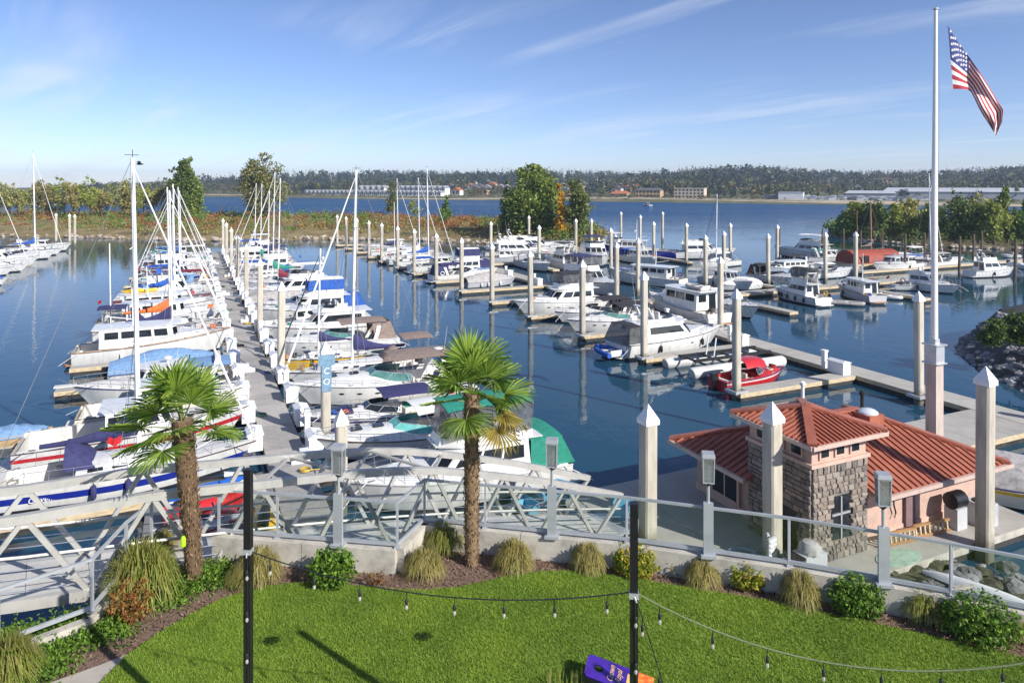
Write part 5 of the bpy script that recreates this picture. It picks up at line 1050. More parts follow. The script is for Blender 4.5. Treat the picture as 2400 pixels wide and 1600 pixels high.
def jetski(p, rz, body, seat, label):
    t = thing('jet_ski', label, 'jet ski', p, rz, 'jet skis parked by the gangway foot'); H = Hull(2.9, 1.05, .62, .5, 2., .9, .1)
    o = hull_part(H, t, body, seat, BLACK); deck_part(H, t, body, cam=.25, cs=.1)
    m = MB(); m.grid([[(-1.1+1.7*i/6, .2*k, .62+.22*math.sin(math.pi*(.15+.7*i/6))+.06*(1-k*k)-(.12 if abs(k) == 1 else 0)) for k in (-1, -.6, 0, .6, 1)] for i in range(7)]); m.build('saddle', BLACK, t, ang=80)
    m = MB(); m.grid([[(.55+.75*i/4, .28*k*(1-.12*i), .78+.2*(1-i/4)*(1-k*k*.5)) for k in (-1, -.5, 0, .5, 1)] for i in range(5)]); m.build('cowl', seat, t, ang=80)
    m = MB(); m.tube([(.5, -.42, 1.05), (.55, 0, 1.0), (.5, .42, 1.05)], .03, 6); m.build('handlebar', BLACK, t)
JB = M('jet ski blue', (.02, .12, .5), .25, var=.1, coat=.5)
jetski(uv(.6, 30.2, DZ+.05), UANG+R(8), JB, GEL, 'blue and white jet ski at the walkway near the gangway foot')
jetski(uv(.5, 28.7, DZ+.05), UANG+R(6), RED, BLACK, 'bright red jet ski next to the blue one')
jetski(uv(.2, 26.9, DZ+.05), UANG+R(4), GREYH, RED, 'silver jet ski with red stripes')
jetski(uv(2.4, 26.6, DZ+.05), UANG+R(80), YELLOW, BLACK, 'yellow jet ski beside the silver one')
dock('jetski_float', 'dark floating platform under the jet skis', -1.6, 3.05, 25.9, 31.1, 1.2, M('grey plastic float', (.2, .2, .2), .7))
p = px(60, 1040); t = thing('row_dinghy', 'small varnished dinghy with a pale blue cover floating by the cream cabin boat', 'dinghy', px(38, 1040), R(18))
Hd = Hull(3.2, 1.4, .7, .55, 2., .85, .12); hull_part(Hd, t, M('varnished hull', (.55, .38, .2), .4), None, BEIGE); tarp(t, Hd, .35, PALEBL)
t = thing('inflatable_tender', 'white inflatable tender behind the tan-and-white trawler', 'dinghy', px(2085, 700), R(-60)); dinghy(t, (0, 0, 0), 0, WHITEC); outboard(t, -1.3, 0, BLACKP, .7)
t = thing('inflatable_tender', 'grey inflatable tender with a black outboard behind the motor yacht with black fenders', 'dinghy', px(1985, 715), R(-30)); dinghy(t, (0, 0, 0), 0, GREYC, L=3.2); outboard(t, -1.6, 0, BLACKP, .9)
t = thing('inflatable_tender', 'blue inflatable tender on the stern of the white sport cruiser', 'dinghy', uv(28.2, 44.8), UANG+R(90)); dinghy(t, (0, 0, .3), 0, BLUE)
t = thing('inflatable_tender', 'small dinghy hauled out on the cross dock beside the wooded-island yacht', 'dinghy', uv(75.5, 62.5, DZ), UANG); dinghy(t, (0, 0, 0), 0, GREYC)
put(runabout, uv(33, 14.2), uv(28.9, 20.6), 'boat with a yellow stripe under a wrinkled grey tarp beside the boathouse', cover=GREYC, hm=GEL2, stripe=YELLOW, motor=None)
m = MB(); m.lathe((0, 0, 0), [(.02, -.15), (.22, -.05), (.25, .1), (.15, .3), (.02, .36)], 10)
mo = m.mesh('mooring_buoy', WHITEC)
for x, y in ((751, 615), (757, 606), (1615, 620)): tag(link('mooring_buoy', mo, None, px(x, y)), 'small white mooring buoy floating in the fairway', 'buoy', 'mooring buoys')
put(runabout, px(1505, 482), px(1528, 483), 'small white motorboat under way on the river', L=7, can=WHITEC)
# ---------------------------------------------------------------- boathouse
BH = thing('boathouse', 'pink boathouse with terracotta metal roof and stone tower on the float', 'building', uv(18.6, 17, DZ), UANG)
m = MB(); m.box((4.6, 3.2, 1.02), (8.6, 5.9, 2.04)); wall = m.build('wall', PINK, BH, smooth=False)
m = MB(); m.box((4.6, 3.2, .14), (8.68, 5.98, .28)); m.build('plinth', PINKT, wall, smooth=False)
for x in (5.0,):
    m = MB(); m.box((x, .2, 1.1), (.5, .14, 1.9)); m.build('pilaster', M('pilaster shadow', (.2, .13, .14), .8), wall, smooth=False)  # dark purple shadow at the recess, put into the pilaster's colour
for x in (3.4, 6.2):
    m = MB(); m.box((x, .22, 1.78), (.95, .1, .34)); w = m.build('window', M('frosted glass', (.35, .45, .42), .2), wall, smooth=False)
    m = MB(); m.box((x, .215, 1.56), (1.1, .13, .09)); m.box((x-.52, .215, 1.78), (.09, .13, .36)); m.box((x+.52, .215, 1.78), (.09, .13, .36)); m.build('frame', PINKT, w, smooth=False)
m = MB(); m.box((.26, 4.4, 1.05), (.14, 1.35, 1.25)); w = m.build('window', GLASS, wall, smooth=False)
m = MB()
for y in (3.66, 5.14): m.box((.25, y, 1.05), (.16, .12, 1.5))
for z in (.36, 1.74): m.box((.25, 4.4, z), (.16, 1.4, .12))
m.box((.2, 4.4, 1.05), (.05, .06, 1.25)); m.build('frame', PINKT, w, smooth=False)
m = MB(); m.lathe((4.3, .2, 1.45), [(.02, 0), (.12, .02), (.12, .16), (.02, .18)], 10); m.build('wall_light', DBOX, wall)
m = MB(); m.tube([(4.15, .16, 1.5), (4.1, .13, 1.1), (4.22, .14, .8), (4.12, .12, .65)], .03, 5); m.build('hose_loop', BLACK, wall)
EZ = 1.95; PT = 1.43/3.7; RZ = EZ+1.43
FASC = M('pale gutter', (.55, .42, .36), .5, var=.1)
def seams(parent, o, e, n, W, run, pitch, sp=.3, x0=0.):
    o, e, n = Vector(o), Vector(e), Vector(n); x = x0+sp*.6
    while x < W-.1:
        r0, r1 = run(x)
        if r1-r0 > .15:
            a = o+e*x+n*r0+Vector((0, 0, r0*pitch+.028)); b = o+e*x+n*r1+Vector((0, 0, r1*pitch+.028)); mb = MB(); mb.bar(a, b, .045, .06); mb.build('roof_rib', ROOFM, parent, smooth=False)
        x += sp
def roofpoly(P):
    m = MB(); n = len(P); m.add([Vector(p) for p in P]+[Vector(p)-Vector((0, 0, .12)) for p in P], [tuple(range(n)), tuple(range(2*n-1, n-1, -1))]+[(i, n+i, n+(i+1) % n, (i+1) % n) for i in range(n)]); return m
e0, e1, b0, b1, D = -.6, 9.5, -.6, 6.8, 3.7; hz = EZ+3.0*PT
m = MB()
for P in ([(2.42, b0, EZ), (e1, b0, EZ), (e1-D, b0+D, RZ), (e0+D, b0+D, RZ), (2.42, 2.42, EZ+3.02*PT)], [(e1, b0, EZ), (e1, b1, EZ), (e1-D, b0+D, RZ)], [(e1, b1, EZ), (e0, b1, EZ), (e0+D, b0+D, RZ), (e1-D, b0+D, RZ)], [(e0, b1, EZ), (e0, 2.42, EZ), (2.42, 2.42, EZ+3.02*PT), (e0+D, b0+D, RZ)]):
    q = roofpoly(P); m.add(q.v, q.f)
roof = m.build('roof', ROOFM, BH, smooth=False)
seams(roof, (e0, b0, EZ), (1, 0, 0), (0, 1, 0), e1-e0, lambda x: (0, min(D, e1-e0-x)), PT, .3, 3.0)
seams(roof, (e1, b0, EZ), (0, 1, 0), (-1, 0, 0), b1-b0, lambda x: (0, min(x, b1-b0-x)), PT)
seams(roof, (e0, b1, EZ), (0, -1, 0), (1, 0, 0), b1-b0, lambda x: (0, min(x, D, max(0, 3.0 if x > 4.35 else 9))) if x < 4.36 else (0, 0), PT)
m = MB()
for a, b in (((e1, b0, EZ+.05), (e1-D, b0+D, RZ+.05)), ((e1, b1, EZ+.05), (e1-D, b0+D, RZ+.05)), ((e0, b1, EZ+.05), (e0+D, b0+D, RZ+.05)), ((e0+D, b0+D, RZ+.06), (e1-D, b0+D, RZ+.06)), ((2.42, 2.42, EZ+3.02*PT+.05), (e0+D, b0+D, RZ+.05))): m.bar(a, b, .3, .09)
m.build('ridge_cap', ROOFM, roof, smooth=False)
for a, b in (((2.42, b0-.05, EZ-.07), (e1+.05, b0-.05, EZ-.07)), ((e1+.06, b0-.1, EZ-.07), (e1+.06, b1, EZ-.07)), ((e0-.06, 2.42, EZ-.07), (e0-.06, b1, EZ-.07))): m = MB(); m.bar(a, b, .12, .14); m.build('gutter', FASC, roof, smooth=False)
m = MB(); m.box((5.75, 2.5, EZ+3.1*PT+.05), (.8, .8, .5)); sk = m.build('skylight_curb', ROOFM, BH, smooth=False)
m = MB(); m.lathe((5.75, 2.5, EZ+3.1*PT+.3), [(.38, 0), (.36, .06), (.26, .13), (.1, .17), (.01, .175)], 16); m.build('dome', M('dome plastic', (.6, .63, .66), .2, var=.05), sk)
for x, y, h in ((4.5, 4.6, .75), (3.7, 4.0, .35), (6.9, 3.7, .3)):
    m = MB(); m.tube([(x, y, RZ-.5), (x, y, RZ+h)], .07, 8); m.lathe((x, y, RZ+h), [(.12, 0), (.12, .12), (.02, .18)], 8); m.build('vent_pipe', DBOX if h > .5 else BLACK, BH)
# stone tower
TX0, TX1, TY0, TY1 = -.15, 2.38, -.12, 2.7; TZ = 3.2; TE = 4.12
m = MB(); m.box(((TX0+TX1)/2, (TY0+TY1)/2, TZ/2), (TX1-TX0, TY1-TY0, TZ)); tow = m.build('stone_tower', MORTAR, BH, smooth=False)
def stonemesh(seed):
    r = random.Random(seed); m = MB(); vs = []
    for z, k in ((-.5, 1), (.25, 1), (.5, .8)):
        for x, y in ((-.5, -.5), (.5, -.5), (.5, .5), (-.5, .5)): vs.append((x*k+r.uniform(-.06, .06), y*k+r.uniform(-.07, .07), z+(r.uniform(-.12, .12) if k < 1 else 0)))
    m.add(vs, [(0, 1, 5, 4), (1, 2, 6, 5), (2, 3, 7, 6), (3, 0, 4, 7), (4, 5, 9, 8), (5, 6, 10, 9), (6, 7, 11, 10), (7, 4, 8, 11), (8, 9, 10, 11)]); return m.mesh('stone', STONE, False)
SM = [stonemesh(i) for i in range(6)]
def stone_face(o, e, n, W, z0, z1, holes=()):
    o, e, n = Vector(o), Vector(e), Vector(n); z = z0; rs = random.Random(int(W*100)+int(o.x*10)); rot = Matrix((e, Vector((0, 0, 1)), n)).transposed().to_euler()
    while z < z1-.05:
        h = min(rs.choice([.12, .15, .19, .23]), z1-z); x = 0
        if z1-z-h < .1: h = z1-z
        while x < W-.02:
            w = min(rs.uniform(.13, .36), W-x)
            if W-x-w < .12: w = W-x
            if not any(a-.03 < x+w/2 < b+.03 and c-.03 < z+h/2 < d+.03 for a, b, c, d in holes):
                q = link('stone', SM[rs.randrange(6)], tow, o+e*(x+w/2)+n*.02+Vector((0, 0, z+h/2))); q.rotation_euler = rot; q.scale = (w-.018, h-.018, .1+rs.uniform(0, .06))
            x += w
        z += h
stone_face((TX0, TY0, 0), (1, 0, 0), (0, -1, 0), TX1-TX0, .02, TZ, [(.85, 1.72, .65, 2.1)])
stone_face((TX0, TY1, 0), (0, -1, 0), (-1, 0, 0), TY1-TY0, .02, TZ, [(1.55, 2.3, .0, 1.5)])
stone_face((TX1, TY0, 0), (0, 1, 0), (1, 0, 0), TY1-TY0, 1.2, TZ)
m = MB(); m.box((TX0+1.285, TY0-.005, 1.38), (.86, .06, 1.42)); w = m.build('window', GLASS, tow, smooth=False)
m = MB(); m.box((TX0+1.285, TY0-.05, 1.5), (.84, .05, .06)); m.box((TX0+1.285, TY0-.05, 1.38), (.06, .05, 1.4)); m.build('mullion', ALU, w, smooth=False)
m = MB(); m.box((TX0-.01, TY1-1.92, .75), (.06, .72, 1.48)); m.build('door', BLACKP, tow, smooth=False)
m = MB(); m.box(((TX0+TX1)/2, (TY0+TY1)/2, TZ+.06), (TX1-TX0+.2, TY1-TY0+.2, .12)); m.build('belt_course', PINKT, tow, smooth=False)
m = MB(); m.box(((TX0+TX1)/2, (TY0+TY1)/2, (TZ+TE)/2+.06), (TX1-TX0-.02, TY1-TY0-.02, TE-TZ-.1)); up = m.build('clerestory', PINK, tow, smooth=False)
for i in range(3):
    for f in (0, 1):
        s = .32+.31*i if f == 0 else .3+.33*i; m = MB(); fr = MB()
        if f == 0: x = TX0+(TX1-TX0)*(.22+.28*i); m.box((x, TY0+.005, TZ+.5), (.36, .06, .46)); [fr.box((x+dx, TY0-.01, TZ+.5+dz), (a, .07, b)) for dx, dz, a, b in ((-.21, 0, .06, .58), (.21, 0, .06, .58), (0, .26, .36, .06), (0, -.26, .36, .06))]
        else: y = TY0+(TY1-TY0)*(.22+.28*i); m.box((TX0+.005, y, TZ+.5), (.06, .42, .46)); [fr.box((TX0-.01, y+dx, TZ+.5+dz), (.07, a, b)) for dx, dz, a, b in ((-.24, 0, .06, .58), (.24, 0, .06, .58), (0, .26, .42, .06), (0, -.26, .42, .06))]
        w = m.build('window', GLASS, up, smooth=False); fr.build('frame', PINKT, w, smooth=False)
ov = .46; x0, x1, y0, y1 = TX0-ov, TX1+ov, TY0-ov, TY1+ov; cxm, cym = (x0+x1)/2, (y0+y1)/2; AZ = TE+.52; m = MB()
for P in ([(x0, y0, TE), (x1, y0, TE), (cxm, cym, AZ)], [(x1, y0, TE), (x1, y1, TE), (cxm, cym, AZ)], [(x1, y1, TE), (x0, y1, TE), (cxm, cym, AZ)], [(x0, y1, TE), (x0, y0, TE), (cxm, cym, AZ)]): q = roofpoly(P); m.add(q.v, q.f)
tr = m.build('tower_roof', ROOFM, BH, smooth=False)
wx, wy = x1-x0, y1-y0
for o, e, n, Wd, hd in (((x0, y0, TE), (1, 0, 0), (0, 1, 0), wx, wy/2), ((x0, y1, TE), (0, -1, 0), (1, 0, 0), wy, wx/2), ((x1, y0, TE), (0, 1, 0), (-1, 0, 0), wy, wx/2)):
    seams(tr, o, e, n, Wd, lambda x, Wd=Wd, hd=hd: (0, hd*min(x, Wd-x)/(Wd/2)), (AZ-TE)/hd, .2)
m = MB()
for a in ((x0, y0), (x1, y0), (x1, y1), (x0, y1)): m.bar((*a, TE+.05), (cxm, cym, AZ+.06), .3, .09)
m.build('ridge_cap', ROOFM, tr, smooth=False)
m = MB()
for a, b in (((x0, y0), (x1, y0)), ((x1, y0), (x1, y1)), ((x1, y1), (x0, y1)), ((x0, y1), (x0, y0))): m.bar((*a, TE-.07), (*b, TE-.07), .12, .14)
m.build('gutter', FASC, tr, smooth=False)
# things on the boathouse float
def bl(a, b, z=0): return uv(18.6+a, 17+b, DZ+z)
t = thing('air_conditioner', 'grey slatted air conditioner beside the boathouse wall', 'air conditioner', bl(7.9, -.55), UANG)
m = MB(); m.box((0, 0, .4), (.75, .75, .8)); m.build('casing', GREYH, t, smooth=False); m = MB()
for k in range(9): m.box((0, 0, .12+k*.075), (.78, .78, .03))
m.build('louvre', ALU, t, smooth=False); m = MB(); m.lathe((0, 0, .8), [(.3, 0), (.3, .02), (.05, .03)], 14); m.build('fan_grille', BLACK, t)
t = thing('smoker_grill', 'dark drum smoker with a grey cabinet against the pink wall', 'grill', bl(6.75, -.35), UANG)
m = MB(); m.tube([(-.3, 0, 1.0), (.3, 0, 1.0)], .3, 12); m.build('drum', BLACKP, t); m = MB(); m.box((0, 0, .38), (.55, .5, .76)); m.build('cabinet', GREYH, t, smooth=False)
t = thing('gas_grill', 'stainless gas grill with its cover pulled back next to the stone tower', 'grill', bl(-.75, -.6), UANG)
m = MB(); m.box((0, 0, .45), (.9, .55, .8)); m.build('cabinet', GREYH, t, smooth=False); m = MB(); m.lathe((0, 0, .86), [(.38, 0), (.36, .15), (.22, .3), (.02, .34)], 10); m.build('hood', GREYC, t); m = MB(); m.box((-.65, 0, .8), (.4, .5, .04)); m.build('side_shelf', BLACK, t)
for i, (a, b) in enumerate(((3.7, -.35), (5.4, -.4))):
    t = thing('deck_ladder', 'rusty timber ladder lying on its edge against the pink wall', 'ladder', bl(a, b), UANG-.1, 'ladders against the boathouse'); m = MB(); m.box((0, 0, .06), (1.7, .07, .09)); m.box((0, .05, .42), (1.7, .07, .09)); m.build('rail', TEAK, t, smooth=False); m = MB()
    for k in range(8): m.bar((-.75+k*.21, 0, .06), (-.75+k*.21, .05, .42), .06, .06)
    m.build('rung', WALER, t, smooth=False)
m = MB(); m.lathe((0, 0, 0), [(.75, 0), (.75, .02), (.3, .03), (.02, .03)], 24); o = m.build('oval_mat', M('mint mat', (.36, .5, .4), .8, var=.2), None, bl(2.9, -.95, .004)); o.scale = (1.25, .6, 1); o.rotation_euler = (0, 0, UANG); tag(o, 'pale green oval mat lying on the concrete float', 'mat')
t = thing('leaning_panel', 'two white slatted shutters leaning by the tower pile', 'shutter', bl(-1.4, .35), UANG+.3)
for s in (0, .34):
    m = MB(); m.box((s, s*.7, .5), (.5, .06, 1.0)); f = m.build('frame', GREYH, t, smooth=False)
    for k in range(6): m = MB(); m.box((s, s*.7-.04, .14+k*.15), (.4, .05, .06)); m.build('slat', DBOX, f, smooth=False)
m = MB(); m.box((0, 0, .45), (.5, .1, .7)); m.box((0, .2, .24), (.5, .45, .06)); m.box((-.2, .38, .12), (.05, .05, .24)); m.box((.2, .38, .12), (.05, .05, .24)); tag(m.build('canvas_chair', M('tan fabric', (.5, .36, .22), .8), None, bl(-2.9, .15)), 'low tan beach chair on the shaded float', 'chair').rotation_euler = (0, 0, .4)
m = MB(); P = [(.45*math.cos(a)*(1+.04*math.sin(a*.3)), .3*math.sin(a), .03+.004*a) for a in [i*.4 for i in range(48)]]; m.tube(P+[(1.2, .9, .03), (1.6, 2, .03)], .03, 5, cap=False); tag(m.build('water_hose', M('pale blue hose', (.42, .52, .62), .5), None, bl(-1.75, 1.35, .01)), 'pale blue hose coiled on the shaded float', 'hose')
def cart(p, rz, label):
    t = thing('dock_cart', label, 'cart', p, rz, 'blue dock carts'); CB = M('light blue plastic', (.14, .42, .6), .45, var=.06); m = MB()
    a = [(-.5, -.33), (.5, -.33), (.5, .33), (-.5, .33)]; m.add([(x*.8, y*.8, .3) for x, y in a]+[(x, y, .72) for x, y in a]+[(x*.9, y*.9, .72) for x, y in a]+[(x*.72, y*.72, .34) for x, y in a], [(3, 2, 1, 0), (12, 13, 14, 15)]+[(i, (i+1) % 4, 4+(i+1) % 4, 4+i) for i in range(4)]+[(4+i, 4+(i+1) % 4, 8+(i+1) % 4, 8+i) for i in range(4)]+[(8+i, 8+(i+1) % 4, 12+(i+1) % 4, 12+i) for i in range(4)]); m.build('tub', CB, t, smooth=False)
    for y in (-.4, .4):
        m = MB(); m.tube([(.15, y-.03, .24), (.15, y+.03, .24)], .24, 12); w = m.build('wheel', BLACK, t)
    m = MB(); m.tube([(-.5, -.25, .6), (-.95, -.25, 1.0), (-1.0, 0, 1.03), (-.95, .25, 1.0), (-.5, .25, .6)], .02, 5); m.build('handle', STEEL, t)
cart(uv(14.4, 21.9, DZ), 1.2, 'light blue dock cart right beside the stout landing pile')
cart(uv(12.6, 23.9, DZ), .3, 'light blue dock cart parked upright at the landing float edge'); cart(uv(11.3, 23.6, DZ), 2.2, 'light blue dock cart behind the gangway foot'); cart(uv(13.3, 24.3, DZ), 2.6, 'light blue dock cart with its loop handle over the water')
t = thing('life_ring_stand', 'red and white life ring box on the concrete walkway behind the boathouse', 'life ring box', uv(40.9, 22.4, DZ), UANG); m = MB(); m.box((0, 0, .5), (.4, .4, 1.)); m.build('box_body', DBOX, t, smooth=False); m = MB(); m.box((0, -.01, .62), (.43, .43, .6)); m.build('red_panel', RED, t, smooth=False)
# ---------------------------------------------------------------- flagpole and flag
FP = px(2190, 1025, 0); FP = Vector((18.9, 31.5, 0)); t = thing('flagpole', 'tall white flagpole on a pinkish concrete pile behind the boathouse', 'flagpole', FP, UANG)
m = MB(); m.box((0, 0, 1.75), (.5, .5, 6.4)); m.build('pile_base', M('pink concrete', (.5, .42, .37), .85, var=.14, scale=1.5, stretch=(2, 2, .4)), t, smooth=False)
m = MB(); m.box((0, 0, 5.4), (.56, .56, .85)); m.box((0, 0, 5.0), (.72, .72, .06)); m.box((0, 0, 5.82), (.72, .72, .06)); m.box((0, 0, 5.95), (.3, .3, .24)); m.build('bracket', ALU, t, smooth=False)
m = MB(); m.tube([(0, 0, 5.9), (0, 0, 12), (.09, 0, 20.75)], [.145, .125, .075], 14); m.build('pole', MASTW, t); m = MB(); m.lathe((.09, 0, 20.75), [(.03, 0), (.12, .03), (.12, .1), (.04, .14)], 10); m.build('truck', ALU, t); m = MB(); m.tube([(.16, 0, 20.6), (.2, -.1, 17.5), (.16, 0, 6.4)], .01, 4); m.build('halyard', WIRE, t)
topc = [(2221, 60), (2243, 96), (2272, 135), (2298, 172), (2322, 210), (2340, 240), (2351, 258), (2349, 285), (2334, 318)]
botc = [(2234, 209), (2252, 209), (2268, 210), (2276, 216), (2284, 232), (2295, 255), (2307, 276), (2318, 292), (2326, 305)]
def fl(s, c): k = s*8; i = min(7, int(k)); f = k-i; return (c[i][0]*(1-f)+c[i+1][0]*f, c[i][1]*(1-f)+c[i+1][1]*f)
NU, NV = 40, 39
def fpt(i, j, off=0.):
    u, v = i/NU, j/NV; a = fl(u, topc); b = fl(u, botc); b_ = .5-.5*math.cos(math.pi*v) if u > .35 else v; w = v*(1-.5*u)+b_*.5*u
    x = a[0]*(1-w)+b[0]*w; y = a[1]*(1-w)+b[1]*w; dep = FP.y-.25+.16*u*math.sin(v*9+u*7)+.22*math.sin(u*11-v*2.5)*min(1, u*3)
    return Vector(((x-1200)/F*dep, dep+off, CAMZ+(HZ-y)*dep/F))
WSTR = M('flag white', (.8, .78, .76), .8, var=.05); RSTR = M('flag red', (.42, .03, .04), .8, var=.08); BCAN = M('flag blue', (.03, .045, .2), .8, var=.1)
m = MB(); m.grid([[fpt(i, j) for j in range(NV+1)] for i in range(NU+1)]); m.m = [2 if (i < NU*.25 and j < 21) else (1 if (j//3) % 2 == 0 else 0) for i in range(NU) for j in range(NV)]
flag = m.build('flag', [WSTR, RSTR, BCAN], ang=180); tag(flag, 'United States flag drooping from the tall white pole', 'flag')
m = MB()
for r_ in range(9):
    for c_ in range(4 if r_ % 2 == 0 else 3):
        u = (.035+.06*c_+(.03 if r_ % 2 else 0))*NU; v = (.03+.053*r_)*NV
        for off in (-.02, .02):
            p = fpt(u, v, off); P = []
            for k in range(10): a = math.pi*k/5; rr_ = .085 if k % 2 == 0 else .035; P.append(p+Vector((math.sin(a)*rr_*.7+math.cos(a)*rr_*.2, 0, math.cos(a)*rr_-.3*math.sin(a)*rr_)))
            m.add(P, [tuple(range(10))])
st = m.build('stars', WSTR, flag, smooth=False); st['kind'] = 'stuff'
# ---------------------------------------------------------------- gangway
GN = thing('gangway', 'long arched aluminium truss gangway sloping down to the landing float', 'gangway', (0, 0, 0)); GM = M('gangway aluminium', (.47, .46, .43), .5, .3, var=.12, scale=2)
G0 = Vector((-10.7, 14.7, 0)); GD = Vector((14.5, 9.6, 0)).normalized(); GP = Vector((-GD.y, GD.x, 0))*1.75
ncp = [(-400, 1270), (0, 1225), (345, 1163), (660, 1129), (865, 1106), (1000, 1101), (1128, 1110), (1281, 1128), (1458, 1161), (1500, 1172)]
def gbot(s): return 4.15-3.35*s/17.4+.3*math.sin(math.pi*max(0, min(1, s/17.4)))
def gp(s, side, z): p = G0+GD*s+(GP if side else Vector()); return Vector((p.x, p.y, z))
def gtop(s):
    p = G0+GD*s; X = 1200+F*p.x/p.y
    for (a, ya), (b, yb) in zip(ncp, ncp[1:]):
        if X <= b or b == 1500: y = ya+(yb-ya)*(X-a)/(b-a); break
    return CAMZ-(y-HZ)*p.y/F
for side in (0, 1):
    ss = [-3.2+1.21*k for k in range(18)]; m = MB()
    for a, b in zip(ss, ss[1:]): m.bar(gp(a, side, gtop(a)), gp(b, side, gtop(b)), .15, .19)
    m.build('top_chord', GM, GN, smooth=False); m = MB()
    for a, b in zip(ss, ss[1:]): m.bar(gp(a, side, gbot(a)), gp(b, side, gbot(b)), .16, .24)
    m.build('bottom_chord', GM, GN, smooth=False)
    for i, (a, b) in enumerate(zip(ss, ss[1:])):
        m = MB(); (za, zb) = (gbot(a), gtop(b)) if i % 2 == 0 else (gtop(a), gbot(b)); m.bar(gp(a, side, za), gp(b, side, zb), .1, .1); m.build('diagonal', GM, GN, smooth=False)
        if i % 2 == 1 and 0: pass
    for f in (.5,):
        m = MB(); m.tube([gp(s, side, gbot(s)+.95)+(GP*(.05 if side == 0 else -.05)) for s in ss], .035, 6); m.build('handrail', GM, GN)
    for k in range(3):
        m = MB(); m.tube([gp(s, side, gbot(s)+.25+.22*k)+(GP*(.03 if side == 0 else -.03)) for s in ss], .012, 4); m.build('rail_wire', STEEL, GN)
for k in range(5):
    s = 5.27+1.21*k; m = MB(); m.bar(gp(s, k % 2, gtop(s)), gp(s+1.21, 1-k % 2, gtop(s+1.21)), .08, .06); m.build('lateral_brace', GM, GN, smooth=False)
n_ = 17; GDK = M('gangway deck', (.5, .49, .47), .75, var=.12, scale=3, island=.3, bump=.2, bscale=60)
for k in range(n_):
    a, b = -3.2+1.21*k+.006, -3.2+1.21*(k+1)-.006; m = MB(); P = [gp(a, 0, gbot(a)+.08)+GP*.05, gp(b, 0, gbot(b)+.08)+GP*.05, gp(b, 1, gbot(b)+.08)-GP*.05, gp(a, 1, gbot(a)+.08)-GP*.05]; m.slab(*P, .04); m.build('deck_plate', GDK, GN, smooth=False)
m = MB(); P = [gp(17.3, 0, gbot(17.3)+.1), gp(18.9, 0, DZ+.03), gp(18.9, 1, DZ+.03), gp(17.3, 1, gbot(17.3)+.1)]; m.slab(*P, .03); m.build('toe_ramp', ALU, GN, smooth=False)
# ---------------------------------------------------------------- garden terrace: wall, mulch, lawn, path
GZ = 3.85; WT = 4.42
wl1 = [px(x, y, WT) for x, y in ((505, 1249), (931, 1283))]; wl2 = [px(x, y, WT) for x, y in ((990, 1222), (1469, 1270), (1657, 1297), (1849, 1325), (2064, 1363), (2229, 1394), (2400, 1430), (2760, 1510))]
walll = wl1+wl2; CW = thing('retaining_wall', 'weathered concrete retaining wall around the garden terrace', 'wall', (0, 0, 0))
for a, b in zip(walll, walll[1:]):
    n = int(max(1, round((b-a).length/2.3)))
    for i in range(n):
        p, q = a.lerp(b, i/n), a.lerp(b, (i+1)/n); d = (q-p).normalized()*.008; m = MB(); m.bar(p+d+Vector((0, 0, -2.45)), q-d+Vector((0, 0, -2.45)), .34, 4.9); m.build('wall_panel', CONC, CW, smooth=False)
lft = [Vector((-14.5, 9.2, 0)), Vector((-9.75, 13.35, 0)), Vector((-8.65, 14.4, 0)), Vector((-8.6, 16.6, 0))]
m = MB(); out_ = [(v.x, v.y) for v in lft]+[(v.x, v.y) for v in walll]; poly = [(-14.5, 2.5)]+out_+[(20, 2.5)]
n = len(poly); m.add([(x, y, GZ) for x, y in poly]+[(x, y, -1) for x, y in poly], [tuple(range(n-1, -1, -1))]+[(i, (i+1) % n, n+(i+1) % n, n+i) for i in range(n)]); tag(m.build('garden_ground', MULCH, smooth=False), kind='structure')
KB = thing('garden_kerb', 'pale concrete kerb along the garden edge below the gangway', 'kerb', (0, 0, 0)); m = MB()
for a, b in zip(lft, lft[1:]): m.bar(a+Vector((0, 0, GZ+.1)), b+Vector((0, 0, GZ+.1)), .2, .32)
m.build('kerb_stone', CONC, KB, smooth=False)
LZ = 3.93
lawnpx = [(322, 1640), (296, 1535), (360, 1490), (440, 1442), (520, 1402), (600, 1376), (660, 1367), (720, 1364), (780, 1367), (830, 1371), (920, 1380), (1000, 1382), (1080, 1374), (1150, 1358), (1210, 1344), (1280, 1337), (1350, 1338), (1420, 1344), (1480, 1354), (1600, 1373), (1700, 1389), (1800, 1407), (2000, 1449), (2200, 1492), (2400, 1540), (2700, 1620)]
lp_ = [px(x, y, LZ) for x, y in lawnpx]; lpoly = [(-7.9, 9.0)]+[(p.x, p.y) for p in lp_][1:]+[(12, 2.6), (-7.5, 2.6)]
m = MB(); m.prism(lpoly, GZ-.05, LZ); LAWN = M('turf backing', (.16, .26, .025), .9, var=.25, scale=1.2, bump=.7, bscale=60); tag(m.build('lawn', LAWN, smooth=False), kind='structure')
def inpoly(P, poly):
    x, y = P[:, 0], P[:, 1]; r = np.zeros(len(P), bool); n = len(poly)
    for i in range(n):
        (x1, y1), (x2, y2) = poly[i], poly[(i+1) % n]
        if y1 == y2: continue
        c = ((y1 > y) != (y2 > y)) & (x < (x2-x1)*(y-y1)/(y2-y1)+x1); r ^= c
    return r
rg = np.random.RandomState(8); P = np.stack([rg.uniform(-8.5, 12, 330000), rg.uniform(10.8, 17.5, 330000)], 1); P = P[inpoly(P, lpoly) & (np.abs(P[:, 0]/P[:, 1]) < .78)]
n = len(P); a = rg.uniform(0, 6.28, n); hgt = rg.uniform(.025, .055, n); wd = .009; ln = rg.normal(size=(n, 2))*.022
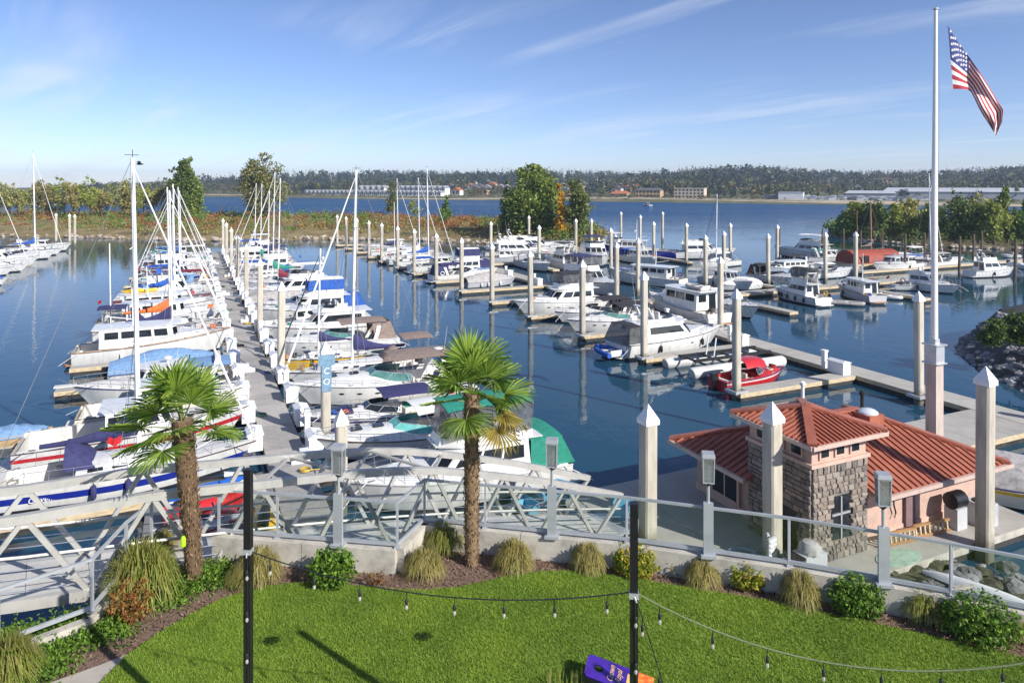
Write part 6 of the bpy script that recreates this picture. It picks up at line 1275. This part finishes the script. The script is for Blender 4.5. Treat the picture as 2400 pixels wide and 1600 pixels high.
B_ = np.concatenate([P, np.full((n, 1), LZ)], 1); dx = np.stack([np.cos(a)*wd, np.sin(a)*wd, np.zeros(n)], 1); T_ = B_+np.concatenate([ln, hgt[:, None]], 1)
TURF = LM('turf blade', [(.16, .25, .024), (.2, .31, .03), (.25, .36, .04), (.31, .4, .07)], .35, .55)
tag(link('lawn_grass', npmesh('lawn_grass', np.stack([B_-dx, B_+dx, T_], 1).reshape(-1, 3), np.arange(n*3).reshape(n, 3), TURF)), 'bright green artificial turf of the curved lawn', 'grass', kind='stuff')
for x, y in ((636, 1503), (991, 1493)):
    p = px(x, y, LZ); q = rg.normal(size=(420, 3))*np.array([.075, .055, .0]); V, Q = leafquads(q+np.array([p.x, p.y, LZ+.03]), .06, .8, .3, rg); tag(link('turf_divot', npmesh('turf_divot', V, Q, LM('dark turf', [(.02, .05, .005), (.05, .09, .01)]))), 'small dark green tuft pressed into the lawn', 'grass tuft', 'dark tufts in the lawn', 'stuff')
pth = [px(x, y, GZ+.02) for x, y in ((100, 1640), (112, 1602), (230, 1560), (300, 1532), (330, 1640))]; m = MB(); m.prism([(p.x, p.y) for p in [pth[1], pth[2], pth[3]]]+[(-6.2, 11.0), (-6.6, 9), (-10.5, 9)], GZ-.02, GZ+.03); pa = tag(m.build('garden_path', M('path concrete', (.42, .38, .33), .85, var=.12, scale=2, bump=.2), smooth=False), kind='structure')
cP = np.stack([rg.uniform(-14, 12, 60000), rg.uniform(10, 18.2, 60000)], 1); cP = cP[inpoly(cP, poly) & ~inpoly(cP, lpoly) & ~inpoly(cP, [(p.x, p.y) for p in [pth[1], pth[2], pth[3]]]+[(-6.2, 11.0), (-6.6, 9), (-10.5, 9)])]
V, Q = leafquads(np.concatenate([cP, rg.uniform(GZ, GZ+.05, (len(cP), 1))], 1), .075, 0, .35, rg); tag(link('mulch_chips', npmesh('mulch_chips', V, Q, MULCH)), 'brown bark mulch around the lawn', 'mulch', kind='stuff')
# ---------------------------------------------------------------- glass railing and lamp posts
GLR = bpy.data.materials.new('railing glass'); GLR.use_nodes = True; tt = GLR.node_tree; tt.nodes.clear(); gl = tt.nodes.new('ShaderNodeBsdfGlossy'); gl.inputs['Roughness'].default_value = .02; tp = tt.nodes.new('ShaderNodeBsdfTransparent'); tp.inputs[0].default_value = (.94, .97, .96, 1); fz = tt.nodes.new('ShaderNodeFresnel'); fz.inputs[0].default_value = 1.45; mi_ = tt.nodes.new('ShaderNodeMixShader'); oo = tt.nodes.new('ShaderNodeOutputMaterial')
mi_.inputs[0].default_value = .07; tt.links.new(tp.outputs[0], mi_.inputs[1]); tt.links.new(gl.outputs[0], mi_.inputs[2]); tt.links.new(mi_.outputs[0], oo.inputs[0])
RL = thing('glass_railing', 'grey metal railing with clear glass panels on the retaining wall', 'railing', (0, 0, 0)); RM = M('railing paint', (.42, .44, .47), .45, .3, var=.08)
def railrun(pts, glass=True, h=1.07, posts=True):
    for i, p in enumerate(pts if posts else []):
        m = MB(); m.box((p.x, p.y, p.z+h/2), (.055, .055, h)); m.box((p.x, p.y, p.z+.02), (.14, .14, .04)); m.build('post', RM, RL, smooth=False)
    for a, b in zip(pts, pts[1:]):
        m = MB(); m.bar(a+Vector((0, 0, h)), b+Vector((0, 0, h)), .06, .055); m.build('top_rail', RM, RL, smooth=False)
        m = MB(); m.bar(a+Vector((0, 0, .09)), b+Vector((0, 0, .09)), .06, .075); m.build('bottom_rail', RM, RL, smooth=False)
        if glass:
            d = (b-a).normalized()*.06; m = MB(); m.bar(a+d+Vector((0, 0, h/2+.05)), b-d+Vector((0, 0, h/2+.05)), .012, h-.16); m.build('glass_panel', GLR, RL, smooth=False)
def wp(x, tab):
    for (a, ya), (b, yb) in zip(tab, tab[1:]):
        if a <= x <= b: return px(x, ya+(yb-ya)*(x-a)/(b-a), WT)
t1 = [(505, 1249), (931, 1283)]; t2 = [(990, 1222), (1469, 1270), (1657, 1297), (1849, 1325), (2064, 1363), (2229, 1394), (2400, 1430), (2760, 1510)]
railrun([wp(x, t1) for x in (513, 650, 796, 931)]); railrun([wp(931, t1), wp(995, t2)], posts=False); railrun([wp(x, t2) for x in (995, 1137, 1293, 1469, 1657, 1849, 2064, 2229, 2420, 2640)])
r3 = [Vector((-9.75, 13.35, WT-.2)), Vector((-8.62, 14.45, WT-.2)), Vector((-8.55, 15.6, WT)), Vector((-8.5, 16.6, WT))]
railrun([Vector((-13, 10.5, WT-.2))]+r3, glass=False)
LGL = M('lantern glass', (.25, .27, .27), .1, var=.3, spec=.6, alpha=.45)
for i, (x, tab) in enumerate(((796, t1), (1293, t2), (1657, t2), (2064, t2))):
    p = wp(x, tab); t = thing('lamp_post', f'grey lantern on a wide channel post of the railing, {ORD[i]} from the left palm', 'lamp post', p+Vector((0, -.1, 0)), -.15, 'lantern posts on the railing')
    m = MB(); m.box((0, -.03, .62), (.22, .08, 1.24)); m.box((0, .05, .62), (.16, .07, 1.2)); m.box((0, 0, .03), (.34, .3, .06)); m.build('channel_post', RM, t, smooth=False)
    m = MB(); m.tube([(0, 0, 1.24), (0, 0, 1.62)], .035, 8); m.build('stem', RM, t)
    lz = 1.62; m = MB(); m.lathe((0, 0, lz), [(.04, 0), (.1, .04), (.13, .1)], 4); m.build('lantern_base', BLACKP, t, smooth=False)
    m = MB(); q = [(.115, -.1), (.115, .1), (-.115, .1), (-.115, -.1)]
    for k in range(4): m.bar((q[k][0], q[k][1], lz+.08), (q[k][0]*1.1, q[k][1]*1.1, lz+.66), .025, .025); m.bar((q[k][0], q[k][1], lz+.1), (q[(k+1) % 4][0], q[(k+1) % 4][1], lz+.1), .025, .03); m.bar((q[k][0]*1.1, q[k][1]*1.1, lz+.66), (q[(k+1) % 4][0]*1.1, q[(k+1) % 4][1]*1.1, lz+.66), .025, .03)
    m.build('lantern_frame', RM, t, smooth=False)
    for k in range(4):
        a, b = q[k], q[(k+1) % 4]; m = MB(); m.slab((a[0]*.97, a[1]*.97, lz+.11), (b[0]*.97, b[1]*.97, lz+.11), (b[0]*1.06, b[1]*1.06, lz+.65), (a[0]*1.06, a[1]*1.06, lz+.65), .006); m.build('pane', LGL, t, smooth=False)
    m = MB(); m.box((0, 0, lz+.72), (.3, .27, .09), top=.9); m.build('lantern_cap', RM, t, smooth=False); m = MB(); m.tube([(0, 0, lz+.1), (0, 0, lz+.45)], .04, 8); m.build('lamp_tube', DBOX, t)
# ---------------------------------------------------------------- palms
PLM = LM('palm blade', [(.07, .14, .016), (.14, .25, .028), (.24, .37, .045), (.35, .44, .08)], .4); PLY = LM('yellow palm blade', [(.3, .24, .05), (.42, .3, .08), (.2, .2, .03)], .3); PST = M('palm stalk', (.14, .17, .04), .6, var=.2)
def frond_mesh(seed, mat, L=.75, droop=.5, stalk=.85):
    r = random.Random(seed); m = MB(); n = 34
    P = [(stalk*s, 0, .1*math.sin(s*2)) for s in (0, .35, .7, 1)]; m.tube(P, [.022, .018, .014, .01], 5, mi=1); hx = stalk
    for k in range(n):
        a = (k/(n-1)-.5)*R(230); ll = L*(.72+.28*math.cos(a*.55))*r.uniform(.93, 1.05); w = .026; da = R(230)/n*.5; pl = .02*(1 if k % 2 else -1)
        rows = []
        for s in (.04, .35, .65, .85, 1.):
            rad = ll*s; dr = -droop*ll*max(0, s-.45)**1.6*r.uniform(.7, 1.3); wd = min(rad*math.tan(da)*1.12, w*(1.25 if s < .7 else (1-s)*2.2+.12))
            cx_, cy_ = hx+rad*math.cos(a), rad*math.sin(a); nx, ny = -math.sin(a)*wd, math.cos(a)*wd; zb = .12*rad*rad+dr+.1
            rows.append([(cx_-nx, cy_-ny, zb+pl*s), (cx_, cy_, zb-.015), (cx_+nx, cy_+ny, zb+pl*s)])
        m.grid(rows)
    return m.mesh('frond', [mat, PST], False)
FR = [frond_mesh(i, PLM, .8, .15+.15*i, .85) for i in range(4)]+[frond_mesh(9, PLY, .7, .9, .85), frond_mesh(10, PLM, .75, .7, .8)]
def palm(label, base, h, r0, r1, seed, lean, nf=38, yellow=2):
    rp = random.Random(seed); t = thing('palm_tree', label, 'palm tree', base, 0); m = MB(); k = 16
    pts = [(lean*h*(i/k)**1.3, 0, -.1+(h+.1)*i/k) for i in range(k+1)]; m.tube(pts, [(r0+(r1-r0)*(i/k)**.8)*rp.uniform(.93, 1.07) for i in range(k+1)], 14); m.build('trunk', PALMB, t)
    P = []; Vv = []; Ff = []
    for i in range(900):
        s = rp.random(); a = rp.uniform(0, 6.28); R_ = (r0+(r1-r0)*s**.8)*1.0; c = Vector((lean*h*s**1.3+R_*math.cos(a), R_*math.sin(a), h*s)); o = Vector((math.cos(a), math.sin(a), 0)); td = Vector((-math.sin(a), math.cos(a), 0)); l = rp.uniform(.05, .15); w = rp.uniform(.012, .03); up = Vector((0, 0, 1))*l*rp.choice([1, 1, -.6]); n0 = len(Vv); Vv += [c-td*w-o*.01, c+td*w-o*.01, c+td*w*.3+up+o*rp.uniform(.02, .06), c-td*w*.3+up+o*rp.uniform(.02, .06)]; Ff.append((n0, n0+1, n0+2, n0+3))
    mb = MB(); mb.add(Vv, Ff); mb.build('leaf_bases', PALMB, t, smooth=False)
    for i in range(nf):
        f = i/(nf-1); el = R(80)-f**.9*R(104)+rp.uniform(-.15, .15); az = i*2.399+rp.uniform(-.25, .25); me = FR[rp.randrange(4)] if f < .72 else (FR[4] if i >= nf-yellow else FR[rp.choice([2, 3, 5])])
        o = link('frond', me, t, (lean*h, 0, h-.05-.25*f)); o.rotation_euler = Matrix.Rotation(az, 4, 'Z').to_3x3().to_4x4().__matmul__(Matrix.Rotation(-el, 4, 'Y')).__matmul__(Matrix.Rotation(rp.uniform(-.5, .5), 4, 'X')).to_euler(); s = rp.uniform(.78, 1.02); o.scale = (s, s, s)
        if yellow and i >= nf-yellow: o.rotation_euler = Matrix.Rotation(-.15-.5*(nf-1-i), 4, 'Z').__matmul__(Matrix.Rotation(R(18+14*(nf-1-i)), 4, 'Y')).to_euler()
    return t
p1 = px(455, 1362, GZ); T1 = palm('fan palm with a shaggy trunk and a green tag, left of the black light pole', p1, 3.7, .16, .23, 3, -.075, 18, 0)
m = MB(); m.lathe((0, 0, 0), [(.02, 0), (.06, .04), (.06, .2), (.03, .26)], 8); tag(m.build('green_tag', M('lime plastic', (.4, .7, .02), .4), None, (p1.x-.1, p1.y-.33, GZ+.95)), 'lime green plastic tag hung on the left palm trunk', 'tag')
palm('fan palm with a dark trunk standing before the gangway centre', px(1105, 1322, GZ), 4.1, .15, .18, 5, 0.0, 19, 2)
# ---------------------------------------------------------------- grasses and shrubs
GR1 = LM('fountain grass', [(.3, .29, .07), (.46, .39, .12), (.6, .49, .2), (.26, .29, .06), (.74, .64, .36)], .5); GR2 = LM('green fountain grass', [(.18, .25, .04), (.3, .36, .06), (.44, .43, .12), (.52, .46, .18)], .5)
def grass_mesh(seed, mat, R_=.62, H=.75, n=900):
    r = np.random.RandomState(seed); a = r.uniform(0, 6.28, n); rad = R_*np.sqrt(r.uniform(.02, 1, n)); h = H*np.sqrt(1-.8*(rad/R_)**2)*r.uniform(.7, 1.1, n); V = []; F_ = []; w = .008
    d = np.stack([np.cos(a), np.sin(a), np.zeros(n)], 1); t = np.stack([-np.sin(a), np.cos(a), np.zeros(n)], 1)*w; pts = []
    for s, hs in ((0., 0.), (.38, .72), (.78, 1.), (1., .8)): pts.append(d*(rad*s+.07*(1-s))[:, None]+np.stack([np.zeros(n), np.zeros(n), h*hs*(1 if s < 1 else 1-.75*(rad/R_)**3)], 1)+(r.normal(size=(n, 3))*.035*s))
    B = []
    for k, s in enumerate((1, 1, .8, .2)): B += [pts[k]-t*s, pts[k]+t*s]
    V = np.stack(B, 1).reshape(-1, 3); base = np.arange(n)[:, None]*8; F_ = np.concatenate([base+np.array([[2*k, 2*k+1, 2*k+3, 2*k+2]]) for k in range(3)]); return npmesh('grass_blades', V, F_, mat)
GMs = [grass_mesh(1, GR1), grass_mesh(2, GR1, .62, .7), grass_mesh(3, GR2), grass_mesh(4, GR2, .65, .85)]
def place_clump(x, y, wpx, k, label, sc=1.):
    p = px(x, y, GZ); s = wpx*p.y/F/1.24*1.04; t = thing('ornamental_grass', label, 'grass clump', p, x*.7, 'fountain grass clumps around the lawn'); o = link('grass_blades', GMs[k], t); r_ = random.Random(x); o.scale = (s*r_.uniform(.85, 1.15), s*r_.uniform(.9, 1.15), s*r_.uniform(.8, 1.1)); o.rotation_euler = (r_.uniform(-.1, .1), r_.uniform(-.1, .1), r_.uniform(0, 6)); return t
for x, y, w, k, lab in ((375, 1300, 100, 1, 'pale fountain grass clump behind the gangway railing post'), (330, 1400, 170, 3, 'largest fountain grass clump beside the red-leaved shrub'), (600, 1362, 125, 0, 'fountain grass clump right behind the black light pole'), (1040, 1290, 105, 3, 'fountain grass clump against the wall corner'), (992, 1350, 100, 1, 'fountain grass clump in the bed below the wall corner'), (1203, 1330, 112, 0, 'fountain grass clump right of the dark-trunked palm'), (1378, 1335, 108, 0, 'fountain grass clump between the white rock and a yellow-green shrub'), (1645, 1370, 92, 1, 'fountain grass clump below the lantern over the shaded float'), (1877, 1413, 120, 1, 'tawny fountain grass clump before the stone tower window'), (2165, 1450, 105, 2, 'greener fountain grass clump beside the mushroom light'), (2395, 1490, 110, 1, 'tawny fountain grass clump at the right edge'), (20, 1600, 150, 3, 'fountain grass clump at the lower left edge'), (555, 1365, 70, 2, 'small green fountain grass clump left of the light pole')): place_clump(x, y, w, k, lab)
SHG = LM('shrub leaf', [(.04, .09, .01), (.09, .18, .018), (.15, .28, .03), (.24, .38, .05)], .32); SHY = LM('yellow shrub leaf', [(.08, .15, .015), (.16, .26, .02), (.3, .36, .03), (.48, .4, .04), (.5, .28, .04)], .32); SHR = LM('red shrub leaf near', [(.2, .06, .02), (.3, .11, .03), (.36, .2, .05), (.12, .13, .03)], .3)
def shrub(x, y, wpx, hpx, mat, label, n=2600, ls=.085, seed=0, name='leafy_shrub'):
    p = px(x, y, GZ); w = wpx*p.y/F; h = hpx*p.y/F*.9; t = thing(name, label, 'shrub', p, 0); rng = np.random.RandomState(seed); m = MB()
    for k in range(7): a = k*.9; m.tube([(0, 0, -.05), (w*.2*math.cos(a), w*.2*math.sin(a), h*.35), (w*.36*math.cos(a), w*.36*math.sin(a), h*.65)], [.015, .01, .004], 4)
    m.build('stems', BARK, t); bl_ = [(0, 0, h*.48, w*.46, w*.42, h*.46)]+[(w*.26*math.cos(a), w*.22*math.sin(a), h*(.4+.25*math.sin(a*3)), w*.26, w*.25, h*.32) for a in [i*1.05 for i in range(6)]]
    P = clump_points(bl_, n, 9, .1, rng, .75); P[:, 2] = np.maximum(P[:, 2], .03); V, Q = leafquads(P, ls, .5, .5, rng); link('crown', npmesh('crown', V, Q, mat), t); return t
shrub(778, 1372, 112, 100, SHG, 'round glossy green shrub against the retaining wall', 2600, .1, 1)
shrub(1490, 1345, 108, 78, SHY, 'yellow-green shrub behind the right black light pole', 2300, .09, 2)
shrub(1752, 1375, 90, 66, SHY, 'small shrub with yellow and orange leaves', 2000, .08, 3)
shrub(2008, 1440, 124, 104, SHG, 'dense green shrub below the lantern by the boathouse wall', 2800, .09, 4)
shrub(2300, 1500, 175, 118, SHG, 'widest dark green shrub beside the glass railing', 3600, .09, 5)
shrub(305, 1455, 105, 120, SHR, 'red-leaved shrub at the end of the lawn bed', 1500, .07, 6)
shrub(540, 1300, 30, 30, SHG, 'tiny sprig in the corner of the mulch bed', 200, .06, 7)
shrub(880, 1372, 46, 44, SHR, 'sparse low bush between shrub and lawn', 260, .06, 8); shrub(1137, 1285, 26, 46, OLV, 'thin upright twig bush behind the dark-trunked palm', 260, .06, 9); shrub(1580, 1345, 60, 56, OLV, 'sparse grey twig bush between two shrubs', 300, .055, 10)
def cover(name, label, cpx, n, mat, ls, sp):
    P = []
    for x, y, k in cpx: p = px(x, y, GZ); q = rg.normal(size=(int(n*k), 3))*np.array([sp, sp*.8, .06]); q[:, 2] = np.abs(q[:, 2])*1.4; P.append(q+np.array([p.x, p.y, GZ+.02]))
    P = np.concatenate(P); P = P[~inpoly(P[:, :2], lpoly)]; V, Q = leafquads(P, ls, .6, .5, rg); tag(link(name, npmesh(name, V, Q, mat)), label, 'ground cover', kind='stuff')
cover('ivy_groundcover', 'low green ground cover on the garden bed at the left', [(x, y, 1) for x, y in ((60, 1520), (110, 1490), (170, 1465), (220, 1450), (150, 1500), (90, 1545), (40, 1560), (210, 1480), (250, 1490), (30, 1500), (120, 1530), (60, 1585), (100, 1575), (420, 1380), (390, 1410))]+[(490, 1345, 1), (510, 1365, .8), (470, 1365, .6), (530, 1340, .6), (400, 1350, .6)], 900, SHG, .075, .28)
t = thing('garden_boulder', 'pale rounded boulder lying in the mulch against the wall', 'rock', px(1292, 1292, GZ), 0); m = MB(); m.add([(x*.2, y*.18, z*.22+.13) for x, y, z in RK[1].v], RK[1].f); m.build('stone', M('pale stone', (.55, .5, .43), .85, var=.2, scale=6), t, smooth=False)
t = thing('garden_boulder', 'grey boulder half hidden behind the dense green shrub', 'rock', px(2072, 1420, GZ), 0); m = MB(); m.add([(x*.22, y*.2, z*.24+.1) for x, y, z in RK[2].v], RK[2].f); m.build('stone', M('grey stone', (.42, .38, .33), .85, var=.2, scale=6), t, smooth=False)
t = thing('garden_boulder', 'pale boulder at the lower left among ground cover', 'rock', px(32, 1552, GZ), 0); m = MB(); m.add([(x*.2, y*.16, z*.2+.1) for x, y, z in RK[3].v], RK[3].f); m.build('stone', M('grey stone', (.42, .38, .33)), t, smooth=False)
for x, y, lab in ((2226, 1462, 'grey mushroom path light beside the widest shrub'), (1456, 1325, 'grey mushroom path light in front of the yellow-green shrub')):
    t = thing('path_light', lab, 'path light', px(x, y, GZ), 0); m = MB(); m.tube([(0, 0, 0), (0, 0, .42)], .014, 6); m.build('stem', RM, t); m = MB(); m.lathe((0, 0, .42), [(.13, 0), (.12, .03), (.05, .07), (.01, .08)], 12); m.build('shade', RM, t)
# ---------------------------------------------------------------- light poles and string lights
POS = [Vector((-3.97, 10.6, LZ)), Vector((1.64, 9.48, LZ)), Vector((7.0, 8.4, LZ))]; BULB = M('clear bulb', (.5, .47, .42), .05, var=.05, spec=.8, alpha=.7)
m = MB(); m.lathe((0, 0, 0), [(.012, 0), (.022, -.015), (.022, -.07), (.016, -.085)], 8); SOCK = m.mesh('socket', BLACK); m = MB(); m.lathe((0, 0, -.085), [(.01, 0), (.022, -.025), (.024, -.045), (.015, -.065), (.003, -.072)], 8); BUL = m.mesh('bulb', BULB)
for i, (p, h) in enumerate(zip(POS, (4.78, 4.77, 4.7))):
    t = thing('light_pole', ('square black light pole beside the round glossy shrub', 'square black light pole beside the game board', 'black light pole beyond the right edge of the lawn')[i], 'light pole', p, -.1, None); m = MB(); m.box((0, 0, h/2), (.105, .105, h)); m.build('post', BLACKP, t, smooth=False); m = MB(); m.tube([(.02, -.062, .3), (.03, -.066, 2), (.01, -.062, 3.5)], .009, 5); m.build('power_cord', BLACK, t)
    m = MB(); m.box((0, -.01, 3.55), (.13, .13, .07)); m.tube([(0, -.06, 3.55), (.03, -.12, 3.5)], .012, 5); m.build('hook_bracket', ALU, t, smooth=False)
    for k in range(5):
        q = link('socket', SOCK, t, (.02, -.085, 3.3-.62*k)); link('bulb', BUL, t, (.02, -.085, 3.3-.62*k))
ROPE = M('pale green rope', (.15, .18, .09), .8, var=.15, scale=20)
def strand(a, b, sag, n, mat, r, label, extra=None):
    t = thing('string_lights', label, 'string lights', (0, 0, 0)); m = MB(); P = []
    for i in range(41): s = i/40; p = a.lerp(b, s); P.append(p-Vector((0, 0, 4*sag*s*(1-s))))
    m.tube(P, r, 5, cap=False); m.build('cable', mat, t)
    for k in range(n):
        s = (k+.5)/n; p = a.lerp(b, s)-Vector((0, 0, 4*sag*s*(1-s))); m = MB(); m.tube([p, p-Vector((0, 0, .1))], .006, 4); m.build('drop_wire', BLACK, t); link('socket', SOCK, t, p-Vector((0, 0, .1))); link('bulb', BUL, t, p-Vector((0, 0, .1)))
hk = Vector((0, 0, 3.55))
strand(POS[0]+hk, POS[1]+hk+Vector((0, 0, .03)), .36, 8, BLACK, .009, 'black string of clear bulbs sagging between the two black poles over the lawn')
strand(POS[1]+hk+Vector((0, 0, .03)), POS[2]+hk, .62, 8, ROPE, .012, 'pale rope-backed string of bulbs sagging away from the game-board pole to the right')
strand(POS[1]+hk, Vector((2.35, 9.6, LZ+1.15)), -.12, 3, BLACK, .008, 'short slack string of bulbs hanging down beside the game-board pole')
strand(Vector((-9.5, 11.3, LZ+3.55)), POS[0]+hk, .5, 8, BLACK, .009, 'string of bulbs coming in from the left to the pole beside the round shrub') if 0 else None
# ---------------------------------------------------------------- bean-bag game board
A, Bq, Cq = Vector((1.43, 13.08, 4.27)), Vector((2.62, 12.74, 4.03)), Vector((1.27, 12.52, 4.27)); ex = (Bq-A).normalized(); ey = (A-Cq); ey = (ey-ex*ey.dot(ex)).normalized(); ez = ex.cross(ey).normalized(); M4 = Matrix.Translation(Cq) @ Matrix((ex, ey, ez)).transposed().to_4x4()
CB = thing('cornhole_board', 'purple bean-bag game board with gold lettering and a round hole', 'game board', (0, 0, 0)); m = MB(); Lb, Wb = 1.22, .6; hc = (.23, Wb/2); ring = [(hc[0]+.085*math.cos(2*math.pi*k/24), hc[1]+.085*math.sin(2*math.pi*k/24)) for k in range(24)]
outr = []
for k in range(24):
    a = 2*math.pi*k/24; c, s = math.cos(a), math.sin(a); f = min((hc[0] if c < 0 else .3)/max(abs(c), 1e-6), (Wb/2)/max(abs(s), 1e-6)); outr.append((hc[0]+c*f, hc[1]+s*f))
for z, fl_ in ((.0, 1), (-.02, -1)):
    o = len(m.v); m.add([M4 @ Vector((x, y, z)) for x, y in ring]+[M4 @ Vector((x, y, z)) for x, y in outr], [((k, 24+k, 24+(k+1) % 24, (k+1) % 24) if fl_ > 0 else ((k+1) % 24, 24+(k+1) % 24, 24+k, k)) for k in range(24)])
for k, (x0_, y0_) in enumerate(((0, 0), (.53, 0), (.53, Wb), (0, Wb))): pass
m.add([M4 @ Vector((x, y, z)) for x, y in ring for z in (0, -.02)], [(2*k, 2*((k+1) % 24), 2*((k+1) % 24)+1, 2*k+1) for k in range(24)])
PURP = M('purple board print', (.06, .02, .3), .35, var=.2, scale=3); m.build('hole_panel', PURP, CB, smooth=False)
m = MB(); m.box((.53+.2, Wb/2, -.01), (.4, Wb, .02), M4=M4); m.build('deck_panel', PURP, CB, smooth=False); m = MB(); m.box((.932+.14, Wb/2, -.01), (.284, Wb, .02), M4=M4); m.build('sunset_panel', M('orange sunset print', (.7, .15, .03), .35, var=.3, scale=4, cols=[(.45, .02, .03), (.75, .12, .02), (.9, .5, .08)]), CB, smooth=False)
m = MB()
for b in (((Lb/2, .012, -.07), (Lb, .024, .1)), ((Lb/2, Wb-.012, -.07), (Lb, .024, .1)), ((.012, Wb/2, -.07), (.024, Wb-.05, .1)), ((Lb-.012, Wb/2, -.07), (.024, Wb-.05, .1))): m.box(*b, M4=M4)
m.build('frame', BLACKP, CB, smooth=False)
for y in (.06, Wb-.06):
    p = M4 @ Vector((.09, y, -.1)); m = MB(); m.bar(p, (p.x-.03, p.y, LZ), .07, .035); m.build('leg', BLACKP, CB, smooth=False)
GOLD = M('gold print', (.75, .5, .16), .4, var=.08)
for tx, x, sz in (('Crown', .46, .15), ('Royal', .6, .15)):
    o = link('lettering', text_mesh(tx, sz, GOLD, .0015, .35), CB); o.matrix_world = M4 @ Matrix.Translation((x, Wb/2, .003)) @ Matrix.Rotation(R(90), 4, 'Z')
m = MB(); m.box((.78, Wb/2, .002), (.07, .3, .004), M4=M4); m.build('gold_band', GOLD, CB, smooth=False)
ob_ = rg.normal(size=(90, 3))*np.array([.12, .08, .05]); p = px(1330, 1612, LZ); B = []
m = MB()
for i in range(40): x = p.x+rr.uniform(-.35, .35); y = p.y+rr.uniform(-.15, .15); m.add([(x-.01, y, LZ), (x+.01, y, LZ), (x+rr.uniform(-.05, .05), y, LZ+rr.uniform(.25, .45))], [(0, 1, 2)])
tag(m.build('grass_tuft', GR2, smooth=False), 'tall green grass tuft in front of the game board', 'grass tuft')
# bird circling the tall mast
t = thing('bird', 'small dark bird flying beside the tallest mast', 'bird', px(328, 384, 14.0) if 0 else Vector((-16.5, 31.2, 13.85)), .6); m = MB(); m.tube([(-.14, 0, 0), (-.05, 0, .01), (.08, 0, .01), (.16, 0, 0)], [.01, .05, .04, .008], 7); m.add([(.05, .03, .02), (-.06, .03, .02), (-.1, .34, .14), (0, .3, .12)], [(0, 1, 2, 3)]); m.add([(.05, -.03, .02), (-.06, -.03, .02), (-.1, -.34, .14), (0, -.3, .12)], [(3, 2, 1, 0)]); m.build('body', BLACK, t)
# ---------------------------------------------------------------- muddy bank below the railing
MUD = M('mossy bank', (.07, .07, .04), .9, var=.4, scale=1.5, bump=.8, bscale=8, cols=[(.03, .035, .02), (.08, .075, .045), (.13, .12, .08)])
m = MB(); rows = []
for x, y in [(v.x, v.y) for v in wl2[4:]]+[(20, 9)]:
    rows.append([(x+k*.29, y+.1+k*.95, z+.1*math.sin(x*3+k)) for k, z in ((0, 1.6), (3, 1.2), (6, .8), (9, .28), (11, .06), (12.5, -.6))])
m.grid(rows); shore = tag(m.build('muddy_bank', MUD), kind='structure')
rmd = [RK[i].mesh('rock', MUD, False) if i % 2 else RK[i].mesh('rock', ROCK, False) for i in range(5)]
for i in range(170):
    x = rr.uniform(9.5, 17); y = 17.0-.33*(x-2.8)+rr.uniform(4, 10.4); k = y-(17.0-.33*(x-2.8)); o = link('rock', rmd[i % 5], shore, (x+.29*k, y, max(.08, 1.55-.14*k))); s = rr.uniform(.12, .34); o.scale = (s*1.3, s, s*.7); o.rotation_euler = (rr.uniform(-.3, .3), rr.uniform(-.3, .3), rr.uniform(0, 6))
t = thing('white_canoe', 'upturned white canoe on the mossy bank below the glass railing', 'canoe', Vector((14.2, 21.4, .62)), -.75)
m = MB(); m.grid([[(-1.9+3.8*i/12, .38*k*math.sin(math.pi*(i+.35)/12.7)**.6, .3*(1-k*k)*math.sin(math.pi*(i+.35)/12.7)**.4) for k in (-1, -.7, -.35, 0, .35, .7, 1)] for i in range(13)]); m.build('canoe_hull', DBOX, t, ang=60); t.scale = (.8, .62, .8)
t = thing('driftwood_log', 'bleached driftwood log beside the canoe', 'log', Vector((12.6, 20.6, .85)), .5); m = MB(); m.tube([(-1.3, 0, 0), (-.4, .1, .05), (.6, 0, .1), (1.4, -.1, .05)], [.1, .13, .12, .06], 7); m.build('log', M('driftwood', (.3, .27, .24), .9, var=.3), t)
# ---------------------------------------------------------------- air
HAZE = bpy.data.materials.new('river haze'); HAZE.use_nodes = True; ht = HAZE.node_tree; ht.nodes.clear(); pv = ht.nodes.new('ShaderNodeVolumePrincipled'); pv.inputs['Color'].default_value = (.72, .82, 1, 1); pv.inputs['Density'].default_value = .00024; pv.inputs['Anisotropy'].default_value = .2
ho = ht.nodes.new('ShaderNodeOutputMaterial'); ht.links.new(pv.outputs[0], ho.inputs['Volume'])
m = MB(); m.box((0, 1300, 28), (3800, 2900, 66)); hz_ = m.build('haze', HAZE, smooth=False); hz_['kind'] = 'stuff'; hz_['label'] = 'thin blue river haze over the whole basin'; hz_['category'] = 'haze'
